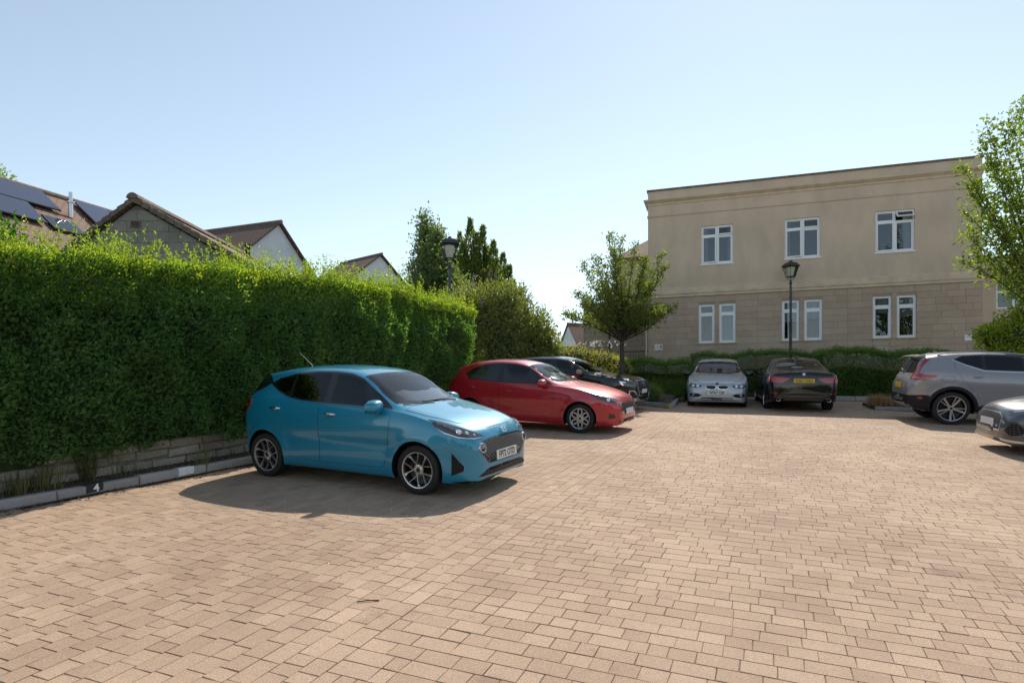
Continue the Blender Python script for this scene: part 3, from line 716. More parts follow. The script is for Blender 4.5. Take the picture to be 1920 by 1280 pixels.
# house with solar panels: ridge recedes to the right
R0 = at(-75, 322, 16.0); R1d = Vector((1.1, 2.9, 0)).normalized(); DN = Vector((R1d.y, -R1d.x, 0))
zr_ = 7.72; R0.z = zr_; pit = math.radians(38)
sol = empty('solar_house', (R0.x, R0.y, gz(R0.y))); tag(sol, 'house roof with solar panels and a steel flue at the left edge', 'house')
dn = DN*math.cos(pit)-Vector((0, 0, math.sin(pit))); nr_ = R1d.cross(dn); nr_ = nr_ if nr_.z > 0 else -nr_
Ms = Matrix(((R1d.x, dn.x, nr_.x, R0.x), (R1d.y, dn.y, nr_.y, R0.y), (R1d.z, dn.z, nr_.z, R0.z), (0, 0, 0, 1)))    # roof coordinates: along ridge, down slope, out
sinv = sol.matrix_basis.inverted() if False else Matrix.Translation(-sol.location)
def roof_px(px, py):
    d = Vector(((px-960)/F, 1, (HZ-py)/F)); o = Vector((0, 0, H)); t = (R0-o).dot(nr_)/d.dot(nr_); q = o+d*t-R0; return q.dot(R1d), q.dot(dn)
q = MB(); q.box((-6, 0, -.2), (11, 4.6, 0)); o = q.build('roof', m_pink_tile, sol); o.matrix_local = sinv @ Ms; rfs = o
q = MB(); q.box((-6, -4.5, -.2), (11, 0, 0)); o = q.build('rear_roof', m_red_tile, sol); o.matrix_local = sinv @ Ms @ Matrix.Rotation(math.pi-2*pit if False else 0, 4, 'X'); bpy.data.objects.remove(o)
for i in range(30):
    q = MB(); pr = [(.11*math.cos(t), .09*math.sin(t)) for t in [math.pi*j/6 for j in range(7)]]
    q.prism(pr, 0, .45, M=Matrix.Translation((-6+i*.455, .03, .0)) @ Matrix.Rotation(math.pi/2, 4, 'Y') @ Matrix.Rotation(math.pi/2, 4, 'Z'))
    o = q.build('ridge_tile', m_tile_edge, rfs, smooth=40)
# walls below
q = MB(); bx_ = [Vector((R0.x, R0.y, 0))+R1d*a+DN*b for a, b in ((-6, 3.3), (11, 3.3), (11, -3), (-6, -3))]
q.add([sinv @ Vector((p.x, p.y, 0.5)) for p in bx_]+[sinv @ Vector((p.x, p.y, zr_-2.6)) for p in bx_], [(0, 1, 5, 4), (1, 2, 6, 5), (2, 3, 7, 6), (3, 0, 4, 7)]); q.build('wall', m_cream, sol)
def panel(a0, a1, b0, b1):
    q = MB(); q.box((a0, b0, .09), (a1, b1, .125)); f = q.build('solar_panel', m_pvframe, sol); f.matrix_local = sinv @ Ms
    g = MB(); g.box((a0+.02, b0+.02, .1255), (a1-.02, b1-.02, .128)); g.build('panel_glass', m_pv, f)
A = roof_px(112, 405); B_ = roof_px(140, 386)
pw, ph = 1.05, 1.68
gap = .02
pr0 = roof_px(92, 372)      # right end of the upper left row
e = roof_px(118, 408)[0]
for i in range(5):
    a1 = e-i*(ph+gap); panel(a1-ph, a1, .28, .28+pw)
e2 = roof_px(76, 415)[0]
for i in range(5):
    a1 = e2-i*(ph+gap); panel(a1-ph, a1, .30+pw+gap, .30+2*pw+gap)
e3 = roof_px(136, 389)[0]
for i in range(3):
    a0 = e3+.1+i*(pw+gap); panel(a0, a0+pw, .22, .22+ph)
fx = roof_px(129, 405); q = MB(); b0 = Ms @ Vector((fx[0], fx[1]+.1, 0)); q.tube([sinv @ b0, sinv @ (b0+Vector((0, 0, .42)))], .06, 10); q.tube([sinv @ (b0+Vector((0, 0, .42))), sinv @ (b0+Vector((0, 0, .46)))], .10, 10); q.tube([sinv @ (b0+Vector((0, 0, .46))), sinv @ (b0+Vector((0, 0, .72)))], .05, 10); q.build('flue', m_flue, sol, smooth=40)
sx_, sy_ = roof_px(117, 424); q = MB(); q.box((sx_-.45, sy_-.25, .02), (sx_+.4, sy_+.45, .09)); f = q.build('skylight', m_pvframe, sol); f.matrix_local = sinv @ Ms
q = MB(); q.box((sx_-.38, sy_-.19, .0905), (sx_+.33, sy_+.38, .095)); q.build('skylight_pane', m_glass, f)

def gable_house(name, label, apex, rdir, length, half, pitch, zfloor, m_gable, m_roof, m_side, win=False, ov=.15):
    """apex: world point of the near gable peak; rdir: unit 2-D direction in which the ridge runs away"""
    r = empty(name, (apex.x, apex.y, zfloor)); tag(r, label, 'house', 'houses beyond the hedge')
    rd = Vector((rdir[0], rdir[1], 0)).normalized(); sd_ = Vector((rd.y, -rd.x, 0))
    M = Matrix(((sd_.x, rd.x, 0, 0), (sd_.y, rd.y, 0, 0), (0, 0, 1, 0), (0, 0, 0, 1))); r.matrix_world = Matrix.Translation((apex.x, apex.y, zfloor)) @ M
    ha = apex.z-zfloor; he = ha-half*math.tan(pitch)
    q = MB(); q.add([(-half, 0, 0), (half, 0, 0), (half, 0, he), (0, 0, ha), (-half, 0, he), (-half, length, 0), (half, length, 0), (half, length, he), (0, length, ha), (-half, length, he)],
                    [(0, 1, 2, 3, 4), (5, 9, 8, 7, 6)], 0)
    q.add([(-half, 0, 0), (-half, 0, he), (-half, length, he), (-half, length, 0)], [(0, 1, 2, 3)], 1); q.add([(half, 0, 0), (half, length, 0), (half, length, he), (half, 0, he)], [(0, 1, 2, 3)], 1)
    q.build('wall', [m_gable, m_side], r)
    q = MB(); t = math.tan(pitch); hv = half+ov*1.5
    for s_ in (-1, 1):
        q.add([(0, -ov, ha+.04), (s_*hv, -ov, ha+.04-hv*t), (s_*hv, length+ov, ha+.04-hv*t), (0, length+ov, ha+.04), (0, -ov, ha+.13), (s_*hv, -ov, ha+.13-hv*t), (s_*hv, length+ov, ha+.13-hv*t), (0, length+ov, ha+.13)],
              [(0, 1, 2, 3), (4, 7, 6, 5), (0, 4, 5, 1), (1, 5, 6, 2), (2, 6, 7, 3)])
    q.build('roof', m_roof, r)
    q = MB(); q.tube([(0, -ov-.01, ha+.10), (0, length+ov, ha+.10)], .09, 8); q.build('ridge', m_tile_edge, r)
    if win:
        q = MB(); q.box(win[0], win[1]); f = q.build('window', m_upvc, r)
        g = MB(); a, b = win; g.box((a[0]+.06, a[1]-.006, a[2]+.06), (b[0]-.06, a[1]-.001, b[2]-.06)); g.build('pane', m_glass, f)
    return r
ap = at(522, 421, 26); gable_house('white_gable_house', 'white gabled house with brown roof right of the block garage', ap, (-.93, .36), 7, 2.2, math.radians(40), 2.0, m_whiterender, m_brown_tile, m_cream, win=((-.2, -.03, 3.6), (1.3, .05, 4.6)))
ap = at(713, 480, 36); gable_house('white_gable_house', 'distant white gabled house left of the lamp in the hedge', ap, (-.78, .63), 3.6, 2.3, math.radians(38), 2.5, m_whiterender, m_brown_tile, m_cream)
ap = at(1066, 608, 62); gable_house('white_gable_house', 'far small white house seen between the shrubs and the stone wing', ap, (.93, .36), 9, 2.3, math.radians(48), 3.0, m_whiterender, m_tile, m_whiterender, win=((2.29, 1.2, 3.0), (2.36, 2.8, 4.4)))
# dark timber fence in the gap
fn = empty('timber_fence', (0, 0, 0)); fp = at(1045, 652, 34); fn.location = (fp.x, fp.y, fp.z-1.8); tag(fn, 'dark timber fence in the gap beneath the far house', 'fence')
m_fence = mat('dark_fence', (.06, .05, .04), .9, var=.4)
for i in range(16):
    q = MB(); q.box((-1.0+i*.2, 0, 0), (-1.0+i*.2+.199, .025+.006*(i % 2), 1.8)); q.build('fence_board', m_fence, fn)
q = MB(); q.box((-1.02, -.02, 1.801), (2.2, .05, 1.86)); q.build('fence_cap', m_fence, fn)
# ================================================================== GREENERY
def V3(p): return np.array([p[0], p[1], p[2]], float)
def nz(p, s, seed=0.0): return noise.noise(Vector((p[0]*s+seed, p[1]*s-seed*.7, p[2]*s+seed*1.3)))
lm_hedge = leaf_mat('privet_leaf', (.062, .145, .062), (.13, .245, .088), (.25, .33, .12), trans=.52, rough=.36, tcol=(1.7, 1.7, .55))
lm_laurel = leaf_mat('laurel_leaf', (.05, .15, .02), (.10, .24, .035), None, trans=.45, rough=.25)
lm_varieg = leaf_mat('pale_shrub_leaf', (.14, .19, .07), (.32, .36, .17), None, trans=.35)
lm_box = leaf_mat('box_leaf', (.08, .15, .04), (.17, .27, .07), (.26, .34, .10), trans=.45)
lm_yellow = leaf_mat('golden_groundcover_leaf', (.28, .27, .06), (.48, .42, .12), (.62, .55, .25), trans=.4)
lm_cherry = leaf_mat('small_tree_leaf', (.12, .16, .05), (.23, .265, .08), (.36, .34, .11), trans=.52)
lm_feather = leaf_mat('feathery_tree_leaf', (.10, .15, .07), (.20, .26, .13), None, trans=.5)
lm_spire = leaf_mat('conifer_leaf', (.09, .13, .04), (.19, .23, .06), (.32, .33, .09), trans=.55)
lm_budd = leaf_mat('buddleia_leaf', (.13, .16, .06), (.26, .28, .11), (.42, .41, .20), trans=.5)
lm_right = leaf_mat('overhanging_leaf', (.10, .16, .035), (.23, .29, .06), (.45, .46, .10), trans=.6)
lm_lime = leaf_mat('lime_shrub_leaf', (.16, .23, .03), (.36, .42, .06), (.55, .55, .12), trans=.55)
lm_grass = leaf_mat('grass_blade', (.06, .10, .025), (.14, .19, .05), (.24, .25, .10), trans=.35)
lm_weed = leaf_mat('weed_blade', (.10, .12, .045), (.20, .20, .09), (.30, .25, .13), trans=.35)
lm_dry = leaf_mat('dry_grass_blade', (.30, .19, .09), (.48, .34, .18), None, trans=.3, tcol=(1.2, 1.0, .7))
lm_moss = leaf_mat('moss_shrub_leaf', (.14, .16, .03), (.27, .28, .06), None, trans=.25)
lm_flower = leaf_mat('purple_flower', (.20, .13, .22), (.34, .24, .36), None, trans=.2, tcol=(1, .9, 1))
lm_white = leaf_mat('white_flower', (.7, .7, .66), (.85, .84, .8), None, trans=.2, tcol=(1, 1, 1))
m_core = mat('hedge_shadow_core', (.03, .05, .018), .95, var=.5, scale=6)  # filler core, shade behind the leaves put into its dark colour
m_bark = mat('bark', (.075, .058, .045), .9, var=.4, scale=12, bump=.8, bscale=30, stretch=(1, 1, .25))
m_twig = mat('twig', (.06, .045, .032), .9)

# ---- the tall privet hedge
hedge = empty('privet_hedge', KP(0, WB)); tag(hedge, 'tall clipped privet hedge with sunlit top along the left side', 'hedge')
A0_, A1_ = -3.4, 8.9; HH = 2.62
def HT(a): return float(np.interp(a, (-3, -.4, 2.2, 5.3, 9), (.10, .19, .27, .28, .06)))+.06*nz((a, 0, 0), .8, 9.1)        # the hedge stands a little taller near the camera
def hp(a, b, h): return V3(KP(a, WB+b-.08-.22*max(0, min(1, h/HH))+.014*max(0, a-3)**2, h*(1+HT(a)/HH)))
hinv = -V3(KP(0, WB))
kn3 = np.array([KN.x, KN.y, 0]); up3 = np.array([0, 0, 1.]); kd3 = np.array([KD.x, KD.y, 0])
def hedge_disp(a, h): return .24*nz((a, h, 0), .55, 3.1)+.20*nz((a, h, 0), 1.6, 8.2)+.13*nz((a, h, 0), 3.6, 1.7)
rh = np.random.RandomState(17)
def hedge_pts(n, layer):
    P = []; O = []; Sz = []
    A = rh.uniform(A0_, A1_, n); Hh = .22+(HH-.22)*rh.rand(n)**.93
    for a, h in zip(A, Hh):
        low = .20*noise.noise(Vector((a*.9, 4.4, 0)))+.10*noise.noise(Vector((a*3.1, 1.4, 0)))
        if h < .42+low: continue
        b = -.16+hedge_disp(a, h)+layer*rh.rand()+ .10*max(0, (h-2.2)/.3)
        P.append(hp(a, b, h)); O.append(kn3*1.0+up3*.45)
    return np.array(P), np.array(O)
P1, O1 = hedge_pts(80000, .22)
Pt = []; Ot = []
for a, b in zip(rh.uniform(A0_, A1_, 36000), rh.rand(36000)**1.0*1.5):
    e = min(1, b/.25); h = HH-.12+.14*e+.13*nz((a, b, 0), 1.1, 5.5)+.10*nz((a, b, 0), 3.2, 2.5)-.10*rh.rand()
    Pt.append(hp(a, b-.10, h)); Ot.append(up3*1.0+kn3*.3)
Pt = np.array(Pt); Ot = np.array(Ot)
# far end face
Pe = []; Oe = []
for b, h in zip(rh.rand(9000)*1.5, .4+rh.rand(9000)*(HH-.4)):
    Pe.append(hp(A1_+.12+.22*nz((b, h, 3), 1.3)-.12*rh.rand(), b, h)); Oe.append(kd3+up3*.4)
Pv = np.array([hp(a, b, h) for a, b, h in zip(rh.uniform(A0_, A1_, 42000), rh.uniform(.0, 1.5, 42000), HH-.70+.66*rh.rand(42000))])   # loose growth inside the top
# upright shoots along the top
Ps = []; Os = []
for k in range(1500):
    a = rh.uniform(A0_, A1_); b = rh.rand()**1.3*1.3-.1; hgt = .12+.34*rh.rand()**2.0; base = HH+.02+.12*nz((a, b, 0), 1.1, 5.5)
    lean = rh.normal(0, .09, 2)
    for j in range(int(7+hgt*34)):
        t = rh.rand(); q = hp(a+lean[0]*t, b+lean[1]*t, base-.05+hgt*t); Ps.append(q+rh.normal(0, .012, 3)); Os.append(up3*.7+rand_unit(1)[0]*.8)
sz = lambda n, lo, hi: lo+(hi-lo)*rh.rand(n)
leaf_mesh('foliage', hedge, lm_hedge,
          leaf_arrays(P1+hinv, O1, sz(len(P1), .035, .085), .55, .95), leaf_arrays(Pt[::2]+hinv, Ot[::2], sz(len(Pt[::2]), .035, .06), .55, .8),
          leaf_arrays(Pv+hinv, np.tile(up3*.6+kn3*.5, (len(Pv), 1)), sz(len(Pv), .04, .07), .6, .9),
          leaf_arrays(np.array(Pe)+hinv, np.array(Oe), sz(len(Pe), .035, .06), .55, .8))['kind'] = 'stuff'
lm_shoot = leaf_mat('sunlit_young_privet_leaf', (.17, .26, .04), (.33, .42, .07), (.50, .52, .16), trans=.6, rough=.35, tcol=(1.5, 1.5, .45))  # young growth, paler still to put the sunlit hedge top into its colour
Po = np.array([hp(a, -.12+hedge_disp(a, h)+.1*rh.rand(), h) for a, h in zip(rh.uniform(A0_, A1_, 9000), HH-.55*rh.rand(9000)**1.6)])
leaf_mesh('sunlit_young_shoots', hedge, lm_shoot, leaf_arrays(Pt[1::2]+hinv, Ot[1::2], sz(len(Pt[1::2]), .035, .06), .55, .8), leaf_arrays(Po+hinv, np.tile(up3*.8+kn3*.6, (len(Po), 1)), sz(len(Po), .035, .06), .5, .7), leaf_arrays(np.array(Ps)+hinv, np.array(Os), sz(len(Ps), .03, .055), .5, .5))['kind'] = 'stuff'
# dark core, shaded hollow of the hedge put into its colour
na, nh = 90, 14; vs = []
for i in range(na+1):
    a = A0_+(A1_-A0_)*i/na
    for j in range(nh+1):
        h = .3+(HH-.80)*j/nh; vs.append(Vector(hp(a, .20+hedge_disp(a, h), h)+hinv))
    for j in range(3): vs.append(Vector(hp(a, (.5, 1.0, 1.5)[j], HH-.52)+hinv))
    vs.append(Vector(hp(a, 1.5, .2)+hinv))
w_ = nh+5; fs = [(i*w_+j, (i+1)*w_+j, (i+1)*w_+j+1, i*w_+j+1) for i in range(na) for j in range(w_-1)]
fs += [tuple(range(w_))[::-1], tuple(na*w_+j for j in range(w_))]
q = MB(); q.add(vs, fs); q.build('shade_core', m_core, hedge)

# ---- generic builders
def limb_tree(name, label, base, forks, limbs, lm, leaf, per, trunk_r, seed, limb_k=.55, spread=.07, group=None, twig_len=.35, cat='tree', upw=.4, start=.25, bark=m_bark):
    """base, fork height, limbs: list of (end vector from fork, bend) ; leaves ride on side twigs of every limb"""
    r = np.random.RandomState(seed); root = empty(name, base); tag(root, label, cat, group)
    fk = V3((0, 0, forks)); tk = MB()
    tk.tube([(0, 0, -.1), (r.normal(0, .02), r.normal(0, .02), forks*.5), (0, 0, forks)], [trunk_r*1.25, trunk_r, trunk_r*.85], 10)
    tr = tk.build('trunk', bark, root, smooth=50)
    lb = MB(); P = []; O = []
    for (e, bend) in limbs:
        e = V3(e); n = 9; pts = []
        side = V3(bend)
        for i in range(n+1):
            t = i/n; pts.append(fk+e*t+side*(math.sin(t*math.pi)*1.0)+r.normal(0, .012, 3)*t)
        rad = [max(.004, trunk_r*limb_k*(1-i/n)**.8+.003) for i in range(n+1)]
        lb.tube(pts, rad, 5)
        L = np.linalg.norm(e)
        nt = max(6, int(L/.055))
        for k in range(nt):
            t = start+(1-start)*(k+r.rand())/nt; i = min(n-1, int(t*n)); p = pts[i]+(pts[i+1]-pts[i])*(t*n-i)
            d = rand_unit(1)[0]; d[2] = d[2]*.6+upw; d /= np.linalg.norm(d); tl = twig_len*(1.15-t*.75)*r.uniform(.5, 1.2)
            tipp = p+d*tl; lb.tube([p, tipp], [.004, .002], 3, cap=False)
            for j in range(per):
                s = r.rand()**.8; P.append(p+d*tl*s+r.normal(0, spread, 3)*(.4+.6*s)); O.append(d*.7+up3*.15)
        for j in range(per): P.append(pts[-1]+r.normal(0, spread*.6, 3)); O.append(e/L)
    lb.build('limbs', bark, tr)
    P = np.array(P); n = len(P)
    leaf_mesh('crown', root, lm, leaf_arrays(P, np.array(O), leaf*(.7+.6*r.rand(n)), .5, .75))
    return root
def clump_shrub(name, label, base, clumps, lm, leaf, nleaf, seed, cat='shrub', group=None, aspect=.5, flat=1.0, core=True, spread=.8, extra=None, outw=.7, corek=.62):
    """clumps: (centre offset, radii); leaves near each clump's shell"""
    r = np.random.RandomState(seed); root = empty(name, base); tag(root, label, cat, group); A = []; tot = sum(c[1][0]*c[1][2]+c[1][0]*c[1][1] for c in clumps)
    cm = MB()
    for c, rad in clumps:
        n = int(nleaf*(rad[0]*rad[2]+rad[0]*rad[1])/tot); d = r.normal(size=(n, 3)); d /= np.linalg.norm(d, axis=1, keepdims=True)
        rr = 1-.42*r.rand(n)**1.6+.10*r.normal(size=n)
        bump = np.array([1+.22*nz(x*2.2, 1.0, seed*.37+c[0]) for x in d])
        P = V3(c)+d*np.array(rad)*(rr*bump)[:, None]
        A.append(leaf_arrays(P, d*outw+up3*.35, leaf*(.65+.7*r.rand(n)), aspect, spread))
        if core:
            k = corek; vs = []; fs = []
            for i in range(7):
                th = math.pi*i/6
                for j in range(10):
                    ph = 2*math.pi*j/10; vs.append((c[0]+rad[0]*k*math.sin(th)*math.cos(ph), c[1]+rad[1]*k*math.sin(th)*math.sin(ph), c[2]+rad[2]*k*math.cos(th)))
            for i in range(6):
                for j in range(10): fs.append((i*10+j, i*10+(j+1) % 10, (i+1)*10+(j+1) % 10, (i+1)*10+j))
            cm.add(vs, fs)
    if core: cm.build('shade_core', m_core, root, recalc=False)  # dark core in place of the shade inside the clumps
    leaf_mesh('foliage', root, lm, *A)['kind'] = 'stuff'
    if extra: extra(root, r)
    return root
def blades(name, parent, lm, pts, hgt, n, seed, lean=.5, width=.012):
    r = np.random.RandomState(seed); V = []
    for (x, y, z) in pts:
        for k in range(n):
            a = r.uniform(0, 2*math.pi); l = hgt*r.uniform(.5, 1.1); d = np.array([math.cos(a), math.sin(a), 0]); s = np.array([-d[1], d[0], 0])*width
            p = np.array([x, y, z])+d*r.rand()*.06; le = lean*r.rand(); m1 = p+d*l*le*.35+up3*l*.6; t = p+d*l*le+up3*l*(1-.35*le)
            V += [p-s, p+s, m1+s*.8, m1-s*.8, m1-s*.8, m1+s*.8, t+s*.1, t-s*.1]
    me = np_mesh(name, np.array(V), np.arange(len(V)).reshape(-1, 4)); me.materials.append(lm); o = link(name, me, parent); o['kind'] = 'stuff'; return o

# ---- small staked tree before the wing
tb = at(1166, 690, 21.0); tbz = S*21+.25
lr = random.Random(4); limbs = []
for k in range(34):
    a = lr.uniform(0, 2*math.pi); el = lr.uniform(.30, 1.45); ln = lr.uniform(1.9, 3.2)*(.72+.28*math.sin(el)) 
    hx = math.cos(el)*ln
    hx = min(hx, 1.75)
    limbs.append(((math.cos(a)*hx-.15, math.sin(a)*hx, math.sin(el)*ln*.98), (math.cos(a)*.12, math.sin(a)*.12, .05+.1*math.cos(el))))
limbs += [((-.35, .1, 3.6), (.05, 0, 0)), ((-.05, 0, 3.4), (0, 0, 0)), ((1.35, -.2, 2.9), (.0, 0, 0)), ((1.7, -.3, 1.15), (0, 0, -.15)), ((-1.3, 0, 2.6), (-.1, 0, .1)), ((.5, .2, 3.3), (0, 0, 0))]
small_tree = limb_tree('street_tree', 'small vase-shaped staked tree in front of the stone wing', (tb.x, tb.y, tbz), 1.75, limbs, lm_cherry, .095, 10, .085, 5, limb_k=.30, spread=.085, twig_len=.42)
st = empty('tree_stake', (tb.x, tb.y-.25, tbz-.1)); tag(st, 'wooden H-shaped stake tied to the small tree', 'stake')
m_wood = mat('weathered_wood', (.17, .125, .085), .9, var=.4, scale=10, stretch=(1, 1, .2))
for s_ in (-.32, .32):
    q = MB(); q.tube([(s_, 0, -.1), (s_, 0, .55)], .035, 8); q.build('post', m_wood, st)
q = MB(); q.box((-.36, -.055, .36), (.36, -.036, .44)); q.build('crossbar', m_wood, st)

# ---- trees behind the hedge
tb = at(795, 560, 24); base = (tb.x, tb.y, S*24-.1)
top = at(800, 402, 24).z-base[2]; limbs = []
for k in range(26):
    a = lr.uniform(0, 2*math.pi); t = lr.random(); ln = 1.75*(1-t*.72)+.2; z = .9+t*(top-3.0)
    limbs.append(((math.cos(a)*ln*.95, math.sin(a)*ln*.95, z), (math.cos(a)*.2, math.sin(a)*.2, .35)))
limbs += [((0, 0, top-1.75), (.1, 0, 0)), ((.15, 0, top-2.1), (0, 0, 0)), ((-.95, 0, 1.6), (-.1, 0, .2)), ((.6, 0, top-2.5), (0, 0, 0))]
limb_tree('feathery_tree', 'airy feathery-leaved tree behind the hedge, left of the lamp', base, 1.7, limbs, lm_feather, .13, 20, .09, 8, spread=.22, twig_len=.5, upw=-.15, start=.35, group='trees behind the hedge')
# conifer-like tree made of upright spires
tb = at(900, 560, 27); base = (tb.x, tb.y, S*27-.2); root = empty('conifer_tree', base); tag(root, 'dense dark conifer with several upright spires right of the lamp', 'tree', 'trees behind the hedge')
spires = [(882, 412, .42), (862, 438, .32), (905, 425, .36), (925, 455, .38), (943, 478, .34), (955, 500, .3), (868, 455, .4), (893, 440, .45), (912, 465, .45), (850, 478, .35), (935, 500, .45), (880, 490, .5), (962, 530, .32), (905, 510, .5), (860, 500, .55), (895, 480, .6), (925, 490, .55), (945, 520, .5), (975, 545, .4), (870, 470, .5)]
A = []; tkm = MB(); rsn = np.random.RandomState(31)
for i, (px, py, rad) in enumerate(spires):
    tp = at(px, py, 27+rsn.uniform(-.7, .7)); x, y, zt2 = tp.x-base[0], tp.y-base[1], tp.z-base[2]; n = int(900+3600*rad)
    t = rsn.rand(n)**.8; zz = .6+(zt2-.6)*t; rr = rad*1.25*np.minimum(1, (1-t)*2.6+.06)*(.45+.55*rsn.rand(n))*(1+.3*np.sin(zz*5+i))
    a = rsn.uniform(0, 2*math.pi, n); P = np.stack([x+rr*np.cos(a), y+rr*np.sin(a), zz], -1); O = np.stack([np.cos(a)*.6, np.sin(a)*.6, np.full(n, 1.1)], -1)
    A.append(leaf_arrays(P, O, .17*(.6+.7*rsn.rand(n)), .33, .45))
    tkm.tube([(x*.2, y*.2, 0), (x*.8, y*.8, zt2*.35), (x, y, zt2*.93)], [.08, .05, .01], 6)
tkm.build('trunk', m_bark, root); leaf_mesh('crown', root, lm_spire, *A)['kind'] = 'stuff'

# buddleia thicket at the end of the hedge
def budd_extra(root, r):
    q = []
    for k in range(14):
        c = rand_unit(1)[0]; c[2] = abs(c[2]); p = np.array([-.9, .1, 2.9])+c*np.array([1.3, .9, 1.3]); d = up3*.5+c*.6
        n = 26; t = r.rand(n); q.append(leaf_arrays(p+d*t[:, None]*.35+r.normal(0, .02, (n, 3)), np.tile(d, (n, 1)), np.full(n, .05), .6, .9))
    leaf_mesh('flowers', root, lm_flower, *q)['kind'] = 'stuff'
b0 = GP(.15, 21.7, .0)
clump_shrub('buddleia', 'large loose buddleia thicket at the far end of the hedge', b0, [((-.5, .2, 1.6), (1.25, 1.0, 1.8)), ((.5, .4, 1.4), (1.0, .9, 1.6)), ((-1.2, .3, 2.9), (.95, .8, 1.15)), ((-.35, .4, 3.3), (.85, .8, .85)), ((1.05, .2, .9), (.65, .6, 1.15)), ((.65, .3, 2.4), (.7, .7, .8)), ((-2.0, .4, 2.6), (.9, .8, 1.5)), ((1.15, .3, 1.8), (.45, .45, .6))], lm_budd, .15, 26000, 41, aspect=.3, extra=budd_extra, spread=1.0, corek=.45)
gp = GP(-.75, 17.6, .0)
gr = empty('tall_grass_clump', gp); tag(gr, 'clump of tall yellow-green grass at the end of the hedge', 'grass clump'); blades('blades', gr, lm_lime, [(random.uniform(-.5, .6), random.uniform(-.2, .3), 0) for _ in range(34)], 1.25, 12, 3, lean=.35, width=.012)
# distant greenery in the gap
p = at(1012, 655, 30); clump_shrub('dark_shrub', 'dark green shrub in the gap right of the buddleia', (p.x, p.y, S*28), [((0, 0, .6), (1.3, .8, 1.0)), ((.9, .2, .4), (.9, .7, .75)), ((1.5, -.3, .3), (.7, .5, .6))], lm_box, .10, 6000, 43)
p = at(1072, 655, 27); clump_shrub('laurel_bush', 'bright green laurel bush below the far house', (p.x, p.y, S*27-.1), [((0, 0, .45), (.75, .6, .62)), ((.45, .1, .3), (.5, .5, .5))], lm_laurel, .15, 2600, 44, aspect=.45)

# ---- behind-hedge shrubs at the left edge
p = at(28, 470, 10.5); clump_shrub('laurel_bush', 'glossy bright laurel rising above the hedge at the left edge', (p.x, p.y, S*10.5), [((-.3, 0, 2.85), (.75, .5, .95)), ((.35, -.1, 2.55), (.6, .5, .7)), ((-.9, .1, 3.1), (.6, .5, 1.0)), ((0, 0, 1.4), (.8, .5, 1.2))], lm_laurel, .14, 6000, 51, aspect=.42)
p = at(100, 440, 11.2); clump_shrub('pale_shrub', 'pale variegated shrub between the laurel and the block garage', (p.x, p.y, S*11.2), [((-.18, 0, 3.02), (.36, .35, .36)), ((.1, .1, 2.65), (.5, .4, .45)), ((.4, 0, 2.4), (.4, .35, .35)), ((0, 0, 1.5), (.6, .4, 1.0))], lm_varieg, .06, 6500, 52, aspect=.4)
p = at(-25, 330, 30); clump_shrub('background_tree', 'leafy tree top above the solar roof at the left edge', (p.x, p.y, S*30), [((0, 0, 9.2), (1.25, 1.2, 1.5)), ((-.6, 0, 8.0), (1.6, 1.4, 1.6)), ((0, 0, 4), (.3, .3, 4))], lm_lime, .16, 5200, 53, cat='tree')

# ---- beds before the building
m_bedsoil = m_soil
BQ = lambda u, back: BL+BU*u+BB*back                       # facade coordinates -> plan
def bed_mesh(name, pts, label=None):
    q = MB(); n = len(pts); top = [Vector((x, y, S*y+h)) for x, y, h in pts]; q.add(top+[p-Vector((0, 0, h_[2]+.1)) for p, h_ in zip(top, pts)], [tuple(range(n))]+[(i, i+n, (i+1) % n+n, (i+1) % n) for i in range(n)])
    o = q.build(name, m_bedsoil); tag(o, kind='structure'); return o
e0 = ground_px(1256, 766); 
K2 = [ground_px(1150, 752), ground_px(1256, 765)]
bd = (K2[1]-K2[0]).to_2d().normalized()
c1 = K2[1].to_2d(); c0 = c1-bd*4.5; bn = Vector((-bd.y, bd.x))
depthdir = BB
c2 = c1+depthdir*5.2; c3 = c0+depthdir*7.0
bed_mesh('tree_bed', [(c0.x, c0.y, .10), (c1.x, c1.y, .10), (c2.x, c2.y, .35), (BL.x, BL.y, .6), (c3.x, c3.y, .5)])
kb = empty('bed_kerb', (c1.x, c1.y, S*c1.y)); tag(kb, 'concrete kerb of the planting bed beside the silver car, mossy at its end', 'kerb')
ki2 = Matrix.Translation(-Vector((c1.x, c1.y, S*c1.y))); kr = random.Random(8)
m_mosskerb = block_mat('mossy_kerb', (.26, .25, .10), (.34, .33, .14), grain=.4, gscale=40)
for i in range(5):
    pc = c1-bd*(.457+i*.915)-bn*.02
    piece('kerbstone', kb, ki2 @ basis(Vector((pc.x, pc.y, S*pc.y)), bd), .907 if i else .70, .12, .125, m_kerb, r=kr)
pc = c1+bd*.0-bn*.02; piece('mossy_kerbstone', kb, ki2 @ basis(Vector((pc.x+bd.x*.02, pc.y+bd.y*.02, S*pc.y)), bd), .2, .125, .128, m_mosskerb, r=kr)
for i in range(5):
    pc = c1+depthdir*(.55+i*.915); piece('kerbstone', kb, ki2 @ basis(Vector((pc.x, pc.y, S*pc.y)), depthdir), .907, .12, .125, m_kerb, r=kr)
# mossy dome
p = ground_px(1228, 762); p = Vector((p.x, p.y+.75, 0)); clump_shrub('mossy_dome_shrub', 'low domed yellow-green shrub at the corner of the planting bed', GP(p.x, p.y, .1), [((0, 0, .16), (.42, .42, .36)), ((-.2, .1, .12), (.32, .3, .26))], lm_moss, .035, 9000, 61, aspect=.35, spread=.5, outw=1.2, corek=.85)
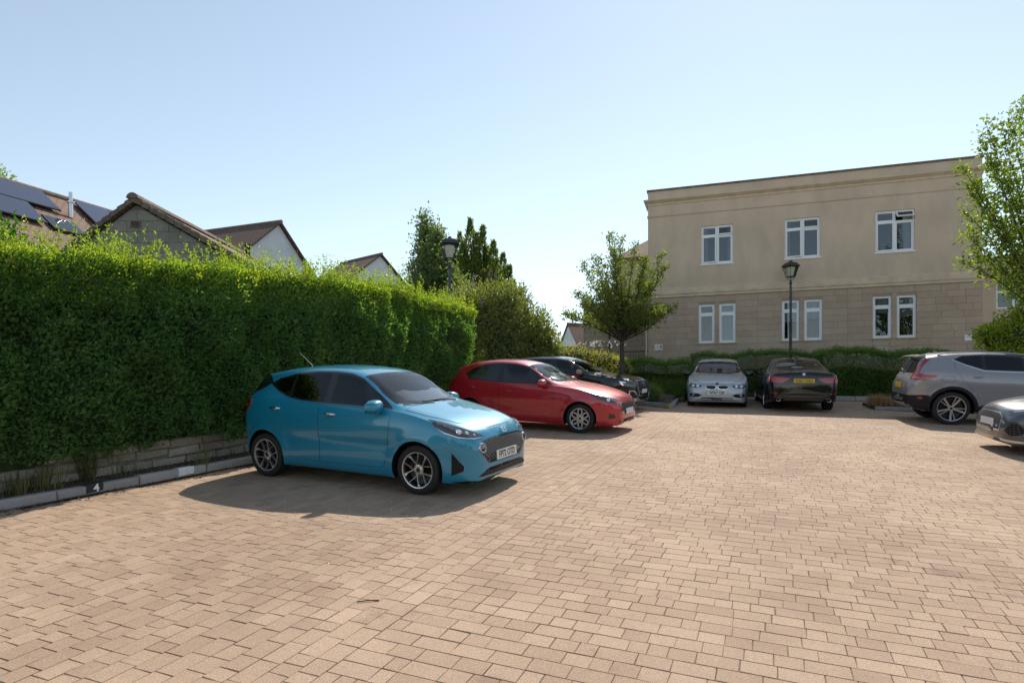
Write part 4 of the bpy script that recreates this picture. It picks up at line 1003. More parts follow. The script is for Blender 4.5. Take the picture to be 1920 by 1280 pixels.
# golden ground cover bank behind the dark SUV
gc = at(1120, 690, 22.5)
def wf(root, r):
    n = 60; P = np.stack([r.uniform(-1.3, 1.1, n), r.uniform(-.6, .2, n), .95+.18*r.rand(n)], -1); leaf_mesh('flowers', root, lm_white, leaf_arrays(P, np.tile(up3, (n, 1)), np.full(n, .10), .9, 1.2))['kind'] = 'stuff'
clump_shrub('golden_groundcover', 'bank of golden-yellow ground cover behind the dark SUV', GP(gc.x, gc.y, .85), [((-.75, 0, .42), (.85, .7, .55)), ((.15, -.1, .3), (.8, .7, .5)), ((.7, -.25, .15), (.5, .5, .4)), ((-1.5, .1, .5), (.8, .6, .55)), ((-.3, -.5, -.3), (1.3, .7, .7))], lm_yellow, .055, 17000, 62, extra=wf, corek=.85)
# low hedge runs along the facade
def low_hedge(name, label, u0, u1, back, h, th, seed, n, lm=lm_box, leaf=.05, h0=.0, zoff=.15):
    r = np.random.RandomState(seed); c = BQ((u0+u1)/2, back); root = empty(name, GP(c.x, c.y, zoff)); tag(root, label, 'hedge', 'low hedges before the building')
    P = []; O = []; L = u1-u0; bu = np.array([BU.x, BU.y, S*BU.y]); bb = np.array([BB.x, BB.y, S*BB.y])
    for k in range(n):
        x = r.uniform(-L/2, L/2); f = r.rand(); wob = .14*nz((x, seed, 0), 1.2)+.07*nz((x, seed, 4), 3.5)
        if f < .60: z = r.rand()*h*(1+wob); y = -th/2+.14*nz((x, z, seed), 1.8)+.08*nz((x, z, seed), 5)+.20*r.rand(); o = -bb+up3*.5
        elif f < .9: y = r.uniform(-th/2, th/2); z = h*(1+wob)+.08*nz((x, y, seed), 3)-.1*r.rand()+(.16*r.rand()**4); o = up3
        else: x = L/2*r.choice([-1, 1])+r.uniform(-.05, .05); y = r.uniform(-th/2, th/2); z = r.rand()*h; o = bu*np.sign(x)+up3*.4
        P.append(bu*x+bb*y+up3*z); O.append(o)
    leaf_mesh('foliage', root, lm, leaf_arrays(np.array(P), np.array(O), leaf*(.7+.6*r.rand(n)), .5, .85))['kind'] = 'stuff'
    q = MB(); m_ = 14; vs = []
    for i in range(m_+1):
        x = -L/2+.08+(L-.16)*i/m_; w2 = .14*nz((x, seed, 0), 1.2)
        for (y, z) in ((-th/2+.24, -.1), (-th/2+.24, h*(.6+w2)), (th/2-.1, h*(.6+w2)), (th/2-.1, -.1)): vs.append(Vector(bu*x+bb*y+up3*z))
    q.add(vs, [(i*4+j, (i+1)*4+j, (i+1)*4+j+1, i*4+j+1) for i in range(m_) for j in range(3)]+[(3, 2, 1, 0), (m_*4, m_*4+1, m_*4+2, m_*4+3)]); q.build('shade_core', m_core, root)  # dark core in place of the shade inside the low hedge
    return root
low_hedge('low_hedge', 'low dark green hedge left of the silver car', -.9, 1.75, -2.6, 1.10, 1.1, 71, 22000, zoff=.2)
low_hedge('low_hedge', 'low hedge behind the silver and black cars', 1.8, 6.3, -.9, 1.42, .9, 72, 26000)
low_hedge('low_hedge', 'bushy low hedge right of the black saloon', 6.0, 10.2, -1.7, 1.42, 1.2, 73, 30000, leaf=.06)
# grassy bank under the left hedge
gb = empty('grass_bank', GP(BQ(.6, -4.0).x, BQ(.6, -4.0).y, .15)); tag(gb, 'rough green grass bank between the domed shrub and the silver car', 'grass', kind='stuff')
rg_ = np.random.RandomState(77); pts = []
for k in range(900):
    u = rg_.uniform(-.9, 1.7); bk = rg_.uniform(-5.0, -3.1); q_ = BQ(u, bk); h_ = .12+.45*max(0, (bk+4.9)/1.8)
    pts.append((q_.x-gb.location.x, q_.y-gb.location.y, S*q_.y+h_-gb.location.z))
blades('grass', gb, lm_grass, pts, .26, 9, 78, lean=.9, width=.012)
q = MB(); cn = [BQ(-1.1, -5.1), BQ(1.7, -5.1), BQ(1.7, -3.0), BQ(-1.1, -3.0)]
q.add([Vector((c.x, c.y, S*c.y+h_)) for c, h_ in zip(cn, (.11, .11, .62, .62))]+[Vector((c.x, c.y, S*c.y)) for c in cn], [(0, 1, 2, 3), (0, 4, 5, 1), (1, 5, 6, 2), (3, 7, 4, 0)]); o = q.build('bank_soil', m_grassground); tag(o, kind='structure')
# soil bed along the facade
cs = [BQ(1.75, -1.6), BQ(6.2, -1.6), BQ(6.2, -2.6), BQ(13, -2.6), BQ(13, .3), BQ(1.75, .3)]
bed_mesh('facade_bed', [(c.x, c.y, .14) for c in cs])
fk = empty('facade_kerb', GP(BQ(6.2, -2.6).x, BQ(6.2, -2.6).y)); tag(fk, 'low kerb edging the bed behind the grey SUV', 'kerb'); fi = Matrix.Translation(-GP(BQ(6.2, -2.6).x, BQ(6.2, -2.6).y))
for i in range(7):
    c = BQ(6.2+.457+i*.915, -2.62); piece('kerbstone', fk, fi @ basis(GP(c.x, c.y), BU), .907, .12, .15, m_kerb, r=kr)
# island kerb with dry grass by the grey SUV
ik0 = ground_px(1640, 768); ik1 = ground_px(1720, 771); ikd = (ik1-ik0).to_2d().normalized()
isl = empty('island_kerb', ik0); tag(isl, 'kerbed island end with dry grass behind the grey SUV', 'kerb'); ii = Matrix.Translation(-ik0)
for i in range(4):
    c = ik0.to_2d()+ikd*(.457+i*.915); piece('kerbstone', isl, ii @ basis(GP(c.x, c.y), ikd), .907, .12, .10, m_kerb, r=kr)
ip = [ik0.to_2d(), ik0.to_2d()+ikd*3.6, ik0.to_2d()+ikd*3.6+BB*1.6, ik0.to_2d()+BB*1.6]; bed_mesh('island_bed', [(c.x, c.y, .085) for c in ip])
dg_ = empty('dry_grass_clump', GP(ik0.x+.35, ik0.y+.3, .08)); tag(dg_, 'clump of dry brown grass on the island behind the grey SUV', 'grass clump')
blades('blades', dg_, lm_dry, [(random.uniform(-.25, .75), random.uniform(-.15, .3), 0) for _ in range(34)], .42, 14, 5, lean=.8, width=.007)

# ---- tree overhanging from the right, lime shrub below
tb = at(1985, 640, 16.5); base = (tb.x, tb.y, S*16.5); limbs = []
rt = random.Random(14)
for k in range(13):
    a = rt.uniform(0, 2*math.pi); t = rt.random(); ln = rt.uniform(.9, 1.7)*(1-.45*t); z = .3+5.0*t
    limbs.append(((math.cos(a)*ln, math.sin(a)*ln*.8, z), (math.cos(a)*.25, math.sin(a)*.2, .3)))
for (px, py) in ((1803, 312), (1812, 398), (1808, 440), (1806, 492), (1840, 262), (1850, 230), (1915, 190), (1835, 345), (1880, 240), (1825, 470), (1860, 300), (1812, 345), (1895, 215), (1850, 400)):
    q_ = at(px, py, 16.3+rt.uniform(-.6, .5)); limbs.append(((q_.x-base[0], q_.y-base[1], q_.z-base[2]-2.2), (-.1, 0, .25)))
limb_tree('overhanging_tree', 'leafy tree reaching in from the right edge over the building', base, 2.2, limbs, lm_right, .12, 5, .10, 15, limb_k=.22, spread=.10, twig_len=.42, upw=.15, start=.3)
p = at(1895, 640, 17.3); clump_shrub('lime_shrub', 'bright lime-green shrub behind the grey SUV at the right edge', (p.x, p.y, S*17.3), [((.1, 0, 2.1), (.75, .6, .65)), ((-.45, 0, 2.0), (.5, .4, .38)), ((.6, 0, 2.5), (.6, .5, .6)), ((-.75, -.1, 2.15), (.35, .25, .18)), ((.2, .1, 1.0), (.7, .6, 1.0))], lm_lime, .10, 5200, 81, aspect=.55, corek=.6)

# ---- unseen trees added behind the viewer for paint and glass to reflect
for k, (x, y, hh_, rr_) in enumerate(((-15, -12, 5.2, 3.2), (-8, -15, 6.4, 3.4), (-1, -13, 4.2, 3.0), (6.5, -16, 6.8, 3.6), (14, -13, 5.0, 3.2))):
    clump_shrub('reflection_tree', ('unseen broad leafy tree added for reflections, first from the hedge side', 'unseen tall leafy tree added for reflections, second from the hedge side', 'unseen low round tree added for reflections straight behind the viewer', 'unseen tallest leafy tree added for reflections behind the viewer', 'unseen broad leafy tree added for reflections, on the building side')[k], GP(x, y, -.1), [((0, 0, hh_*.62), (rr_, 2.2, hh_*.38)), ((rr_*.5, .3, hh_*.5), (rr_*.7, 1.8, hh_*.3)), ((-rr_*.6, 0, hh_*.4), (rr_*.7, 1.8, hh_*.3)), ((0, 0, hh_*.2), (.5, .5, hh_*.25))], lm_cherry, .32, 2600, 200+k, cat='tree', group='trees added behind the viewer for reflections')
# ---- weeds at the foot of the hedge wall
wr_ = random.Random(33)
for k, (px, h_, lab) in enumerate(((110, .42, 'tall weeds in front of the low wall near the left edge'), (232, .55, 'feathery weed clump against the low wall, left of the white kerb mark'), (385, .36, 'small weed on the kerb just behind the blue car'), (60, .30, 'low weeds by the wall at the left edge'))):
    a = (K0.x-(px-960)/F*K0.y)/((px-960)/F*KD.y-KD.x); c = KP(a, .42 if k != 2 else .1, .09)
    w = empty('weed_clump', c); tag(w, lab, 'weeds'); blades('blades', w, lm_weed, [(wr_.uniform(-.26, .26), wr_.uniform(-.12, .12), 0) for _ in range(14 if k != 2 else 3)], h_, 7, 90+k, lean=1.3, width=.0045)
# fallen leaves / litter in the strip and along the kerb
n = 2600; r = np.random.RandomState(12); P = []
for k in range(n):
    a = r.uniform(-4, 4.2); b = .14+.46*r.rand() if r.rand() < .72 else -.25*r.rand()**2; P.append(V3(KP(a, b, .10 if b > .1 else .006)))
fl = leaf_mesh('fallen_leaves', None, leaf_mat('dead_leaf', (.07, .035, .02), (.20, .11, .06), (.42, .34, .24), trans=.1, tcol=(1, .8, .5)), leaf_arrays(np.array(P), np.tile(np.array([0, 0, .12]), (n, 1)), .03*(.5+.9*r.rand(n)), .6, 1.0)); tag(fl, 'scattered brown fallen leaves along the kerb and wall', 'leaves', kind='stuff')
n = 420; P = []
for k in range(n):
    y = r.uniform(4.6, 7.0); P.append(V3(GP(-.9+r.normal(0, 1.0)-.45*(y-4.5), y, .003)))
pt = leaf_mesh('fallen_petals', None, leaf_mat('pale_petal', (.55, .5, .42), (.75, .7, .62), None, trans=.1, tcol=(1, 1, 1)), leaf_arrays(np.array(P), np.tile(np.array([0, 0, .05]), (n, 1)), .014*(.6+.8*r.rand(n)), .7, .9)); tag(pt, 'pale fallen petals scattered over the paving before the blue car', 'petals', kind='stuff')
tw = MB(); c = ground_px(690, 1128); tw.tube([c+Vector((-.07, -.01, .006)), c+Vector((0, .005, .01)), c+Vector((.07, .02, .006))], .004, 5); o = tw.build('twig', m_twig); tag(o, 'thin dark twig lying on the paving in front of the blue car', 'twig')
# ================================================================== CARS
def pchip(pts):
    pts = sorted(pts); x = np.array([p[0] for p in pts], float); y = np.array([p[1] for p in pts], float)
    h = np.diff(x); dl = np.diff(y)/h; d = np.zeros_like(y)
    for i in range(1, len(x)-1):
        if dl[i-1]*dl[i] > 0:
            w1 = 2*h[i]+h[i-1]; w2 = h[i]+2*h[i-1]; d[i] = (w1+w2)/(w1/dl[i-1]+w2/dl[i])
    d[0], d[-1] = dl[0], dl[-1]
    def f(q):
        q = np.clip(q, x[0], x[-1]); i = np.clip(np.searchsorted(x, q)-1, 0, len(h)-1); t = (q-x[i])/h[i]
        return (1+2*t)*(1-t)**2*y[i]+t*(1-t)**2*h[i]*d[i]+t*t*(3-2*t)*y[i+1]+t*t*(t-1)*h[i]*d[i+1]
    return f
def sstep(a, b, v): t = np.clip((v-a)/(b-a), 0, 1); return t*t*(3-2*t)

m_tyre = mat('tyre_rubber', (.014, .014, .015), .75, bump=.2, bscale=80)
m_blackplastic = mat('black_plastic', (.014, .014, .016), .5, spec=.2)
m_gloss = mat('gloss_black_trim', (.008, .008, .009), .12, coat=.5)
m_chrome = mat('chrome', (.75, .76, .78), .12, metal=1)
m_satin = mat('machined_alloy', (.62, .62, .63), .28, metal=.85)
m_darkalloy = mat('dark_alloy', (.02, .02, .022), .35, metal=.3)
m_carglass = mat('car_glass', (.006, .008, .010), .015, ior=1.52)
m_lens = mat('headlamp_lens', (.05, .055, .06), .04, ior=1.6, coat=.6)
m_lamp_in = mat('lamp_reflector', (.75, .76, .78), .10, metal=1)
m_redlens = mat('red_lens', (.30, .008, .012), .10, coat=.8)
m_plate_w = mat('plate_white', (.72, .72, .70), .4); m_plate_y = mat('plate_yellow', (.75, .48, .04), .4); m_platetext = mat('plate_text', (.01, .01, .012), .5)
m_badgeblue = mat('badge_blue', (.02, .10, .35), .3)
def paint(name, col, rough=.28, metal=.35):
    return mat(name, col, .35, metal=min(metal, .2) if max(col) > .03 else 0, coat=1.0, spec=.5 if max(col) > .03 else .1)
def grid_mat(name, sx, sz, col=(.012, .012, .013), bar=(.30, .31, .32), diamond=False, thick=.2):
    """grille insert: relief pattern of bars"""
    m, nt, p = nodes(name); L = nt.links; tc = N(nt, 'ShaderNodeTexCoord'); sp = N(nt, 'ShaderNodeSeparateXYZ'); L.new(tc.outputs['Object'], sp.inputs[0])
    def wave(a, s, off=0):
        k = N(nt, 'ShaderNodeMath', operation='MULTIPLY_ADD'); L.new(a, k.inputs[0]); k.inputs[1].default_value = s; k.inputs[2].default_value = off
        f = N(nt, 'ShaderNodeMath', operation='PINGPONG'); L.new(k.outputs[0], f.inputs[0]); f.inputs[1].default_value = 1; return f.outputs[0]
    if diamond:
        a = N(nt, 'ShaderNodeMath', operation='MULTIPLY'); L.new(sp.outputs['Y'], a.inputs[0]); a.inputs[1].default_value = sx
        b = N(nt, 'ShaderNodeMath', operation='MULTIPLY'); L.new(sp.outputs['Z'], b.inputs[0]); b.inputs[1].default_value = sz
        s = N(nt, 'ShaderNodeMath', operation='ADD'); d = N(nt, 'ShaderNodeMath', operation='SUBTRACT')
        for q in (s, d): L.new(a.outputs[0], q.inputs[0]); L.new(b.outputs[0], q.inputs[1])
        w1, w2 = wave(s.outputs[0], 1), wave(d.outputs[0], 1)
    else: w1, w2 = wave(sp.outputs['Y'], sx), wave(sp.outputs['Z'], sz)
    mn = N(nt, 'ShaderNodeMath', operation='MINIMUM'); L.new(w1, mn.inputs[0]); L.new(w2, mn.inputs[1])
    lt = N(nt, 'ShaderNodeMath', operation='LESS_THAN'); L.new(mn.outputs[0], lt.inputs[0]); lt.inputs[1].default_value = thick
    mx = N(nt, 'ShaderNodeMix', data_type='RGBA'); L.new(lt.outputs[0], mx.inputs[0]); mx.inputs[6].default_value = (*col, 1); mx.inputs[7].default_value = (*bar, 1)
    L.new(mx.outputs[2], p.inputs['Base Color']); p.inputs['Roughness'].default_value = .45; p.inputs['Specular IOR Level'].default_value = .15
    b = N(nt, 'ShaderNodeBump', Strength=1.0, Distance=.01); L.new(lt.outputs[0], b.inputs['Height']); L.new(b.outputs[0], p.inputs['Normal'])
    return m
m_gr_diamond = grid_mat('grille_diamond', 30, 46, diamond=True, thick=.17, bar=(.34, .345, .35))
m_gr_mesh = grid_mat('grille_mesh', 50, 50, bar=(.05, .05, .052), thick=.3)
m_gr_bars = grid_mat('grille_bars', 45, .01, bar=(.03, .03, .032), thick=.35)
m_gr_horiz = grid_mat('grille_slats', .01, 45, bar=(.06, .06, .062), thick=.35)

m_cabin = mat('cabin_lining', (.10, .098, .095), .85); m_dash = mat('dashboard_plastic', (.04, .04, .042), .6); m_seat = mat('seat_fabric', (.09, .09, .095), .9)
m_tint = glass_mat('tinted_window', (.78, .82, .81), 1.5); m_tint_dark = glass_mat('privacy_window', (.10, .11, .115), 1.5); m_wscreen = glass_mat('windscreen_glass', (.80, .85, .84), 1.52)
def full2(P): return P+[(-y, z) for y, z in P[::-1] if abs(y) > 1e-6]
class Car:
    def __init__(s, name, label, group, pos, head, sp):
        s.sp = sp; s.W = max(p[1] for p in sp['w']); s.R = sp['R']; s.ax = sp['ax']
        s.f = {k: pchip(sp[k]) for k in ('zt', 'zs', 'zb', 'w', 'wr')}
        s.prof = pchip(sp.get('prof', [(0, .93), (.08, .962), (.22, .974), (.40, .979), (.60, .996), (.74, 1.0), (.88, .985), (1, .952)]))
        s.root = empty(name, (0, 0, 0)); tag(s.root, label, 'car', group)
        u = Vector((0, -math.sin(math.atan(S)), math.cos(math.atan(S)))); h = Vector((head[0], head[1], S*head[1])); h -= u*h.dot(u); h.normalize(); l = u.cross(h)
        o = GP(pos[0], pos[1], sp.get('lift', 0))
        s.root.matrix_world = Matrix(((h.x, l.x, u.x, o.x), (h.y, l.y, u.y, o.y), (h.z, l.z, u.z, o.z), (0, 0, 0, 1)))
        V, Q = s.grid(150, 3); s.dv = V
        me = np_mesh('tmp', V, Q); vn = np.zeros(len(V)*3, np.float32); me.vertex_normals.foreach_get('vector', vn); s.dn = vn.reshape(-1, 3)
        s.dq = Q; s.bvh = BVHTree.FromPolygons([Vector(v) for v in V], [tuple(int(i) for i in q) for q in Q]); bpy.data.meshes.remove(me)
        # orient normals outward
        if (s.dn*(V-np.array([0, 0, .7]))).sum() < 0: s.dn = -s.dn
        s.body()
    def section(s, x, k):
        f = {n: float(g(x)) for n, g in s.f.items()}; W = f['w']; zb, zs, zt = f['zb'], f['zs'], f['zt']; zs = min(zs, zt-.015)
        pts = [(0, zb), (W*.5, zb), (W*.80, zb)]
        us = np.linspace(0, 1, 9*k+1)
        for u in us:
            z = zb+(zs-zb)*u; y = W*float(s.prof(u)); uu = u
            if u < .001: z += .0
            for xa in (s.ax, -s.ax):
                r = math.hypot(x-xa, z-s.R); y += s.sp.get('flare', .014)*math.exp(-((r-(s.R+.06))/.07)**2)*(1 if u < .9 else .5)*min(1, W/s.W)**6
            cr = s.sp.get('crease')
            if cr: y += cr[1]*math.exp(-((u-cr[0])/.09)**2)*min(1, W/s.W)**4
            pts.append((y, z))
        hgt = zt-zs; kc = .70+.235*float(sstep(.1, .42, hgt)); S0 = np.array(pts[-1]); C = np.array((min(f['wr'], S0[0]*.93), zs+hgt*kc)); T = np.array((0, zt))
        r1 = .80 if hgt > .3 else .62; r2 = .30
        P1 = S0+(C-S0)*r1; P2 = C+(T-C)*r2
        for t in np.linspace(0, 1, 5*k+1)[1:]: pts.append(tuple(S0+(P1-S0)*t))
        for t in np.linspace(0, 1, 4*k+1)[1:]: pts.append(tuple(P1*(1-t)**2+2*C*t*(1-t)+P2*t*t))
        for t in np.linspace(0, 1, 4*k+1)[1:]:
            q = P2+(T-P2)*t; q[1] = P2[1]+(T[1]-P2[1])*(1-(1-t)**2); pts.append(tuple(q))
        return pts
    def grid(s, n, k):
        x0, x1 = s.sp['w'][0][0], s.sp['w'][-1][0]; xr, xf = min(x0, x1), max(x0, x1)
        t = np.linspace(0, 1, n); e = .5-.5*np.cos(np.pi*t); xs = xr+(xf-xr)*(.55*e+.45*(.5-.5*np.cos(np.pi*e)))
        sec = [s.section(x, k) for x in xs]; m = len(sec[0]); V = []; idx = lambda i, j, sd: (i*(2*m)+(j if sd == 0 else m+j))
        for x, q in zip(xs, sec):
            V += [(x, y, z) for y, z in q]+[(x, -y, z) for y, z in q]
        Q = []
        for i in range(n-1):
            for j in range(m-1):
                Q.append((idx(i, j, 0), idx(i, j+1, 0), idx(i+1, j+1, 0), idx(i+1, j, 0))); Q.append((idx(i, j, 1), idx(i+1, j, 1), idx(i+1, j+1, 1), idx(i, j+1, 1)))
        for i, fl in ((0, False), (n-1, True)):
            for j in range(m-1):
                q = (idx(i, j, 0), idx(i, j, 1), idx(i, j+1, 1), idx(i, j+1, 0)); Q.append(q if fl else q[::-1])
        V = np.array(V)
        # weld centre-line duplicates
        key = {}; remap = np.arange(len(V))
        for a in range(len(V)):
            if abs(V[a, 1]) < 1e-7:
                kk = (round(V[a, 0], 6), round(V[a, 2], 6)); remap[a] = key.setdefault(kk, a)
        Qn = []
        for q in Q:
            r = [int(remap[i]) for i in q]; d = []
            for i in r:
                if i not in d: d.append(i)
            if len(d) >= 3: Qn.append(d+[d[-1]]*(4-len(d)) if False else d)
        # triangles padded into quads are avoided: split into uniform triangles when needed
        if any(len(q) == 3 for q in Qn):
            T = []
            for q in Qn:
                T.append(q[:3]); 
                if len(q) == 4: T.append([q[0], q[2], q[3]])
            return V, np.array(T)
        return V, np.array(Qn)
    def body(s):
        V, Q = s.grid(84, 2)
        bm = bmesh.new(); vs = [bm.verts.new(v) for v in V]
        for q in Q:
            try: bm.faces.new([vs[i] for i in q])
            except ValueError: pass
        bmesh.ops.delete(bm, geom=[v for v in bm.verts if not v.link_faces], context='VERTS'); bmesh.ops.recalc_face_normals(bm, faces=bm.faces)
        me = bpy.data.meshes.new('body'); bm.to_mesh(me); bm.free(); me.materials.append(s.sp['paint']); me.materials.append(m_blackplastic)
        o = link('body', me, s.root); s.bodyobj = o
        q = MB(); Ra = s.R+s.sp.get('gap', .05)
        for xa in (s.ax, -s.ax):
            for sg in (1, -1):
                y0, y1 = sg*(s.W-.27), sg*(s.W+.2); n = 40; a = len(q.v)
                for y in (y0, y1): q.v += [(xa+Ra*math.cos(2*math.pi*i/n), y, s.R+Ra*math.sin(2*math.pi*i/n)) for i in range(n)]
                q.f += [(a+i, a+(i+1) % n, a+n+(i+1) % n, a+n+i) for i in range(n)]+[tuple(a+i for i in range(n))[::-1], tuple(a+n+i for i in range(n))]; q.m += [0]*(n+2)
        c = q.build('cutter', m_blackplastic)
        md = o.modifiers.new('arches', 'BOOLEAN'); md.operation = 'DIFFERENCE'; md.solver = 'EXACT'; md.object = c; md.material_mode = 'TRANSFER'
        s_mw = s.root.matrix_world.copy(); s.root.matrix_world = Matrix.Identity(4)
        bpy.context.view_layer.update()
        dg = bpy.context.evaluated_depsgraph_get(); nm = bpy.data.meshes.new_from_object(o.evaluated_get(dg)); o.modifiers.clear(); old = o.data; o.data = nm; nm.name = 'body'
        bpy.data.meshes.remove(old); cd = c.data; bpy.data.objects.remove(c); bpy.data.meshes.remove(cd)
        s.root.matrix_world = s_mw
        nm.polygons.foreach_set('use_smooth', [True]*len(nm.polygons)); nm.set_sharp_from_angle(angle=math.radians(40))
    def hit(s, p, d):
        loc, nrm, i, dist = s.bvh.ray_cast(p, d)
        if loc is None: return None, None
        q = s.dq[i]; w = [1/((Vector(s.dv[j])-loc).length+1e-5) for j in q]; n = Vector((0, 0, 0))
        for j, k in zip(q, w): n += Vector(s.dn[j])*k
        return loc, n.normalized()
    def patch(s, name, pts, d, off, m, parent=None, spacing=.045, mirror=True, rnd=0, holes=()):
        """lay a shaped panel on the body: outline pts (3-D, only the two axes across d matter) carried along d onto the skin"""
        d = Vector(d).normalized(); e2 = Vector((0, 1, 0)) if abs(d.z) > .8 else Vector((0, 0, 1)); e1 = e2.cross(d).normalized(); e2 = d.cross(e1).normalized()
        P = [(Vector(p).dot(e1), Vector(p).dot(e2)) for p in pts]
        for _ in range(rnd):                                 # Chaikin corner cutting
            Q = []
            for i in range(len(P)):
                a, b = P[i], P[(i+1) % len(P)]; Q += [(a[0]*.75+b[0]*.25, a[1]*.75+b[1]*.25), (a[0]*.25+b[0]*.75, a[1]*.25+b[1]*.75)]
            P = Q
        out = []
        for i in range(len(P)):
            a, b = Vector(P[i]), Vector(P[(i+1) % len(P)]); n = max(1, int((b-a).length/spacing))
            for k in range(n): out.append(a+(b-a)*(k/n))
        loops = [(0, len(out))]
        for hpts in holes:
            hp_ = [Vector((Vector(p).dot(e1), Vector(p).dot(e2))) for p in hpts]; k0 = len(out)
            for i in range(len(hp_)):
                a, b = hp_[i], hp_[(i+1) % len(hp_)]; n = max(1, int((b-a).length/spacing))
                for k in range(n): out.append(a+(b-a)*(k/n))
            loops.append((k0, len(out)))
        def inside(x, y):
            c = False; j = len(out)-1
            for (l0, l1) in loops:
                j = l1-1
                for i in range(l0, l1):
                    xi, yi = out[i]; xj, yj = out[j]
                    if (yi > y) != (yj > y) and x < (xj-xi)*(y-yi)/(yj-yi)+xi: c = not c
                    j = i
            return c
        x0, x1 = min(p[0] for p in out), max(p[0] for p in out); y0, y1 = min(p[1] for p in out), max(p[1] for p in out); nb_ = len(out); allp = list(out)
        gx = x0+spacing*.5
        ob = np.array([(p[0], p[1]) for p in out])
        while gx < x1:
            gy = y0+spacing*.5
            while gy < y1:
                if inside(gx, gy) and np.min(np.hypot(ob[:, 0]-gx, ob[:, 1]-gy)) > spacing*.45: allp.append(Vector((gx, gy)))
                gy += spacing
            gx += spacing
        r = delaunay_2d_cdt(allp, [(i, i+1 if i+1 < l1 else l0) for l0, l1 in loops for i in range(l0, l1)], [], 2 if holes else 1, 1e-5); vv, ff = r[0], r[2]
        H_ = [s.hit(e1*p[0]+e2*p[1]-d*6, d) for p in vv]
        pos = []; nr = []; mp = {}
        for i, (l, n) in enumerate(H_):
            if l is not None: mp[i] = len(pos); pos.append(l+n*off); nr.append(n)
        fs = [[mp[i] for i in f] for f in ff if all(i in mp for i in f)]
        if not fs: return None
        edges = {}
        for f in fs:
            for i in range(3):
                a, b = f[i], f[(i+1) % 3]; edges[(a, b)] = edges.get((a, b), 0)+1
        rim = [(a, b) for (a, b) in edges if (b, a) not in edges]; lower = {}
        base = len(pos)
        for a, b in rim:
            for i in (a, b):
                if i not in lower: lower[i] = len(pos); pos.append(pos[i]-nr[i]*(off+.004)); nr.append(nr[i])
        # orientation: make faces look along the outward normal
        f0 = fs[len(fs)//2]; nn = (pos[f0[1]]-pos[f0[0]]).cross(pos[f0[2]]-pos[f0[0]])
        flip = nn.dot(nr[f0[0]]) < 0
        F_ = [f[::-1] if flip else f for f in fs]+[([a, lower[a], lower[b], b] if not flip else [b, lower[b], lower[a], a]) for a, b in rim]
        res = []
        for sg in ((1, -1) if mirror else (1,)):
            vs = [(p.x, p.y*sg, p.z) for p in pos]; fc = F_ if sg == 1 else [f[::-1] for f in F_]
            me = bpy.data.meshes.new(name); me.from_pydata(vs, [], fc); me.materials.append(m); me.polygons.foreach_set('use_smooth', [True]*len(me.polygons)); me.update()
            me.normals_split_custom_set_from_vertices([(n.x, n.y*sg, n.z) for n in nr])
            par = parent[0 if sg == 1 else 1] if isinstance(parent, (list, tuple)) else (parent or s.root)
            res.append(link(name, me, par))
        return res
    def cut(s, q):
        o = s.bodyobj; c = q.build('cutter', m_cabin); md = o.modifiers.new('cut', 'BOOLEAN'); md.operation = 'DIFFERENCE'; md.solver = 'EXACT'; md.object = c; md.material_mode = 'TRANSFER'
        mw = s.root.matrix_world.copy(); s.root.matrix_world = Matrix.Identity(4); bpy.context.view_layer.update()
        dg = bpy.context.evaluated_depsgraph_get(); nm = bpy.data.meshes.new_from_object(o.evaluated_get(dg)); o.modifiers.clear(); old = o.data; o.data = nm; nm.name = 'body'
        bpy.data.meshes.remove(old); cd = c.data; bpy.data.objects.remove(c); bpy.data.meshes.remove(cd); s.root.matrix_world = mw
        nm.polygons.foreach_set('use_smooth', [True]*len(nm.polygons)); nm.set_sharp_from_angle(angle=math.radians(40))
    def glaze(s, dlo, panes, ws, rw, cabin, rtop=False, tints=None, zf=.52, m_tr=None, wsurr=.028, seats=(.12, -.75)):
        """hollow the cabin, open the windows, fit trims, panes, seats, dashboard and steering wheel"""
        xa, xb = cabin; q = MB(); n = 26; rings = []
        for i in range(n):
            x = xa+(xb-xa)*i/(n-1); f = {k: float(g(x)) for k, g in s.f.items()}; zt, zs = f['zt'], min(f['zs'], f['zt']-.015); hg = zt-zs; kc = .70+.235*float(sstep(.1, .42, hg)); sy = f['w']*float(s.prof(1)); cy = min(f['wr'], sy*.93)
            half = [(sy-.16, zf), (sy-.075, zs-.03), (cy-.045, max(zs-.02, zs+hg*kc-.045)), (cy*.5, max(zs-.015, zt-.055))]
            rings.append([(x, y, z) for y, z in half]+[(x, -y, z) for y, z in half[::-1]])
        m = len(rings[0]); q.v = [p for r in rings for p in r]; q.f = [(i*m+j, i*m+(j+1) % m, (i+1)*m+(j+1) % m, (i+1)*m+j) for i in range(n-1) for j in range(m)]+[tuple(range(m))[::-1], tuple((n-1)*m+j for j in range(m))]; q.m = [0]*len(q.f)
        s.cut(q)
        pp = [shrink(clipx(shrink(dlo, .018), a, b), .004) for a, b in panes]; q = MB()
        for p in pp:
            for sg in (1, -1): q.prism([(x, -z) for x, z in shrink(p, .004)], sg*.42, sg*1.4, M=Matrix.Rotation(-math.pi/2, 4, 'X'))
        s.cut(q)
        full = lambda P: P+[(x, -y) for x, y in P[::-1] if abs(y) > 1e-6]
        q = MB(); wi = shrink(full(ws), .006); q.prism(wi, zf+.22, 2.2)
        if rtop: q.prism(shrink(full(rw), .006), zf+.3, 2.2)
        else: q.prism([(y, z) for y, z in shrink(full2(rw), .006)], -3.2, xa+.15, M=Matrix(((0, 0, 1, 0), (1, 0, 0, 0), (0, 1, 0, 0), (0, 0, 0, 1))))
        s.cut(q)
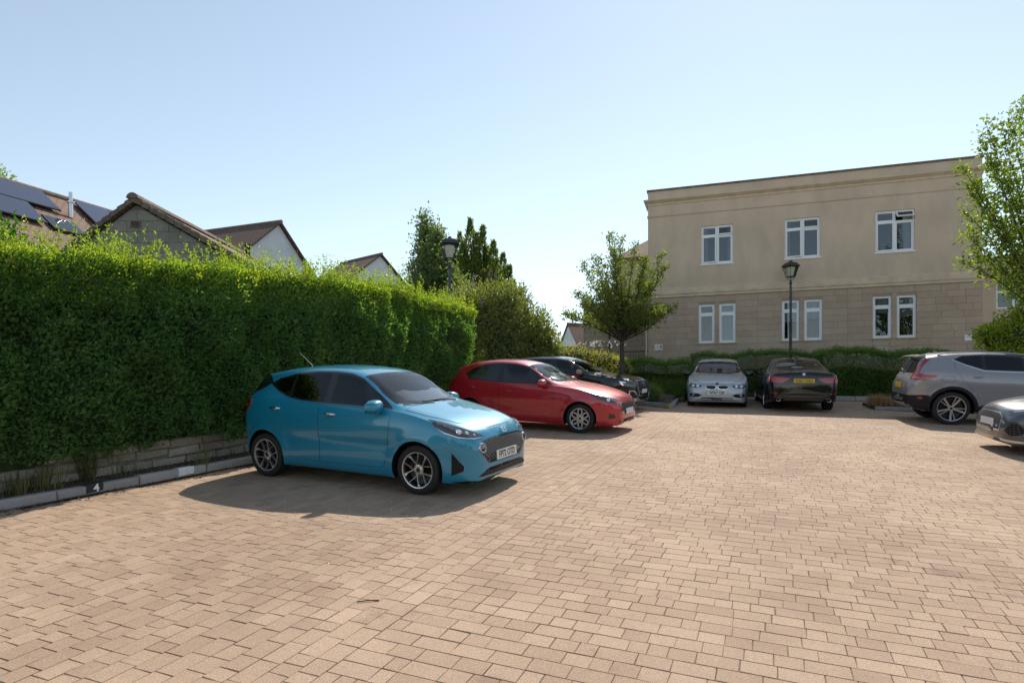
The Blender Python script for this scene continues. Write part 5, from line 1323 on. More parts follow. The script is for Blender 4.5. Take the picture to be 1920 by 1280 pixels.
        s.patch('window_trim', [(x, 0, z) for x, z in dlo], s.SIDE, .0035, m_tr or m_gloss, spacing=.035, holes=[[(x, 0, z) for x, z in shrink(p, .003)] for p in pp])
        for i, p in enumerate(pp): s.sidep('side_window', p, .005, (tints or [m_tint]*len(pp))[i], spacing=.04)
        s.patch('windscreen_surround', [(x, y, 0) for x, y in shrink(full(ws), -wsurr)], s.TOP, .003, m_gloss, mirror=False, holes=[[(x, y, 0) for x, y in shrink(full(ws), .004)]])
        s.patch('windscreen', [(x, y, 0) for x, y in full(ws)], s.TOP, .0055, m_wscreen, mirror=False)
        if rtop: s.patch('rear_window', [(x, y, 0) for x, y in full(rw)], s.TOP, .0055, m_tint, mirror=False); s.patch('rear_window_surround', [(x, y, 0) for x, y in shrink(full(rw), -.025)], s.TOP, .003, m_gloss, mirror=False, holes=[[(x, y, 0) for x, y in shrink(full(rw), .004)]])
        else: s.patch('rear_window', [(0, y, z) for y, z in full2(rw)], s.REAR, .0055, m_tint_dark, mirror=False)
        # furniture
        xd = max(p[0] for p in ws); zd = float(s.f['zs'](xd))
        d = MB(); d.prism([(xd+.05, zd-.42), (xd+.05, zd+.0), (xd-.12, zd+.035), (xd-.34, zd+.05), (xd-.46, zd-.02), (xd-.44, zd-.42)], -s.W*.80, s.W*.80, M=Matrix.Rotation(math.pi/2, 4, 'X')); d.build('dashboard', m_dash, s.root)
        st = MB(); Ms_ = Matrix.Translation((xd-.60, -.36, zd+.0)) @ Matrix.Rotation(math.radians(-65), 4, 'Y')
        st.lathe([(.17+.015*math.cos(t), .015*math.sin(t)) for t in [2*math.pi*k/8 for k in range(8)]], 24, M=Ms_, close=True); st.box((-.17, -.02, -.012), (.17, .02, .012), M=Ms_); st.lathe([(0, .02), (.05, .015), (.055, -.03)], 14, M=Ms_); st.build('steering_wheel', m_dash, s.root, smooth=40)
        def seat(x, y, w):
            t = MB(); t.prism([(x+.28, zf), (x+.30, zf+.16), (x+.05, zf+.14), (x-.16, zf+.14), (x-.24, zf)], -w/2, w/2, M=Matrix.Translation((0, y, 0)) @ Matrix.Rotation(math.pi/2, 4, 'X'))
            t.prism([(x-.14, zf+.10), (x-.20, zf+.40), (x-.30, zf+.68), (x-.40, zf+.66), (x-.34, zf+.10)], -w/2, w/2, M=Matrix.Translation((0, y, 0)) @ Matrix.Rotation(math.pi/2, 4, 'X'))
            t.prism([(x-.30, zf+.70), (x-.31, zf+.84), (x-.37, zf+.86), (x-.40, zf+.72)], -w*.24, w*.24, M=Matrix.Translation((0, y, 0)) @ Matrix.Rotation(math.pi/2, 4, 'X'))
            o = t.build('seat', m_seat, s.root)
            bv = o.modifiers.new('soft', 'BEVEL'); bv.width = .03; bv.segments = 2
        for y in (-.36, .36): seat(seats[0], y, .50)
        for y in (-.38, .38): seat(seats[1], y, .60)
    SIDE = (0, -1, 0); FRONT = (-1, 0, 0); REAR = (1, 0, 0); TOP = (0, 0, -1)
    def sidep(s, name, xz, off, m, **kw): return s.patch(name, [(x, 0, z) for x, z in xz], s.SIDE, off, m, **kw)
    def frontp(s, name, yz, off, m, half=True, rear=False, **kw):
        pts = [(0, y, z) for y, z in yz]
        if half: pts = pts+[(0, -y, z) for y, z in yz[::-1] if abs(y) > 1e-6]; kw['mirror'] = False
        return s.patch(name, pts, s.REAR if rear else s.FRONT, off, m, **kw)
    def topp(s, name, xy, off, m, half=True, **kw):
        pts = [(x, y, 0) for x, y in xy]
        if half: pts = pts+[(x, -y, 0) for x, y in xy[::-1] if abs(y) > 1e-6]; kw['mirror'] = False
        return s.patch(name, pts, s.TOP, off, m, **kw)
    def wheels(s, style, wid=.205, rr=.70, face=None, pocket=None):
        R = s.R; Rr = R*rr; face = face or m_satin; pocket = pocket or m_darkalloy; proto = None
        for sx in (1, -1):
            for sy in (1, -1):
                M = Matrix.Translation((sx*s.ax, sy*(s.W-.03-wid/2), R)) @ (Matrix.Rotation(-math.pi/2*sy, 4, 'X')) @ Matrix.Rotation(.35*sx+.2, 4, 'Z')
                if proto is None:
                    h = wid/2; t = MB(); t.lathe([(Rr, -h), (R-.03, -h), (R-.008, -h+.012), (R, -h+.035), (R, h-.035), (R-.008, h-.012), (R-.03, h-.001), (Rr+.03, h+.004), (Rr+.004, h-.006), (Rr, h-.02)], 48)
                    for k in range(3): t.lathe([(R+.0005, -h*.5+k*h*.5-.004), (R-.006, -h*.5+k*h*.5), (R+.0005, -h*.5+k*h*.5+.004)], 48)
                    w = t.build('wheel', m_tyre, s.root, smooth=35)
                    b = MB(); b.lathe([(Rr, -h), (Rr-.004, h-.022), (Rr-.012, h-.02), (Rr-.03, h-.05), (Rr-.035, -.01), (Rr*.55, -.03), (.001, -.03)], 40); rim = b.build('rim', pocket, w, smooth=35)
                    lip = MB(); lip.lathe([(Rr+.002, h-.022), (Rr+.003, h-.006), (Rr-.009, h-.008), (Rr-.014, h-.024)], 48); lo_ = lip.build('rim_lip', face, w, smooth=35)
                    sp_ = MB(); z0, z1 = h-.055, h-.022
                    def bar(r0, a0, w0, r1, a1, w1, zt0=z1-.012, zt1=z1):
                        p0 = Vector((r0*math.cos(a0), r0*math.sin(a0), 0)); p1 = Vector((r1*math.cos(a1), r1*math.sin(a1), 0)); dd = (p1-p0).normalized(); nn_ = Vector((-dd.y, dd.x, 0))
                        vs = []
                        for p, w_, zt in ((p0, w0, zt0), (p1, w1, zt1)): vs += [p+nn_*w_+Vector((0, 0, z0)), p-nn_*w_+Vector((0, 0, z0)), p-nn_*w_*.75+Vector((0, 0, zt)), p+nn_*w_*.75+Vector((0, 0, zt))]
                        sp_.add(vs, [(0, 1, 2, 3), (7, 6, 5, 4), (0, 4, 5, 1), (1, 5, 6, 2), (2, 6, 7, 3), (3, 7, 4, 0)])
                    n = style[1]
                    for k in range(n):
                        a = 2*math.pi*k/n
                        if style[0] == 'swirl': bar(.05, a, .004, Rr-.008, a+.42, .007); bar(.07, a+.1, .003, Rr-.012, a-.28, .004); bar(Rr-.055, a+.36, .006, Rr-.008, a+.46, .022)
                        elif style[0] == 'double': bar(.045, a-.12, .014, Rr-.01, a-.17, .017); bar(.045, a+.12, .014, Rr-.01, a+.17, .017)
                        elif style[0] == 'wide': bar(.04, a-.1, .02, Rr-.01, a-.2, .028); bar(.05, a+.25, .010, Rr-.01, a+.13, .012)
                        elif style[0] == 'petal':
                            c = (Rr*.62); ring = []
                            nn2 = 18
                            for (ra_, rb2) in ((Rr*.355, Rr*.255), (Rr*.27, Rr*.155)):
                                ring.append([(c+ra_*math.cos(q_), rb2*math.sin(q_)) for q_ in [2*math.pi*i/nn2 for i in range(nn2)]])
                            vs = []; ca, sa = math.cos(a), math.sin(a)
                            for (pts_, z_) in ((ring[0], z0), (ring[0], z1-.004), (ring[1], z1-.004), (ring[1], z0)): vs += [(x*ca-y*sa, x*sa+y*ca, z_) for x, y in pts_]
                            sp_.add(vs, [(j*nn2+i, j*nn2+(i+1) % nn2, (j+1)*nn2+(i+1) % nn2, (j+1)*nn2+i) for j in range(3) for i in range(nn2)])
                    sp_.lathe([(.001, z1-.006), (.03, z1-.006), (.034, z1-.012), (.062, z1-.014), (.066, z0)], 20)
                    spk = sp_.build('spokes', face, w, smooth=30)
                    hb = MB(); hb.lathe([(.001, z1-.0045), (.027, z1-.0048), (.029, z1-.008)], 18)
                    for k in range(5):
                        a = 2*math.pi*(k+.5)/5; hb.lathe([(.001, z1-.008), (.007, z1-.008), (.008, z1-.02)], 8, M=Matrix.Translation((.048*math.cos(a), .048*math.sin(a), 0)))
                    hub = hb.build('hub_cap', pocket, w, smooth=30)
                    w.matrix_local = M; proto = w; kids = [rim, lo_, spk, hub]
                else:
                    w = proto.copy(); COL.objects.link(w); w.parent = s.root; w.matrix_local = M
                    for kd in kids: c = kd.copy(); COL.objects.link(c); c.parent = w
    def mirrors(s, x, z, m, size=(.085, .125, .085), reach=.10, dark=None):
        for sg in (1, -1):
            y = sg*(s.W*.93+reach); q = MB(); vs = []; n, k = 14, 9
            for i in range(k+1):
                th = math.pi*i/k
                for j in range(n):
                    ph = 2*math.pi*j/n; cx = math.copysign(abs(math.sin(th)*math.cos(ph))**.7, math.cos(ph)); cy = math.copysign(abs(math.sin(th)*math.sin(ph))**.8, math.sin(ph)); cz = math.copysign(abs(math.cos(th))**.75, math.cos(th))
                    px = cx*size[0]*1.25; px = max(px, -.035); vs.append((x+px, y+cy*size[1], z+cz*size[2]*(1-.18*cy*sg)))
            q.add(vs, [(i*n+j, i*n+(j+1) % n, (i+1)*n+(j+1) % n, (i+1)*n+j) for i in range(k) for j in range(n)])
            o = q.build('wing_mirror', m, s.root, smooth=50)
            t = MB(); t.add([(x+.06, sg*(s.W*.86), z-.10), (x-.05, sg*(s.W*.86), z-.10), (x-.04, sg*(s.W*.86), z-.02), (x+.05, sg*(s.W*.86), z-.02), (x+.04, y-sg*.03, z-.085), (x-.03, y-sg*.03, z-.085), (x-.03, y-sg*.03, z-.05), (x+.04, y-sg*.03, z-.05)],
                            [(0, 1, 2, 3), (7, 6, 5, 4), (0, 4, 5, 1), (1, 5, 6, 2), (2, 6, 7, 3), (3, 7, 4, 0)]); t.build('mirror_arm', m_blackplastic, o)
            g = MB(); g.box((x-.0385, y-size[1]*.82, z-size[2]*.75), (x-.0355, y+size[1]*.82, z+size[2]*.75)); g.build('mirror_glass', m_carglass, o)
    def handle(s, x, z, m, parents, l=.17, h=.016):
        for sg, par in ((1, parents[0]), (-1, parents[1])):
            pts = []
            for t in (-1, -.8, -.3, .3, .8, 1):
                lc, n = s.hit(Vector((x+t*l/2, 6, z)), Vector((0, -1, 0))); pts.append(Vector((lc.x, lc.y*sg, lc.z))+Vector((n.x, n.y*sg, n.z))*(.004 if abs(t) == 1 else .022 if abs(t) < .5 else .02))
            q = MB(); q.tube(pts, [h*.7, h, h*1.05, h*1.05, h, h*.7], 8); q.build('door_handle', m, par, smooth=50)
    def plate(s, x, z, text, m, rear=False, tilt=0.0, y=0, yaw=0.0):
        q = MB(); q.box((-.26, -.055, -.004), (.26, .055, .004))
        p = q.build('number_plate', m, s.root)
        M = Matrix.Translation((x, y, z)) @ Matrix.Rotation(yaw, 4, 'Z') @ (Matrix.Rotation(math.pi/2, 4, 'Z') if not rear else Matrix.Rotation(-math.pi/2, 4, 'Z')) @ Matrix.Rotation(math.pi/2-tilt, 4, 'X'); p.matrix_local = M
        if text: text_mesh('plate_number', text, .112, m_platetext, p, Matrix.Translation((0, -.003, .0045)), extrude=.0012, bold=.0022, sx=.84)
        return p
    def wiper(s, pts):
        P = []
        for x, y in pts:
            l, n = s.hit(Vector((x, y, 6)), Vector((0, 0, -1))); P.append(l+n*.014)
        q = MB(); q.tube(P, .009, 5); q.build('wiper', m_blackplastic, s.root)
def shrink(poly, d):
    """inset a polygon by d"""
    n = len(poly); ar = sum(poly[i][0]*poly[(i+1) % n][1]-poly[(i+1) % n][0]*poly[i][1] for i in range(n)); sg = 1 if ar > 0 else -1; out = []
    for i in range(n):
        a, b, c = Vector(poly[i-1]), Vector(poly[i]), Vector(poly[(i+1) % n]); e1 = (b-a).normalized(); e2 = (c-b).normalized(); n1 = Vector((-e1.y, e1.x))*sg; n2 = Vector((-e2.y, e2.x))*sg
        m = n1+n2; k = m.dot(n1); out.append(tuple(b+m*(d/max(.35, k))))
    return out
def clipx(poly, x0, x1):
    def cl(P, f, xi):
        o = []
        for i in range(len(P)):
            a, b = P[i-1], P[i]; ia, ib = f(a[0]), f(b[0])
            if ia != ib: t = (xi-a[0])/(b[0]-a[0]); o.append((xi, a[1]+(b[1]-a[1])*t))
            if ib: o.append(b)
        return o
    return cl(cl(poly, lambda x: x >= x0, x0), lambda x: x <= x1, x1)
def side_glass(c, dlo, panes, m_tr=None, rail=None):
    tr = c.sidep('window_trim', dlo, .0035, m_tr or m_gloss, spacing=.04)
    for a, b in panes:
        p = shrink(clipx(shrink(dlo, .018), a, b), .004); c.sidep('side_window', p, .006, m_carglass, spacing=.04)
def doors(c, polys, handles, hm, paintm):
    for poly, hd in zip(polys, handles):
        sm = c.sidep('door_gap', shrink(poly, -.0045), .0008, m_blackplastic, spacing=.05)
        dr = c.sidep('door', poly, .003, paintm, spacing=.03)
        for a, b in zip(sm, dr): a.parent = b
        if hd: c.handle(hd[0], hd[1], hm, dr, **(hd[2] if len(hd) > 2 else {}))
def scale_spec(sp, fx, rx, zk, wk, keys=('zt', 'zs', 'zb', 'w', 'wr')):
    o = dict(sp)
    for k in keys:
        o[k] = [(x*(fx if x > 0 else rx), v*(wk if k in ('w', 'wr') else zk)) for x, v in sp[k]]
    return o
G_CARS = 'cars parked around the car park'
# ------------------------------------------------------------------ blue hatchback
pb_ = paint('blue_paint', (.004, .225, .37), .25, .45)
sp = dict(paint=pb_, ax=1.2125, R=.292, gap=.052, flare=.020, crease=(.47, -.008),
  zt=[(1.955,.50),(1.95,.63),(1.92,.725),(1.84,.80),(1.6,.888),(1.3,.955),(1.02,1.015),(.93,1.045),(.6,1.235),(.32,1.385),(.12,1.44),(-.2,1.475),(-.5,1.482),(-.9,1.462),(-1.25,1.42),(-1.45,1.385),(-1.52,1.34),(-1.585,1.14),(-1.64,.98),(-1.69,.85),(-1.715,.6),(-1.72,.48)],
  zs=[(1.955,.48),(1.92,.60),(1.84,.685),(1.6,.80),(1.3,.89),(.95,.955),(.6,.97),(0,.98),(-.5,1.0),(-.9,1.035),(-1.2,1.075),(-1.45,1.06),(-1.6,.95),(-1.69,.78),(-1.72,.46)],
  zb=[(1.955,.27),(1.92,.19),(1.75,.165),(1.4,.17),(0,.185),(-1.4,.2),(-1.62,.25),(-1.72,.36)],
  w=[(1.955,.42),(1.94,.56),(1.88,.67),(1.78,.745),(1.6,.80),(1.3,.832),(0,.84),(-1.2,.838),(-1.5,.80),(-1.65,.735),(-1.70,.66),(-1.72,.52)],
  wr=[(1.955,.30),(1.8,.5),(1.3,.62),(.95,.66),(.6,.635),(.3,.585),(0,.575),(-.5,.57),(-1.0,.555),(-1.4,.525),(-1.52,.51),(-1.65,.56),(-1.72,.38)])
c = Car('blue_hatchback', 'small bright blue hatchback with black and silver wheels parked in front', G_CARS, (-1.83, 8.48), (.897, -.442), sp)
dlo = [(.84,.992),(.60,1.14),(.30,1.325),(.10,1.385),(-.15,1.405),(-.45,1.405),(-.80,1.37),(-1.08,1.305),(-1.20,1.235),(-1.02,1.15),(-.80,1.075),(-.60,1.045),(-.22,1.022)]
c.glaze(dlo, [(-.10,.60),(-.76,-.20),(-1.1,-.80)], [(.95,0),(.93,.30),(.875,.56),(.82,.64),(.315,.535),(.325,0)], [(0,1.32),(.46,1.31),(.56,1.14),(.58,1.03),(0,1.02)], (-1.42,.90), tints=[m_tint, m_tint_dark, m_tint_dark])
doors(c, [[(.845,.975),(.84,.80),(.80,.52),(.745,.315),(.70,.29),(-.245,.285),(-.245,1.005),(.3,.99)], [(-.258,1.007),(-.258,.285),(-.70,.30),(-.79,.34),(-.84,.46),(-.93,.62),(-1.07,.755),(-1.165,.88),(-1.19,1.0),(-1.13,1.11),(-1.0,1.125),(-.80,1.06),(-.6,1.03)]], [(-.06,.885),(-.98,.925)], m_chrome, pb_)
c.topp('bonnet_gap', [(1.875,0),(1.86,.25),(1.80,.44),(1.62,.60),(1.3,.705),(1.02,.735),(.985,.60),(1.02,0)], .0008, m_blackplastic)
c.topp('bonnet', [(1.868,0),(1.853,.248),(1.795,.435),(1.617,.592),(1.3,.697),(1.026,.727),(.993,.60),(1.028,0)], .003, pb_)
c.wiper([(.99,.42),(.955,.1),(.94,-.28)]); c.wiper([(1.0,-.1),(.945,-.45),(.90,-.62)])
D45 = (-.80,-.60,0)
hl = c.patch('headlight', [(1.40,.80,.885),(1.55,.75,.855),(1.75,.65,.79),(1.885,.50,.712),(1.90,.44,.688),(1.84,.60,.680),(1.70,.72,.700),(1.57,.78,.745),(1.46,.80,.815)], D45, .006, m_lens, spacing=.03)
for sg, par in zip((1,-1), hl):
    for (x, y, z, r) in ((1.70,.70,.755,.036),(1.775,.64,.738,.024),(1.835,.58,.712,.017)):
        l, n = c.hit(Vector((x, y, z))-Vector(D45)*3, Vector(D45)); q = MB(); Mx = Matrix.Translation((l.x, l.y*sg, l.z)) @ Vector((n.x, n.y*sg, n.z)).to_track_quat('Z','Y').to_matrix().to_4x4()
        q.lathe([(0,.016),(r*.55,.0145),(r*.62,.011),(r*.75,.010),(r,.014),(r*1.08,.008),(r*1.1,0)], 18, M=Mx); q.build('lamp_projector', m_lamp_in, par, smooth=40)
    drl = []
c.patch('headlight_chrome_edge', [(1.47,.80,.80),(1.57,.78,.738),(1.70,.72,.693),(1.84,.60,.672),(1.895,.45,.682),(1.84,.60,.680),(1.70,.72,.702),(1.57,.78,.748)], D45, .008, m_chrome, spacing=.03)
c.frontp('grille', [(0,.655),(.35,.650),(.50,.625),(.565,.575),(.56,.525),(.49,.475),(.42,.40),(.36,.378),(0,.376)], .004, m_gr_diamond, spacing=.04)
c.frontp('grille_surround', [(0,.672),(.36,.667),(.52,.638),(.59,.575),(.58,.512),(.51,.460),(.44,.385),(.37,.362),(0,.360)], .0015, m_gloss, spacing=.04)
for sg in (1,-1):
    l, n = c.hit(Vector((6, .545*sg, .566)), Vector((-1,0,0))); q = MB(); Mx = Matrix.Translation(l) @ n.to_track_quat('Z','Y').to_matrix().to_4x4()
    q.lathe([(0,.012),(.045,.013),(.050,.016),(.055,.016),(.060,.006),(.060,-.01)], 24, M=Mx); o = q.build('round_running_light', m_satin, c.root, smooth=40)
    q = MB(); q.lathe([(0,.0185),(.03,.0185),(.047,.0155),(.0475,.0)], 20, M=Mx); q.build('light_lens', m_lens, o, smooth=40)
c.frontp('lower_grille', [(0,.325),(.40,.322),(.47,.305),(.60,.245),(.55,.236),(0,.232)], .004, m_gr_mesh, spacing=.035)
c.frontp('front_lip', [(0,.183),(.55,.187),(.70,.20),(.745,.185),(.70,.168),(0,.160)], .008, m_blackplastic, spacing=.03)
c.patch('bumper_vent', [(1.66,.77,.52),(1.72,.73,.43),(1.77,.70,.37),(1.76,.70,.315),(1.66,.77,.26)], D45, .004, m_blackplastic, spacing=.03)
c.plate(1.972, .445, 'FP72 OTD', m_plate_w, tilt=.06)
# oval badge with slanted H
l, n = c.hit(Vector((6,0,.722)), Vector((-1,0,0))); Mx = Matrix.Translation(l+n*.004) @ Matrix.Rotation(math.pi/2,4,'Z') @ Matrix.Rotation(math.pi/2-.45,4,'X')
q = MB(); nn = 28; ring = []
for (a, b, z) in ((.068,.036,0),(.068,.036,.007),(.058,.028,.007),(.058,.028,.002)): ring += [(a*math.cos(2*math.pi*i/nn), b*math.sin(2*math.pi*i/nn), z) for i in range(nn)]
q.add([Mx @ Vector(p) for p in ring], [(j*nn+i, j*nn+(i+1) % nn, (j+1)*nn+(i+1) % nn, (j+1)*nn+i) for j in range(3) for i in range(nn)])
for poly in ([(-.036,-.022),(-.022,-.026),(-.012,.022),(-.026,.024)], [(.012,-.022),(.026,-.024),(.036,.022),(.022,.026)], [(-.022,-.006),(.02,.0),(.022,.01),(-.019,.004)]): q.prism(poly, .001, .006, M=Mx)
q.build('badge', m_chrome, c.root)
c.patch('tail_light', [(-1.45,.78,1.02),(-1.55,.74,1.03),(-1.66,.60,1.00),(-1.70,.58,.90),(-1.66,.68,.80),(-1.56,.76,.86),(-1.47,.79,.95)], (.75,-.66,0), .006, m_redlens, spacing=.03)
c.sidep('rear_pillar_trim', [(-1.18,1.25),(-1.30,1.335),(-1.46,1.345),(-1.56,1.16),(-1.50,1.10),(-1.34,1.16)], .0037, m_gloss, spacing=.04)
c.sidep('sill_trim', [(.80,.235),(.78,.185),(-.82,.195),(-.84,.235)], .003, pb_, spacing=.05)
c.mirrors(.64, 1.005, pb_, reach=.085)
c.wheels(('swirl', 5), wid=.195, rr=.72)
l, n = c.hit(Vector((-1.12,0,6)), Vector((0,0,-1))); q = MB(); q.tube([l, l+Vector((-.02,0,.03)), l+Vector((-.24,0,.20))], [.012,.008,.003], 6); q.build('aerial', m_blackplastic, c.root)

# ------------------------------------------------------------------ red hatchback
pr_ = paint('red_paint', (.42, .010, .022), .25, .5)
hatch = dict(paint=pr_, ax=1.285, R=.302, gap=.05, flare=.020, crease=(.62, .006),
  zt=[(2.085,.48),(2.075,.60),(2.03,.70),(1.92,.77),(1.6,.87),(1.2,.955),(.85,1.015),(.74,1.05),(.4,1.22),(.06,1.385),(-.15,1.445),(-.45,1.485),(-.75,1.495),(-1.15,1.462),(-1.55,1.39),(-1.70,1.345),(-1.78,1.22),(-1.88,1.02),(-1.93,.87),(-1.965,.6),(-1.975,.45)],
  zs=[(2.085,.46),(2.03,.60),(1.92,.68),(1.6,.80),(1.2,.90),(.8,.945),(.4,.955),(-.2,.98),(-.8,1.01),(-1.2,1.05),(-1.5,1.085),(-1.75,1.04),(-1.88,.9),(-1.95,.7),(-1.975,.43)],
  zb=[(2.085,.27),(2.0,.18),(1.8,.165),(0,.18),(-1.5,.2),(-1.85,.27),(-1.975,.36)],
  w=[(2.085,.40),(2.065,.55),(2.0,.66),(1.9,.735),(1.7,.80),(1.3,.84),(0,.848),(-1.2,.848),(-1.6,.81),(-1.85,.73),(-1.95,.62),(-1.975,.48)],
  wr=[(2.085,.28),(1.9,.5),(1.4,.62),(.8,.66),(.4,.63),(.05,.575),(-.4,.56),(-1,.545),(-1.5,.51),(-1.7,.49),(-1.85,.56),(-1.975,.35)])
c = Car('red_hatchback', 'glossy red hatchback with petal-pattern wheels between the blue and the dark car', G_CARS, (.579, 13.946), (.897, -.442), hatch)
c.glaze([(.66,.975),(.40,1.13),(.05,1.335),(-.25,1.395),(-.6,1.41),(-1.0,1.375),(-1.28,1.29),(-1.43,1.175),(-1.33,1.075),(-1.0,1.035),(-.57,1.0)], [(-.50,.46),(-1.22,-.62)], [(.775,0),(.755,.30),(.695,.56),(.62,.63),(.07,.525),(.08,0)], [(0,1.32),(.44,1.30),(.55,1.12),(.55,1.06),(0,1.05)], (-1.60,.72), seats=(-.1,-.95))
doors(c, [[(.69,.955),(.695,.6),(.68,.30),(.62,.275),(-.535,.27),(-.56,.99),(0,.985)], [(-.573,.99),(-.548,.27),(-.80,.285),(-.92,.42),(-1.02,.60),(-1.17,.74),(-1.33,.82),(-1.385,.95),(-1.36,1.06),(-1.0,1.02)]], [(-.33,.815),(-1.22,.88)], pr_, pr_)
c.topp('bonnet_gap', [(2.045,0),(2.02,.25),(1.94,.42),(1.7,.60),(1.3,.70),(.86,.735),(.82,.60),(.85,0)], .0008, m_blackplastic)
c.topp('bonnet', [(2.038,0),(2.013,.248),(1.935,.415),(1.697,.592),(1.3,.692),(.868,.727),(.828,.60),(.858,0)], .003, pr_)
c.wiper([(.83,.42),(.80,.1),(.77,-.3)])
hl = c.patch('headlight', [(1.50,.80,.812),(1.65,.765,.79),(1.85,.68,.735),(1.98,.56,.70),(2.02,.48,.675),(1.96,.60,.640),(1.82,.71,.645),(1.66,.78,.695),(1.55,.80,.76)], D45, .006, m_lens, spacing=.03)
for sg, par in zip((1,-1), hl):
    l, n = c.hit(Vector((1.82,.70,.69))-Vector(D45)*3, Vector(D45)); q = MB(); q.lathe([(0,.016),(.02,.0145),(.025,.010),(.036,.013),(.04,0)], 16, M=Matrix.Translation((l.x,l.y*sg,l.z)) @ Vector((n.x,n.y*sg,n.z)).to_track_quat('Z','Y').to_matrix().to_4x4()); q.build('lamp_projector', m_lamp_in, par, smooth=40)
c.frontp('grille_surround', [(0,.60),(.40,.645),(.52,.63),(.48,.50),(.36,.36),(0,.34)], .002, m_chrome, spacing=.04)
c.frontp('grille', [(0,.605),(.38,.63),(.47,.61),(.44,.50),(.33,.385),(0,.375)], .005, m_gr_horiz, spacing=.04)
c.frontp('lower_grille', [(0,.30),(.50,.29),(.60,.25),(.55,.22),(0,.215)], .004, m_gr_mesh, spacing=.04)
c.patch('fog_recess', [(1.84,.70,.42),(1.93,.64,.40),(1.95,.62,.33),(1.84,.71,.315)], D45, .004, m_gloss, spacing=.03)
c.patch('lower_lip', [(1.80,.74,.21),(2.0,.60,.215),(2.08,.30,.215),(2.08,.30,.185),(2.0,.60,.182),(1.80,.74,.185)], D45, .010, pr_, spacing=.03)
c.plate(2.098, .44, '', m_plate_w, tilt=.05)
c.mirrors(.47, 1.0, pr_, reach=.10)
c.wheels(('petal', 6), wid=.195, rr=.70)
c.patch('tail_light', [(-1.62,.79,1.02),(-1.80,.72,1.05),(-1.92,.58,1.0),(-1.92,.60,.90),(-1.80,.74,.88)], (.75,-.66,0), .006, m_redlens, spacing=.03)

# ------------------------------------------------------------------ SUV shapes
suv = dict(ax=1.351, R=.372, gap=.07, flare=.022, crease=(.55, -.010),
  zt=[(2.2,.62),(2.19,.78),(2.15,.90),(2.05,.98),(1.7,1.06),(1.2,1.12),(1.0,1.15),(.85,1.21),(.5,1.39),(.2,1.535),(0,1.60),(-.4,1.645),(-.8,1.652),(-1.3,1.635),(-1.75,1.585),(-1.88,1.56),(-1.93,1.50),(-2.02,1.3),(-2.10,1.14),(-2.17,1.02),(-2.21,.8),(-2.22,.6)],
  zs=[(2.2,.58),(2.15,.82),(2.05,.91),(1.7,1.0),(1.2,1.06),(.8,1.10),(0,1.135),(-.8,1.165),(-1.3,1.21),(-1.7,1.24),(-1.90,1.22),(-2.06,1.06),(-2.19,.85),(-2.22,.55)],
  zb=[(2.2,.36),(2.1,.25),(1.8,.23),(0,.25),(-1.6,.27),(-2.0,.33),(-2.22,.45)],
  w=[(2.2,.5),(2.18,.68),(2.1,.80),(1.9,.88),(1.5,.925),(0,.93),(-1.4,.93),(-1.8,.905),(-2.05,.855),(-2.15,.79),(-2.2,.70),(-2.22,.58)],
  wr=[(2.2,.35),(1.9,.62),(1.2,.70),(.8,.72),(.4,.68),(.1,.635),(-.5,.625),(-1.2,.61),(-1.8,.585),(-1.90,.575),(-2.08,.64),(-2.22,.42)])
# grey SUV seen from its rear quarter
pg_ = paint('grey_paint', (.27, .26, .275), .28, .55); sp = dict(suv); sp['paint'] = pg_
c = Car('grey_suv', 'grey SUV with tall red tail lamp and five-spoke wheels parked at the right', G_CARS, (11.52, 14.52), (.945, -.327), sp)
dlo = [(.98,1.19),(.70,1.36),(.40,1.52),(.15,1.565),(-.3,1.585),(-.8,1.58),(-1.15,1.555),(-1.33,1.47),(-1.10,1.36),(-.76,1.235),(-.2,1.215),(.5,1.20)]
c.glaze(dlo, [(.05,.78),(-.72,-.02),(-1.3,-.78)], [(.95,0),(.92,.35),(.86,.60),(.78,.68),(.17,.59),(.18,0)], [(0,1.47),(.50,1.46),(.60,1.25),(.62,1.16),(0,1.16)], (-1.82,.9), tints=[m_tint, m_tint_dark, m_tint_dark], zf=.65)
c.sidep('window_chrome', [(.98,1.193),(.5,1.203),(-.2,1.218),(-.76,1.238),(-1.10,1.363),(-1.33,1.473),(-1.335,1.455),(-1.10,1.338),(-.76,1.212),(-.2,1.192),(.5,1.178),(.98,1.17)], .008, m_chrome, spacing=.03)
doors(c, [[(.98,1.16),(1.0,.8),(.95,.45),(.90,.42),(.06,.42),(.03,1.18)], [(.018,1.18),(.048,.42),(-.70,.42),(-.80,.50),(-.90,.72),(-1.03,.88),(-1.16,1.0),(-1.30,1.28),(-1.31,1.42),(-1.08,1.325),(-.76,1.20)]], [(.28,1.07),(-.88,1.085)], pg_, pg_)
Rg = suv['R']
def arch_poly(xa, r0, r1, zlo):
    a0 = math.asin(max(-1, (zlo-Rg)/r1)); n = 18
    o = [(xa+r1*math.cos(a0+(math.pi-2*a0)*i/n), Rg+r1*math.sin(a0+(math.pi-2*a0)*i/n)) for i in range(n+1)]
    b0 = math.asin(max(-1, (zlo-Rg)/r0)); i_ = [(xa+r0*math.cos(b0+(math.pi-2*b0)*i/n), Rg+r0*math.sin(b0+(math.pi-2*b0)*i/n)) for i in range(n+1)]
    return o+i_[::-1]
for xa in (1.351, -1.351): c.sidep('arch_cladding', arch_poly(xa, .434, .505, .30), .009, m_blackplastic, spacing=.035)
c.sidep('sill_cladding', [(.90,.40),(.86,.27),(-.86,.275),(-.88,.42),(-.62,.50),(-.3,.42),(.6,.40)], .009, m_blackplastic, spacing=.04)
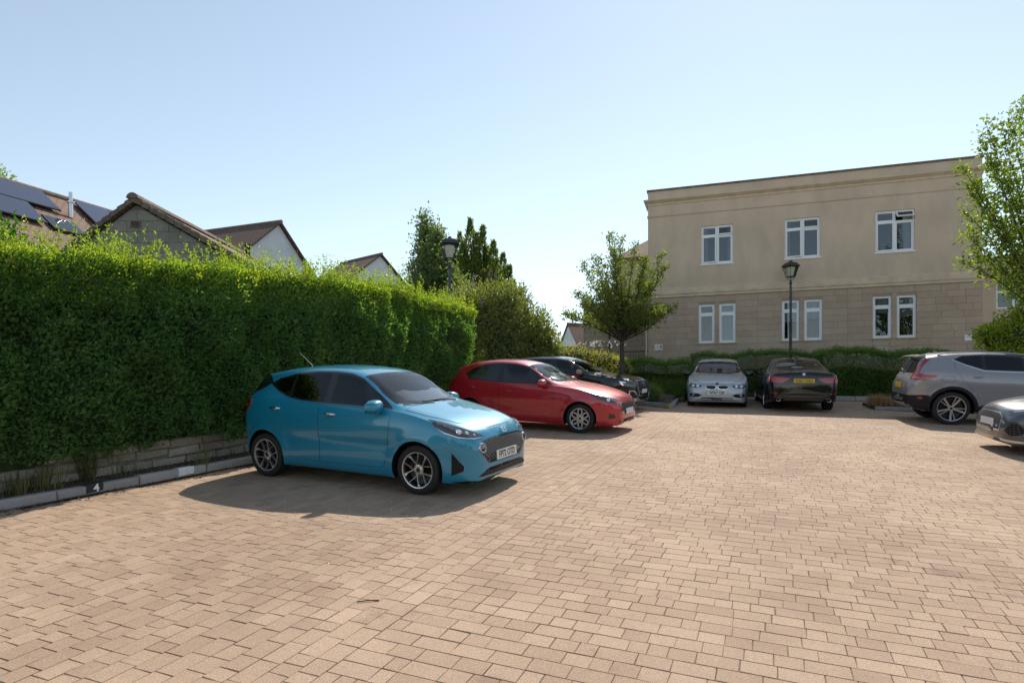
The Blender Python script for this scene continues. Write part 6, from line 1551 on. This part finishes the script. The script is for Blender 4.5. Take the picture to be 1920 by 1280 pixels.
c.patch('bumper_cladding', [(-1.80,.9,.66),(-1.95,.88,.665),(-2.16,.70,.65),(-2.22,.4,.66),(-2.22,.4,.40),(-2.12,.7,.385),(-1.95,.86,.33),(-1.76,.9,.30),(-1.785,.9,.45)], (.62,-.78,0), .008, m_blackplastic, spacing=.04)
c.frontp('bumper_centre', [(0,.66),(.50,.655),(.50,.40),(0,.40)], .008, m_blackplastic, rear=True)
c.frontp('skid_plate', [(0,.46),(.45,.455),(.62,.42),(.55,.375),(0,.37)], .012, m_satin, rear=True, spacing=.04)
tl = c.patch('tail_light', [(-1.80,.70,1.49),(-1.90,.67,1.475),(-2.08,.73,1.26),(-2.16,.72,1.15),(-2.18,.70,1.03),(-2.08,.80,1.005),(-1.90,.88,1.005),(-1.68,.92,1.08),(-1.69,.92,1.12),(-1.90,.87,1.135),(-2.02,.82,1.16),(-1.95,.76,1.30)], (.62,-.78,0), .010, m_redlens, spacing=.03)
c.patch('tail_light_bar', [(-2.00,.85,1.075),(-2.13,.75,1.08),(-2.13,.75,1.045),(-2.00,.85,1.04)], (.62,-.78,0), .013, mat('pale_red_lens', (.55,.18,.18), .15), spacing=.03)
c.sidep('rear_reflector', [(-1.93,.62),(-2.02,.625),(-2.01,.575),(-1.93,.57)], .014, m_redlens, spacing=.03)
c.sidep('fuel_flap_gap', [(-1.33,1.10),(-1.50,1.10),(-1.58,1.06),(-1.58,.99),(-1.53,.965),(-1.36,.965),(-1.31,1.0)], .0008, m_blackplastic)
c.sidep('fuel_flap', [(-1.335,1.095),(-1.498,1.095),(-1.573,1.057),(-1.573,.994),(-1.528,.971),(-1.362,.971),(-1.316,1.003)], .002, pg_)
q = MB(); q.add([(-1.82,-.54,1.583),(-1.82,.54,1.583),(-2.05,.50,1.545),(-2.05,-.50,1.545),(-1.82,-.56,1.53),(-1.82,.56,1.53),(-2.05,.50,1.525),(-2.05,-.50,1.525)], [(0,1,2,3),(7,6,5,4),(0,4,5,1),(1,5,6,2),(2,6,7,3),(3,7,4,0)]); q.build('roof_spoiler', pg_, c.root)
for sg in (1,-1):
    P = []
    for x in (-1.6,-1.45,-1.0,-.3,.05,.12):
        l, n = c.hit(Vector((x, .56*sg, 6)), Vector((0,0,-1))); P.append(l+n*(.005 if x in (-1.6,.12) else .035))
    q = MB(); q.tube(P, .014, 6); q.build('roof_rail', m_satin, c.root, smooth=50)
q = MB(); l, n = c.hit(Vector((-1.45,0,6)), Vector((0,0,-1))); q.add([l+Vector((.09,0,0)), l+Vector((-.09,-.03,0)), l+Vector((-.09,.03,0)), l+Vector((-.08,0,.055))], [(0,1,3),(1,2,3),(2,0,3)]); q.build('aerial_fin', pg_, c.root)
q = MB(); l, n = c.hit(Vector((-8,.1,1.2)), Vector((1,0,0))); q.tube([l+Vector((-.01,-.1,-.02)), l+Vector((-.05,.02,.0)), l+Vector((-.02,.25,.05))], .012, 6); q.build('rear_wiper', m_blackplastic, c.root)
c.plate(-2.235, .86, '', m_plate_y, rear=True); c.mirrors(.78, 1.2, pg_); c.wheels(('wide', 5), wid=.235, rr=.755)

# dark SUV beyond the red car
pk_ = paint('dark_plum_black_paint', (.012, .009, .013), .25, .3)
sp = scale_spec(suv, 2.13/2.2, 2.06/2.22, .918, .895/.93); sp.update(paint=pk_, ax=1.30, R=.33, gap=.055)
c = Car('dark_suv', 'near-black compact SUV with silver bumper trim beyond the red car', G_CARS, (1.80, 18.48), (.897, -.442), sp)
c.glaze([(.74,1.07),(.50,1.22),(.25,1.38),(0,1.43),(-.5,1.45),(-1.0,1.43),(-1.35,1.36),(-1.48,1.22),(-1.1,1.13),(-.4,1.10),(.2,1.085)], [(-.30,.55),(-1.2,-.40)], [(.905,0),(.885,.35),(.815,.60),(.735,.655),(.17,.565),(.18,0)], [(0,1.35),(.46,1.34),(.55,1.16),(.55,1.10),(0,1.10)], (-1.7,.86), zf=.6, seats=(0,-.85))
doors(c, [[(.80,1.05),(.80,.7),(.72,.38),(.66,.36),(-.34,.36),(-.36,1.08)], [(-.373,1.08),(-.353,.36),(-.75,.37),(-.95,.6),(-1.2,.8),(-1.35,1.0),(-1.3,1.13)]], [(-.1,.93),(-1.1,.95)], pk_, pk_)
c.topp('bonnet_gap', [(2.03,0),(2.0,.40),(1.9,.58),(1.5,.72),(1.0,.77),(.95,.62),(.98,0)], .0008, m_blackplastic)
c.topp('bonnet', [(2.024,0),(1.994,.397),(1.894,.573),(1.497,.712),(1.008,.762),(.958,.62),(.988,0)], .003, pk_)
hl = c.patch('headlight', [(1.60,.84,.88),(1.80,.78,.865),(1.98,.66,.83),(2.05,.56,.81),(2.03,.60,.73),(1.90,.73,.70),(1.76,.81,.71),(1.66,.84,.79)], D45, .006, m_lens, spacing=.03)
c.patch('running_light', [(1.64,.84,.85),(1.80,.79,.835),(1.80,.79,.815),(1.70,.83,.80),(1.76,.81,.73),(1.73,.82,.725),(1.66,.84,.79)], D45, .009, m_lamp_in, spacing=.025)
c.frontp('grille_surround', [(0,.87),(.44,.865),(.56,.76),(.50,.46),(.44,.43),(0,.43)], .003, m_satin, spacing=.04)
c.frontp('grille', [(0,.85),(.42,.845),(.53,.755),(.475,.48),(.43,.45),(0,.45)], .007, m_gr_bars, spacing=.04)
for k in range(4):
    y = -.15+k*.10; l, n = c.hit(Vector((6,y,.74)), Vector((-1,0,0))); q = MB(); Mx = Matrix.Translation(l+n*.012) @ n.to_track_quat('Z','Y').to_matrix().to_4x4()
    q.lathe([(.052,0),(.052,.008),(.062,.008),(.062,0)], 20, M=Mx, close=True); q.build('badge_ring', m_chrome, c.root)
fr = c.patch('intake_trim', [(1.86,.76,.60),(1.98,.68,.60),(2.10,.55,.40),(2.02,.64,.36),(1.90,.75,.35),(1.87,.76,.40)], D45, .008, m_satin, spacing=.03)
c.patch('intake', [(1.885,.75,.58),(1.965,.69,.58),(2.065,.59,.42),(2.0,.66,.385),(1.91,.74,.38),(1.89,.75,.42)], D45, .012, m_gr_mesh, spacing=.03)
c.patch('splitter_trim', [(1.90,.75,.34),(2.02,.64,.345),(2.10,.55,.375),(2.13,.35,.33),(2.12,.35,.30),(2.0,.66,.315),(1.90,.75,.315)], D45, .012, m_satin, spacing=.03)
c.plate(2.148, .56, '', m_plate_w); c.mirrors(.52, 1.07, mat('copper_mirror', (.30,.16,.13), .25, metal=.6, coat=.6)); c.wheels(('double', 5), wid=.215, rr=.70)

# ------------------------------------------------------------------ silver hatchback facing us
ps_ = paint('silver_blue_paint', (.40, .44, .47), .28, .6)
sp = scale_spec(hatch, 2.1/2.085, 2.2/1.975, .95, .8825/.848); sp.update(paint=ps_, ax=1.345, R=.312, gap=.05)
sp['zt'] = [(2.1,.46),(2.09,.60),(2.05,.70),(1.95,.765),(1.6,.86),(1.2,.925),(.78,.975),(.66,1.01),(.32,1.18),(-.02,1.33),(-.25,1.385),(-.55,1.415),(-.85,1.42),(-1.3,1.385),(-1.7,1.31),(-1.95,1.25),(-2.02,1.15),(-2.1,.98),(-2.15,.83),(-2.19,.6),(-2.2,.43)]
sp['zs'] = [(2.1,.44),(2.05,.60),(1.95,.68),(1.6,.785),(1.2,.865),(.8,.905),(.4,.915),(-.2,.935),(-.8,.96),(-1.3,1.0),(-1.7,1.03),(-1.95,.99),(-2.1,.86),(-2.17,.67),(-2.2,.41)]
sp['w'] = [(2.1,.52),(2.085,.66),(2.03,.745),(1.93,.80),(1.7,.845),(1.3,.875),(0,.8825),(-1.2,.8825),(-1.7,.85),(-2.05,.76),(-2.17,.65),(-2.2,.5)]
c = Car('silver_hatchback', 'silver hatchback facing the camera in front of the building', G_CARS, (6.66, 20.25), (-.316, -.949), sp)
c.glaze([(.62,.935),(.36,1.09),(.0,1.275),(-.3,1.335),(-.65,1.35),(-1.1,1.31),(-1.4,1.22),(-1.5,1.12),(-1.2,1.02),(-.6,.98)], [(-.50,.45),(-1.25,-.6)], [(.725,0),(.70,.35),(.635,.585),(.56,.65),(-.01,.555),(0,0)], [(0,1.24),(.44,1.22),(.55,1.06),(0,1.0)], (-1.8,.68), seats=(-.15,-1.0))
doors(c, [[(.70,.92),(.70,.5),(.66,.29),(-.56,.28),(-.58,.96)]], [(-.35,.80)], ps_, ps_)
c.topp('bonnet_gap', [(2.06,0),(2.045,.30),(1.98,.50),(1.7,.66),(1.3,.74),(.82,.765),(.78,.6),(.80,0)], .0008, m_blackplastic)
c.topp('bonnet', [(2.054,0),(2.039,.298),(1.974,.495),(1.697,.652),(1.3,.732),(.828,.757),(.788,.6),(.808,0)], .003, ps_)
for sg in (1,-1):
    for nm, off, m, k in (('kidney_surround', .004, m_chrome, 0), ('kidney_grille', .008, m_gr_bars, .012)):
        c.patch(nm, [(0,sg*(.025+k),.665-k),(0,sg*(.27),.665-k),(0,sg*(.325-k),.62),(0,sg*(.27),.545+k),(0,sg*(.06+k),.545+k),(0,sg*(.02+k),.60)], c.FRONT, off, m, mirror=False, spacing=.03, rnd=1)
hl = c.frontp('headlight', [(.42,.66),(.60,.69),(.76,.725),(.80,.70),(.795,.63),(.70,.585),(.52,.59),(.44,.62)], .006, m_lens, half=False, spacing=.03)
for sg, par in zip((1,-1), hl):
    for y in (.54,.67):
        l, n = c.hit(Vector((6,y,.64)), Vector((-1,0,0))); q = MB(); q.lathe([(0,.014),(.03,.012),(.036,.008),(.046,.011),(.05,0)], 16, M=Matrix.Translation((l.x,l.y*sg,l.z)) @ Vector((n.x,n.y*sg,n.z)).to_track_quat('Z','Y').to_matrix().to_4x4()); q.build('lamp_ring', m_lamp_in, par, smooth=40)
c.frontp('side_intake', [(.42,.37),(.52,.42),(.72,.43),(.77,.40),(.76,.335),(.62,.315),(.50,.32)], .005, m_gr_mesh, half=False, spacing=.035)
for sg in (1,-1):
    l, n = c.hit(Vector((6,.68*sg,.375)), Vector((-1,0,0))); q = MB(); q.lathe([(0,.015),(.035,.014),(.045,.012),(.05,0)], 16, M=Matrix.Translation(l) @ n.to_track_quat('Z','Y').to_matrix().to_4x4()); q.build('fog_light', m_lamp_in, c.root, smooth=40)
c.frontp('lower_grille', [(0,.335),(.38,.335),(.46,.27),(.40,.235),(0,.23)], .005, m_gr_mesh, spacing=.04)
l, n = c.hit(Vector((6,0,.715)), Vector((-1,0,0))); q = MB(); Mx = Matrix.Translation(l+n*.003) @ n.to_track_quat('Z','Y').to_matrix().to_4x4(); q.lathe([(0,.006),(.028,.006),(.029,.0)], 20, M=Mx); bd_ = q.build('roundel', m_badgeblue, c.root)
q = MB(); q.lathe([(.028,.0),(.028,.008),(.041,.008),(.042,0)], 20, M=Mx); q.build('roundel_ring', m_gloss, bd_)
c.plate(2.118, .45, 'WP67 XSR', m_plate_w, tilt=.03); c.mirrors(.42, .96, m_gloss, reach=.12); c.wheels(('double', 5), wid=.21, rr=.70); c.wiper([(.78,.45),(.74,.1),(.72,-.3)])

# ------------------------------------------------------------------ black saloon, rear towards us
pbk = paint('black_paint', (.005, .005, .006), .22, .2)
sp = dict(paint=pbk, ax=1.4875, R=.335, gap=.05, flare=.02, crease=(.68, .006),
  zt=[(2.33,.5),(2.3,.66),(2.2,.75),(1.9,.85),(1.4,.93),(1.05,.98),(.9,1.03),(.5,1.2),(.1,1.37),(-.2,1.445),(-.5,1.475),(-.9,1.468),(-1.3,1.395),(-1.7,1.25),(-2.0,1.14),(-2.1,1.12),(-2.35,1.115),(-2.51,1.10),(-2.555,1.02),(-2.585,.86),(-2.605,.65),(-2.61,.5)],
  zs=[(2.33,.46),(2.2,.66),(1.9,.77),(1.4,.86),(.9,.92),(0,.955),(-.8,.985),(-1.5,1.01),(-2.0,1.02),(-2.35,1.01),(-2.5,.97),(-2.58,.78),(-2.61,.45)],
  zb=[(2.33,.28),(2.2,.18),(1.9,.165),(0,.18),(-1.8,.2),(-2.3,.26),(-2.55,.30),(-2.61,.36)],
  w=[(2.33,.48),(2.28,.68),(2.15,.80),(1.9,.88),(1.4,.925),(0,.934),(-1.6,.934),(-2.1,.915),(-2.4,.87),(-2.53,.81),(-2.59,.74),(-2.61,.66)],
  wr=[(2.33,.3),(1.9,.6),(1.2,.7),(.9,.71),(.5,.66),(.1,.60),(-.4,.585),(-.9,.575),(-1.3,.565),(-1.7,.60),(-2.0,.68),(-2.35,.73),(-2.5,.72),(-2.61,.55)])
c = Car('black_saloon', 'black saloon parked nose-in with its rear and yellow plate towards the camera', G_CARS, (8.68, 19.45), (.29, .957), sp)
c.glaze([(.78,.975),(.45,1.12),(.05,1.30),(-.3,1.37),(-.7,1.385),(-1.1,1.33),(-1.45,1.20),(-1.65,1.09),(-1.4,1.035),(-.8,1.01)], [(-.15,.6),(-1.0,-.25),(-1.5,-1.06)], [(.96,0),(.93,.35),(.86,.60),(.78,.67),(.12,.57),(.12,0)], [(-1.15,0),(-1.17,.48),(-1.24,.525),(-1.87,.62),(-1.94,.53),(-1.97,0)], (-1.9,.9), rtop=True)
doors(c, [[(.85,.95),(.86,.6),(.80,.30),(-.18,.29),(-.20,.98)], [(-.213,.98),(-.193,.29),(-.95,.30),(-1.1,.55),(-1.3,.75),(-1.42,.95),(-1.35,1.02)]], [(.0,.86),(-1.08,.89)], pbk, pbk)
c.topp('boot_gap', [(-2.02,0),(-2.0,.55),(-1.96,.70),(-2.1,.775),(-2.50,.71),(-2.52,0)], .0008, m_blackplastic)
c.topp('boot_lid', [(-2.028,0),(-2.008,.55),(-1.972,.692),(-2.102,.765),(-2.492,.702),(-2.512,0)], .003, pbk)
tl = c.patch('tail_light', [(-2.60,.36,.935),(-2.60,.60,.955),(-2.52,.82,.985),(-2.30,.89,.975),(-2.34,.89,.87),(-2.52,.83,.815),(-2.60,.66,.805),(-2.60,.55,.80),(-2.60,.40,.875)], (.94,-.34,0), .008, m_redlens, spacing=.035)
c.frontp('tail_lamp_insert', [(.42,.905),(.60,.92),(.70,.92),(.70,.895),(.58,.89),(.44,.885)], .012, mat('bright_red_lens', (.45,.03,.03), .1, coat=.5), half=False, rear=True, spacing=.03)
c.frontp('boot_crease', [(0,.99),(.60,.985),(.66,.965),(.60,.962),(0,.968)], .004, m_gloss, rear=True, spacing=.04)
c.frontp('lower_bumper', [(0,.40),(.60,.395),(.76,.42),(.74,.31),(.62,.29),(0,.285)], .006, m_blackplastic, rear=True, spacing=.04)
c.frontp('bumper_trim', [(0,.365),(.45,.365),(.50,.35),(.45,.335),(0,.335)], .010, m_satin, rear=True, spacing=.04)
c.patch('bumper_reflector', [(-2.6,.62,.525),(-2.52,.82,.535),(-2.52,.82,.505),(-2.6,.62,.50)], (.9,-.42,0), .008, m_redlens, spacing=.03)
for sg in (1,-1):
    q = MB(); Mx = Matrix.Translation((-2.58, sg*.63, .345)) @ Matrix.Rotation(-math.pi/2, 4, 'Y'); q.lathe([(.0,-.06),(.04,-.06),(.043,.05),(.052,.055),(.054,.0),(.05,-.06)], 18, M=Mx); q.build('exhaust_tip', m_chrome, c.root, smooth=40)
l, n = c.hit(Vector((-8,0,1.035)), Vector((1,0,0))); q = MB(); Mx = Matrix.Translation(l+n*.003) @ n.to_track_quat('Z','Y').to_matrix().to_4x4(); q.lathe([(0,.006),(.026,.006),(.027,.008),(.04,.008),(.041,0)], 20, M=Mx); q.build('roundel', m_chrome, c.root)
c.plate(-2.625, .865, 'YH67 OXU', m_plate_y, rear=True, tilt=-.05); c.mirrors(.60, 1.0, pbk); c.wheels(('double', 5), wid=.235, rr=.72)
l, n = c.hit(Vector((-.95,0,6)), Vector((0,0,-1))); q = MB(); q.add([l+Vector((.09,0,0)), l+Vector((-.09,-.03,0)), l+Vector((-.09,.03,0)), l+Vector((-.08,0,.055))], [(0,1,3),(1,2,3),(2,0,3)]); q.build('aerial_fin', pbk, c.root)

# ------------------------------------------------------------------ dark grey hatchback entering at the right edge
pd_ = paint('dark_grey_paint', (.065, .068, .074), .25, .6)
sp = scale_spec(hatch, 2.2/2.085, 2.14/1.975, .958, .908/.848); sp.update(paint=pd_, ax=1.318, R=.325, gap=.05)
sp['zt'] = [(2.2,.52),(2.19,.66),(2.15,.745),(2.05,.80),(1.7,.885),(1.2,.955),(.80,1.0),(.68,1.03),(.35,1.19),(.0,1.35),(-.25,1.405),(-.55,1.43),(-.85,1.43),(-1.3,1.39),(-1.7,1.31),(-1.9,1.25),(-2.0,1.1),(-2.08,.95),(-2.12,.7),(-2.14,.45)]
c = Car('dark_grey_hatchback', 'dark grey hatchback nosing in at the right edge', G_CARS, (10.16, 9.90), (-.949, .316), sp)
c.glaze([(.62,.965),(.36,1.11),(.0,1.30),(-.3,1.36),(-.65,1.37),(-1.1,1.32),(-1.4,1.22),(-1.5,1.13),(-1.2,1.05),(-.6,1.0)], [(-.50,.45),(-1.25,-.6)], [(.74,0),(.71,.35),(.65,.60),(.57,.67),(0,.57),(0,0)], [(0,1.24),(.44,1.22),(.55,1.06),(0,1.0)], (-1.75,.70), seats=(-.12,-.95))
doors(c, [[(.72,.94),(.72,.5),(.68,.29),(-.56,.28),(-.58,.98)]], [(-.35,.82)], pd_, pd_)
c.topp('bonnet_gap', [(2.13,0),(2.11,.30),(2.03,.52),(1.75,.69),(1.3,.765),(.85,.79),(.80,.6),(.83,0)], .0008, m_blackplastic)
c.topp('bonnet', [(2.124,0),(2.104,.298),(2.024,.515),(1.747,.682),(1.3,.757),(.858,.782),(.808,.6),(.838,0)], .003, pd_)
c.frontp('grille_surround', [(0,.685),(.36,.675),(.48,.60),(.44,.36),(.37,.30),(0,.295)], .003, m_satin, spacing=.04)
c.frontp('grille', [(0,.668),(.345,.658),(.455,.595),(.415,.375),(.36,.32),(0,.315)], .007, m_gr_diamond, spacing=.04)
c.patch('headlight', [(1.66,.83,.79),(1.85,.78,.775),(2.02,.68,.74),(2.13,.53,.70),(2.10,.56,.645),(1.95,.72,.66),(1.80,.80,.69),(1.70,.83,.74)], D45, .006, m_lens, spacing=.03)
c.patch('running_light', [(1.70,.83,.78),(1.88,.77,.755),(2.08,.60,.705),(2.08,.60,.69),(1.88,.77,.735),(1.70,.83,.76)], D45, .009, m_lamp_in, spacing=.025)
c.patch('side_intake', [(1.97,.70,.52),(2.06,.63,.515),(2.12,.55,.40),(2.06,.62,.32),(1.96,.72,.34),(1.91,.76,.42)], D45, .005, m_gr_mesh, spacing=.03)
c.patch('splitter', [(1.80,.80,.235),(2.02,.66,.25),(2.15,.45,.27),(2.15,.45,.235),(2.02,.66,.215),(1.80,.80,.205)], D45, .012, m_satin, spacing=.03)
c.plate(2.218, .50, '', m_plate_w, tilt=.04); c.mirrors(.45, .99, pd_); c.wheels(('double', 5), wid=.22, rr=.72)
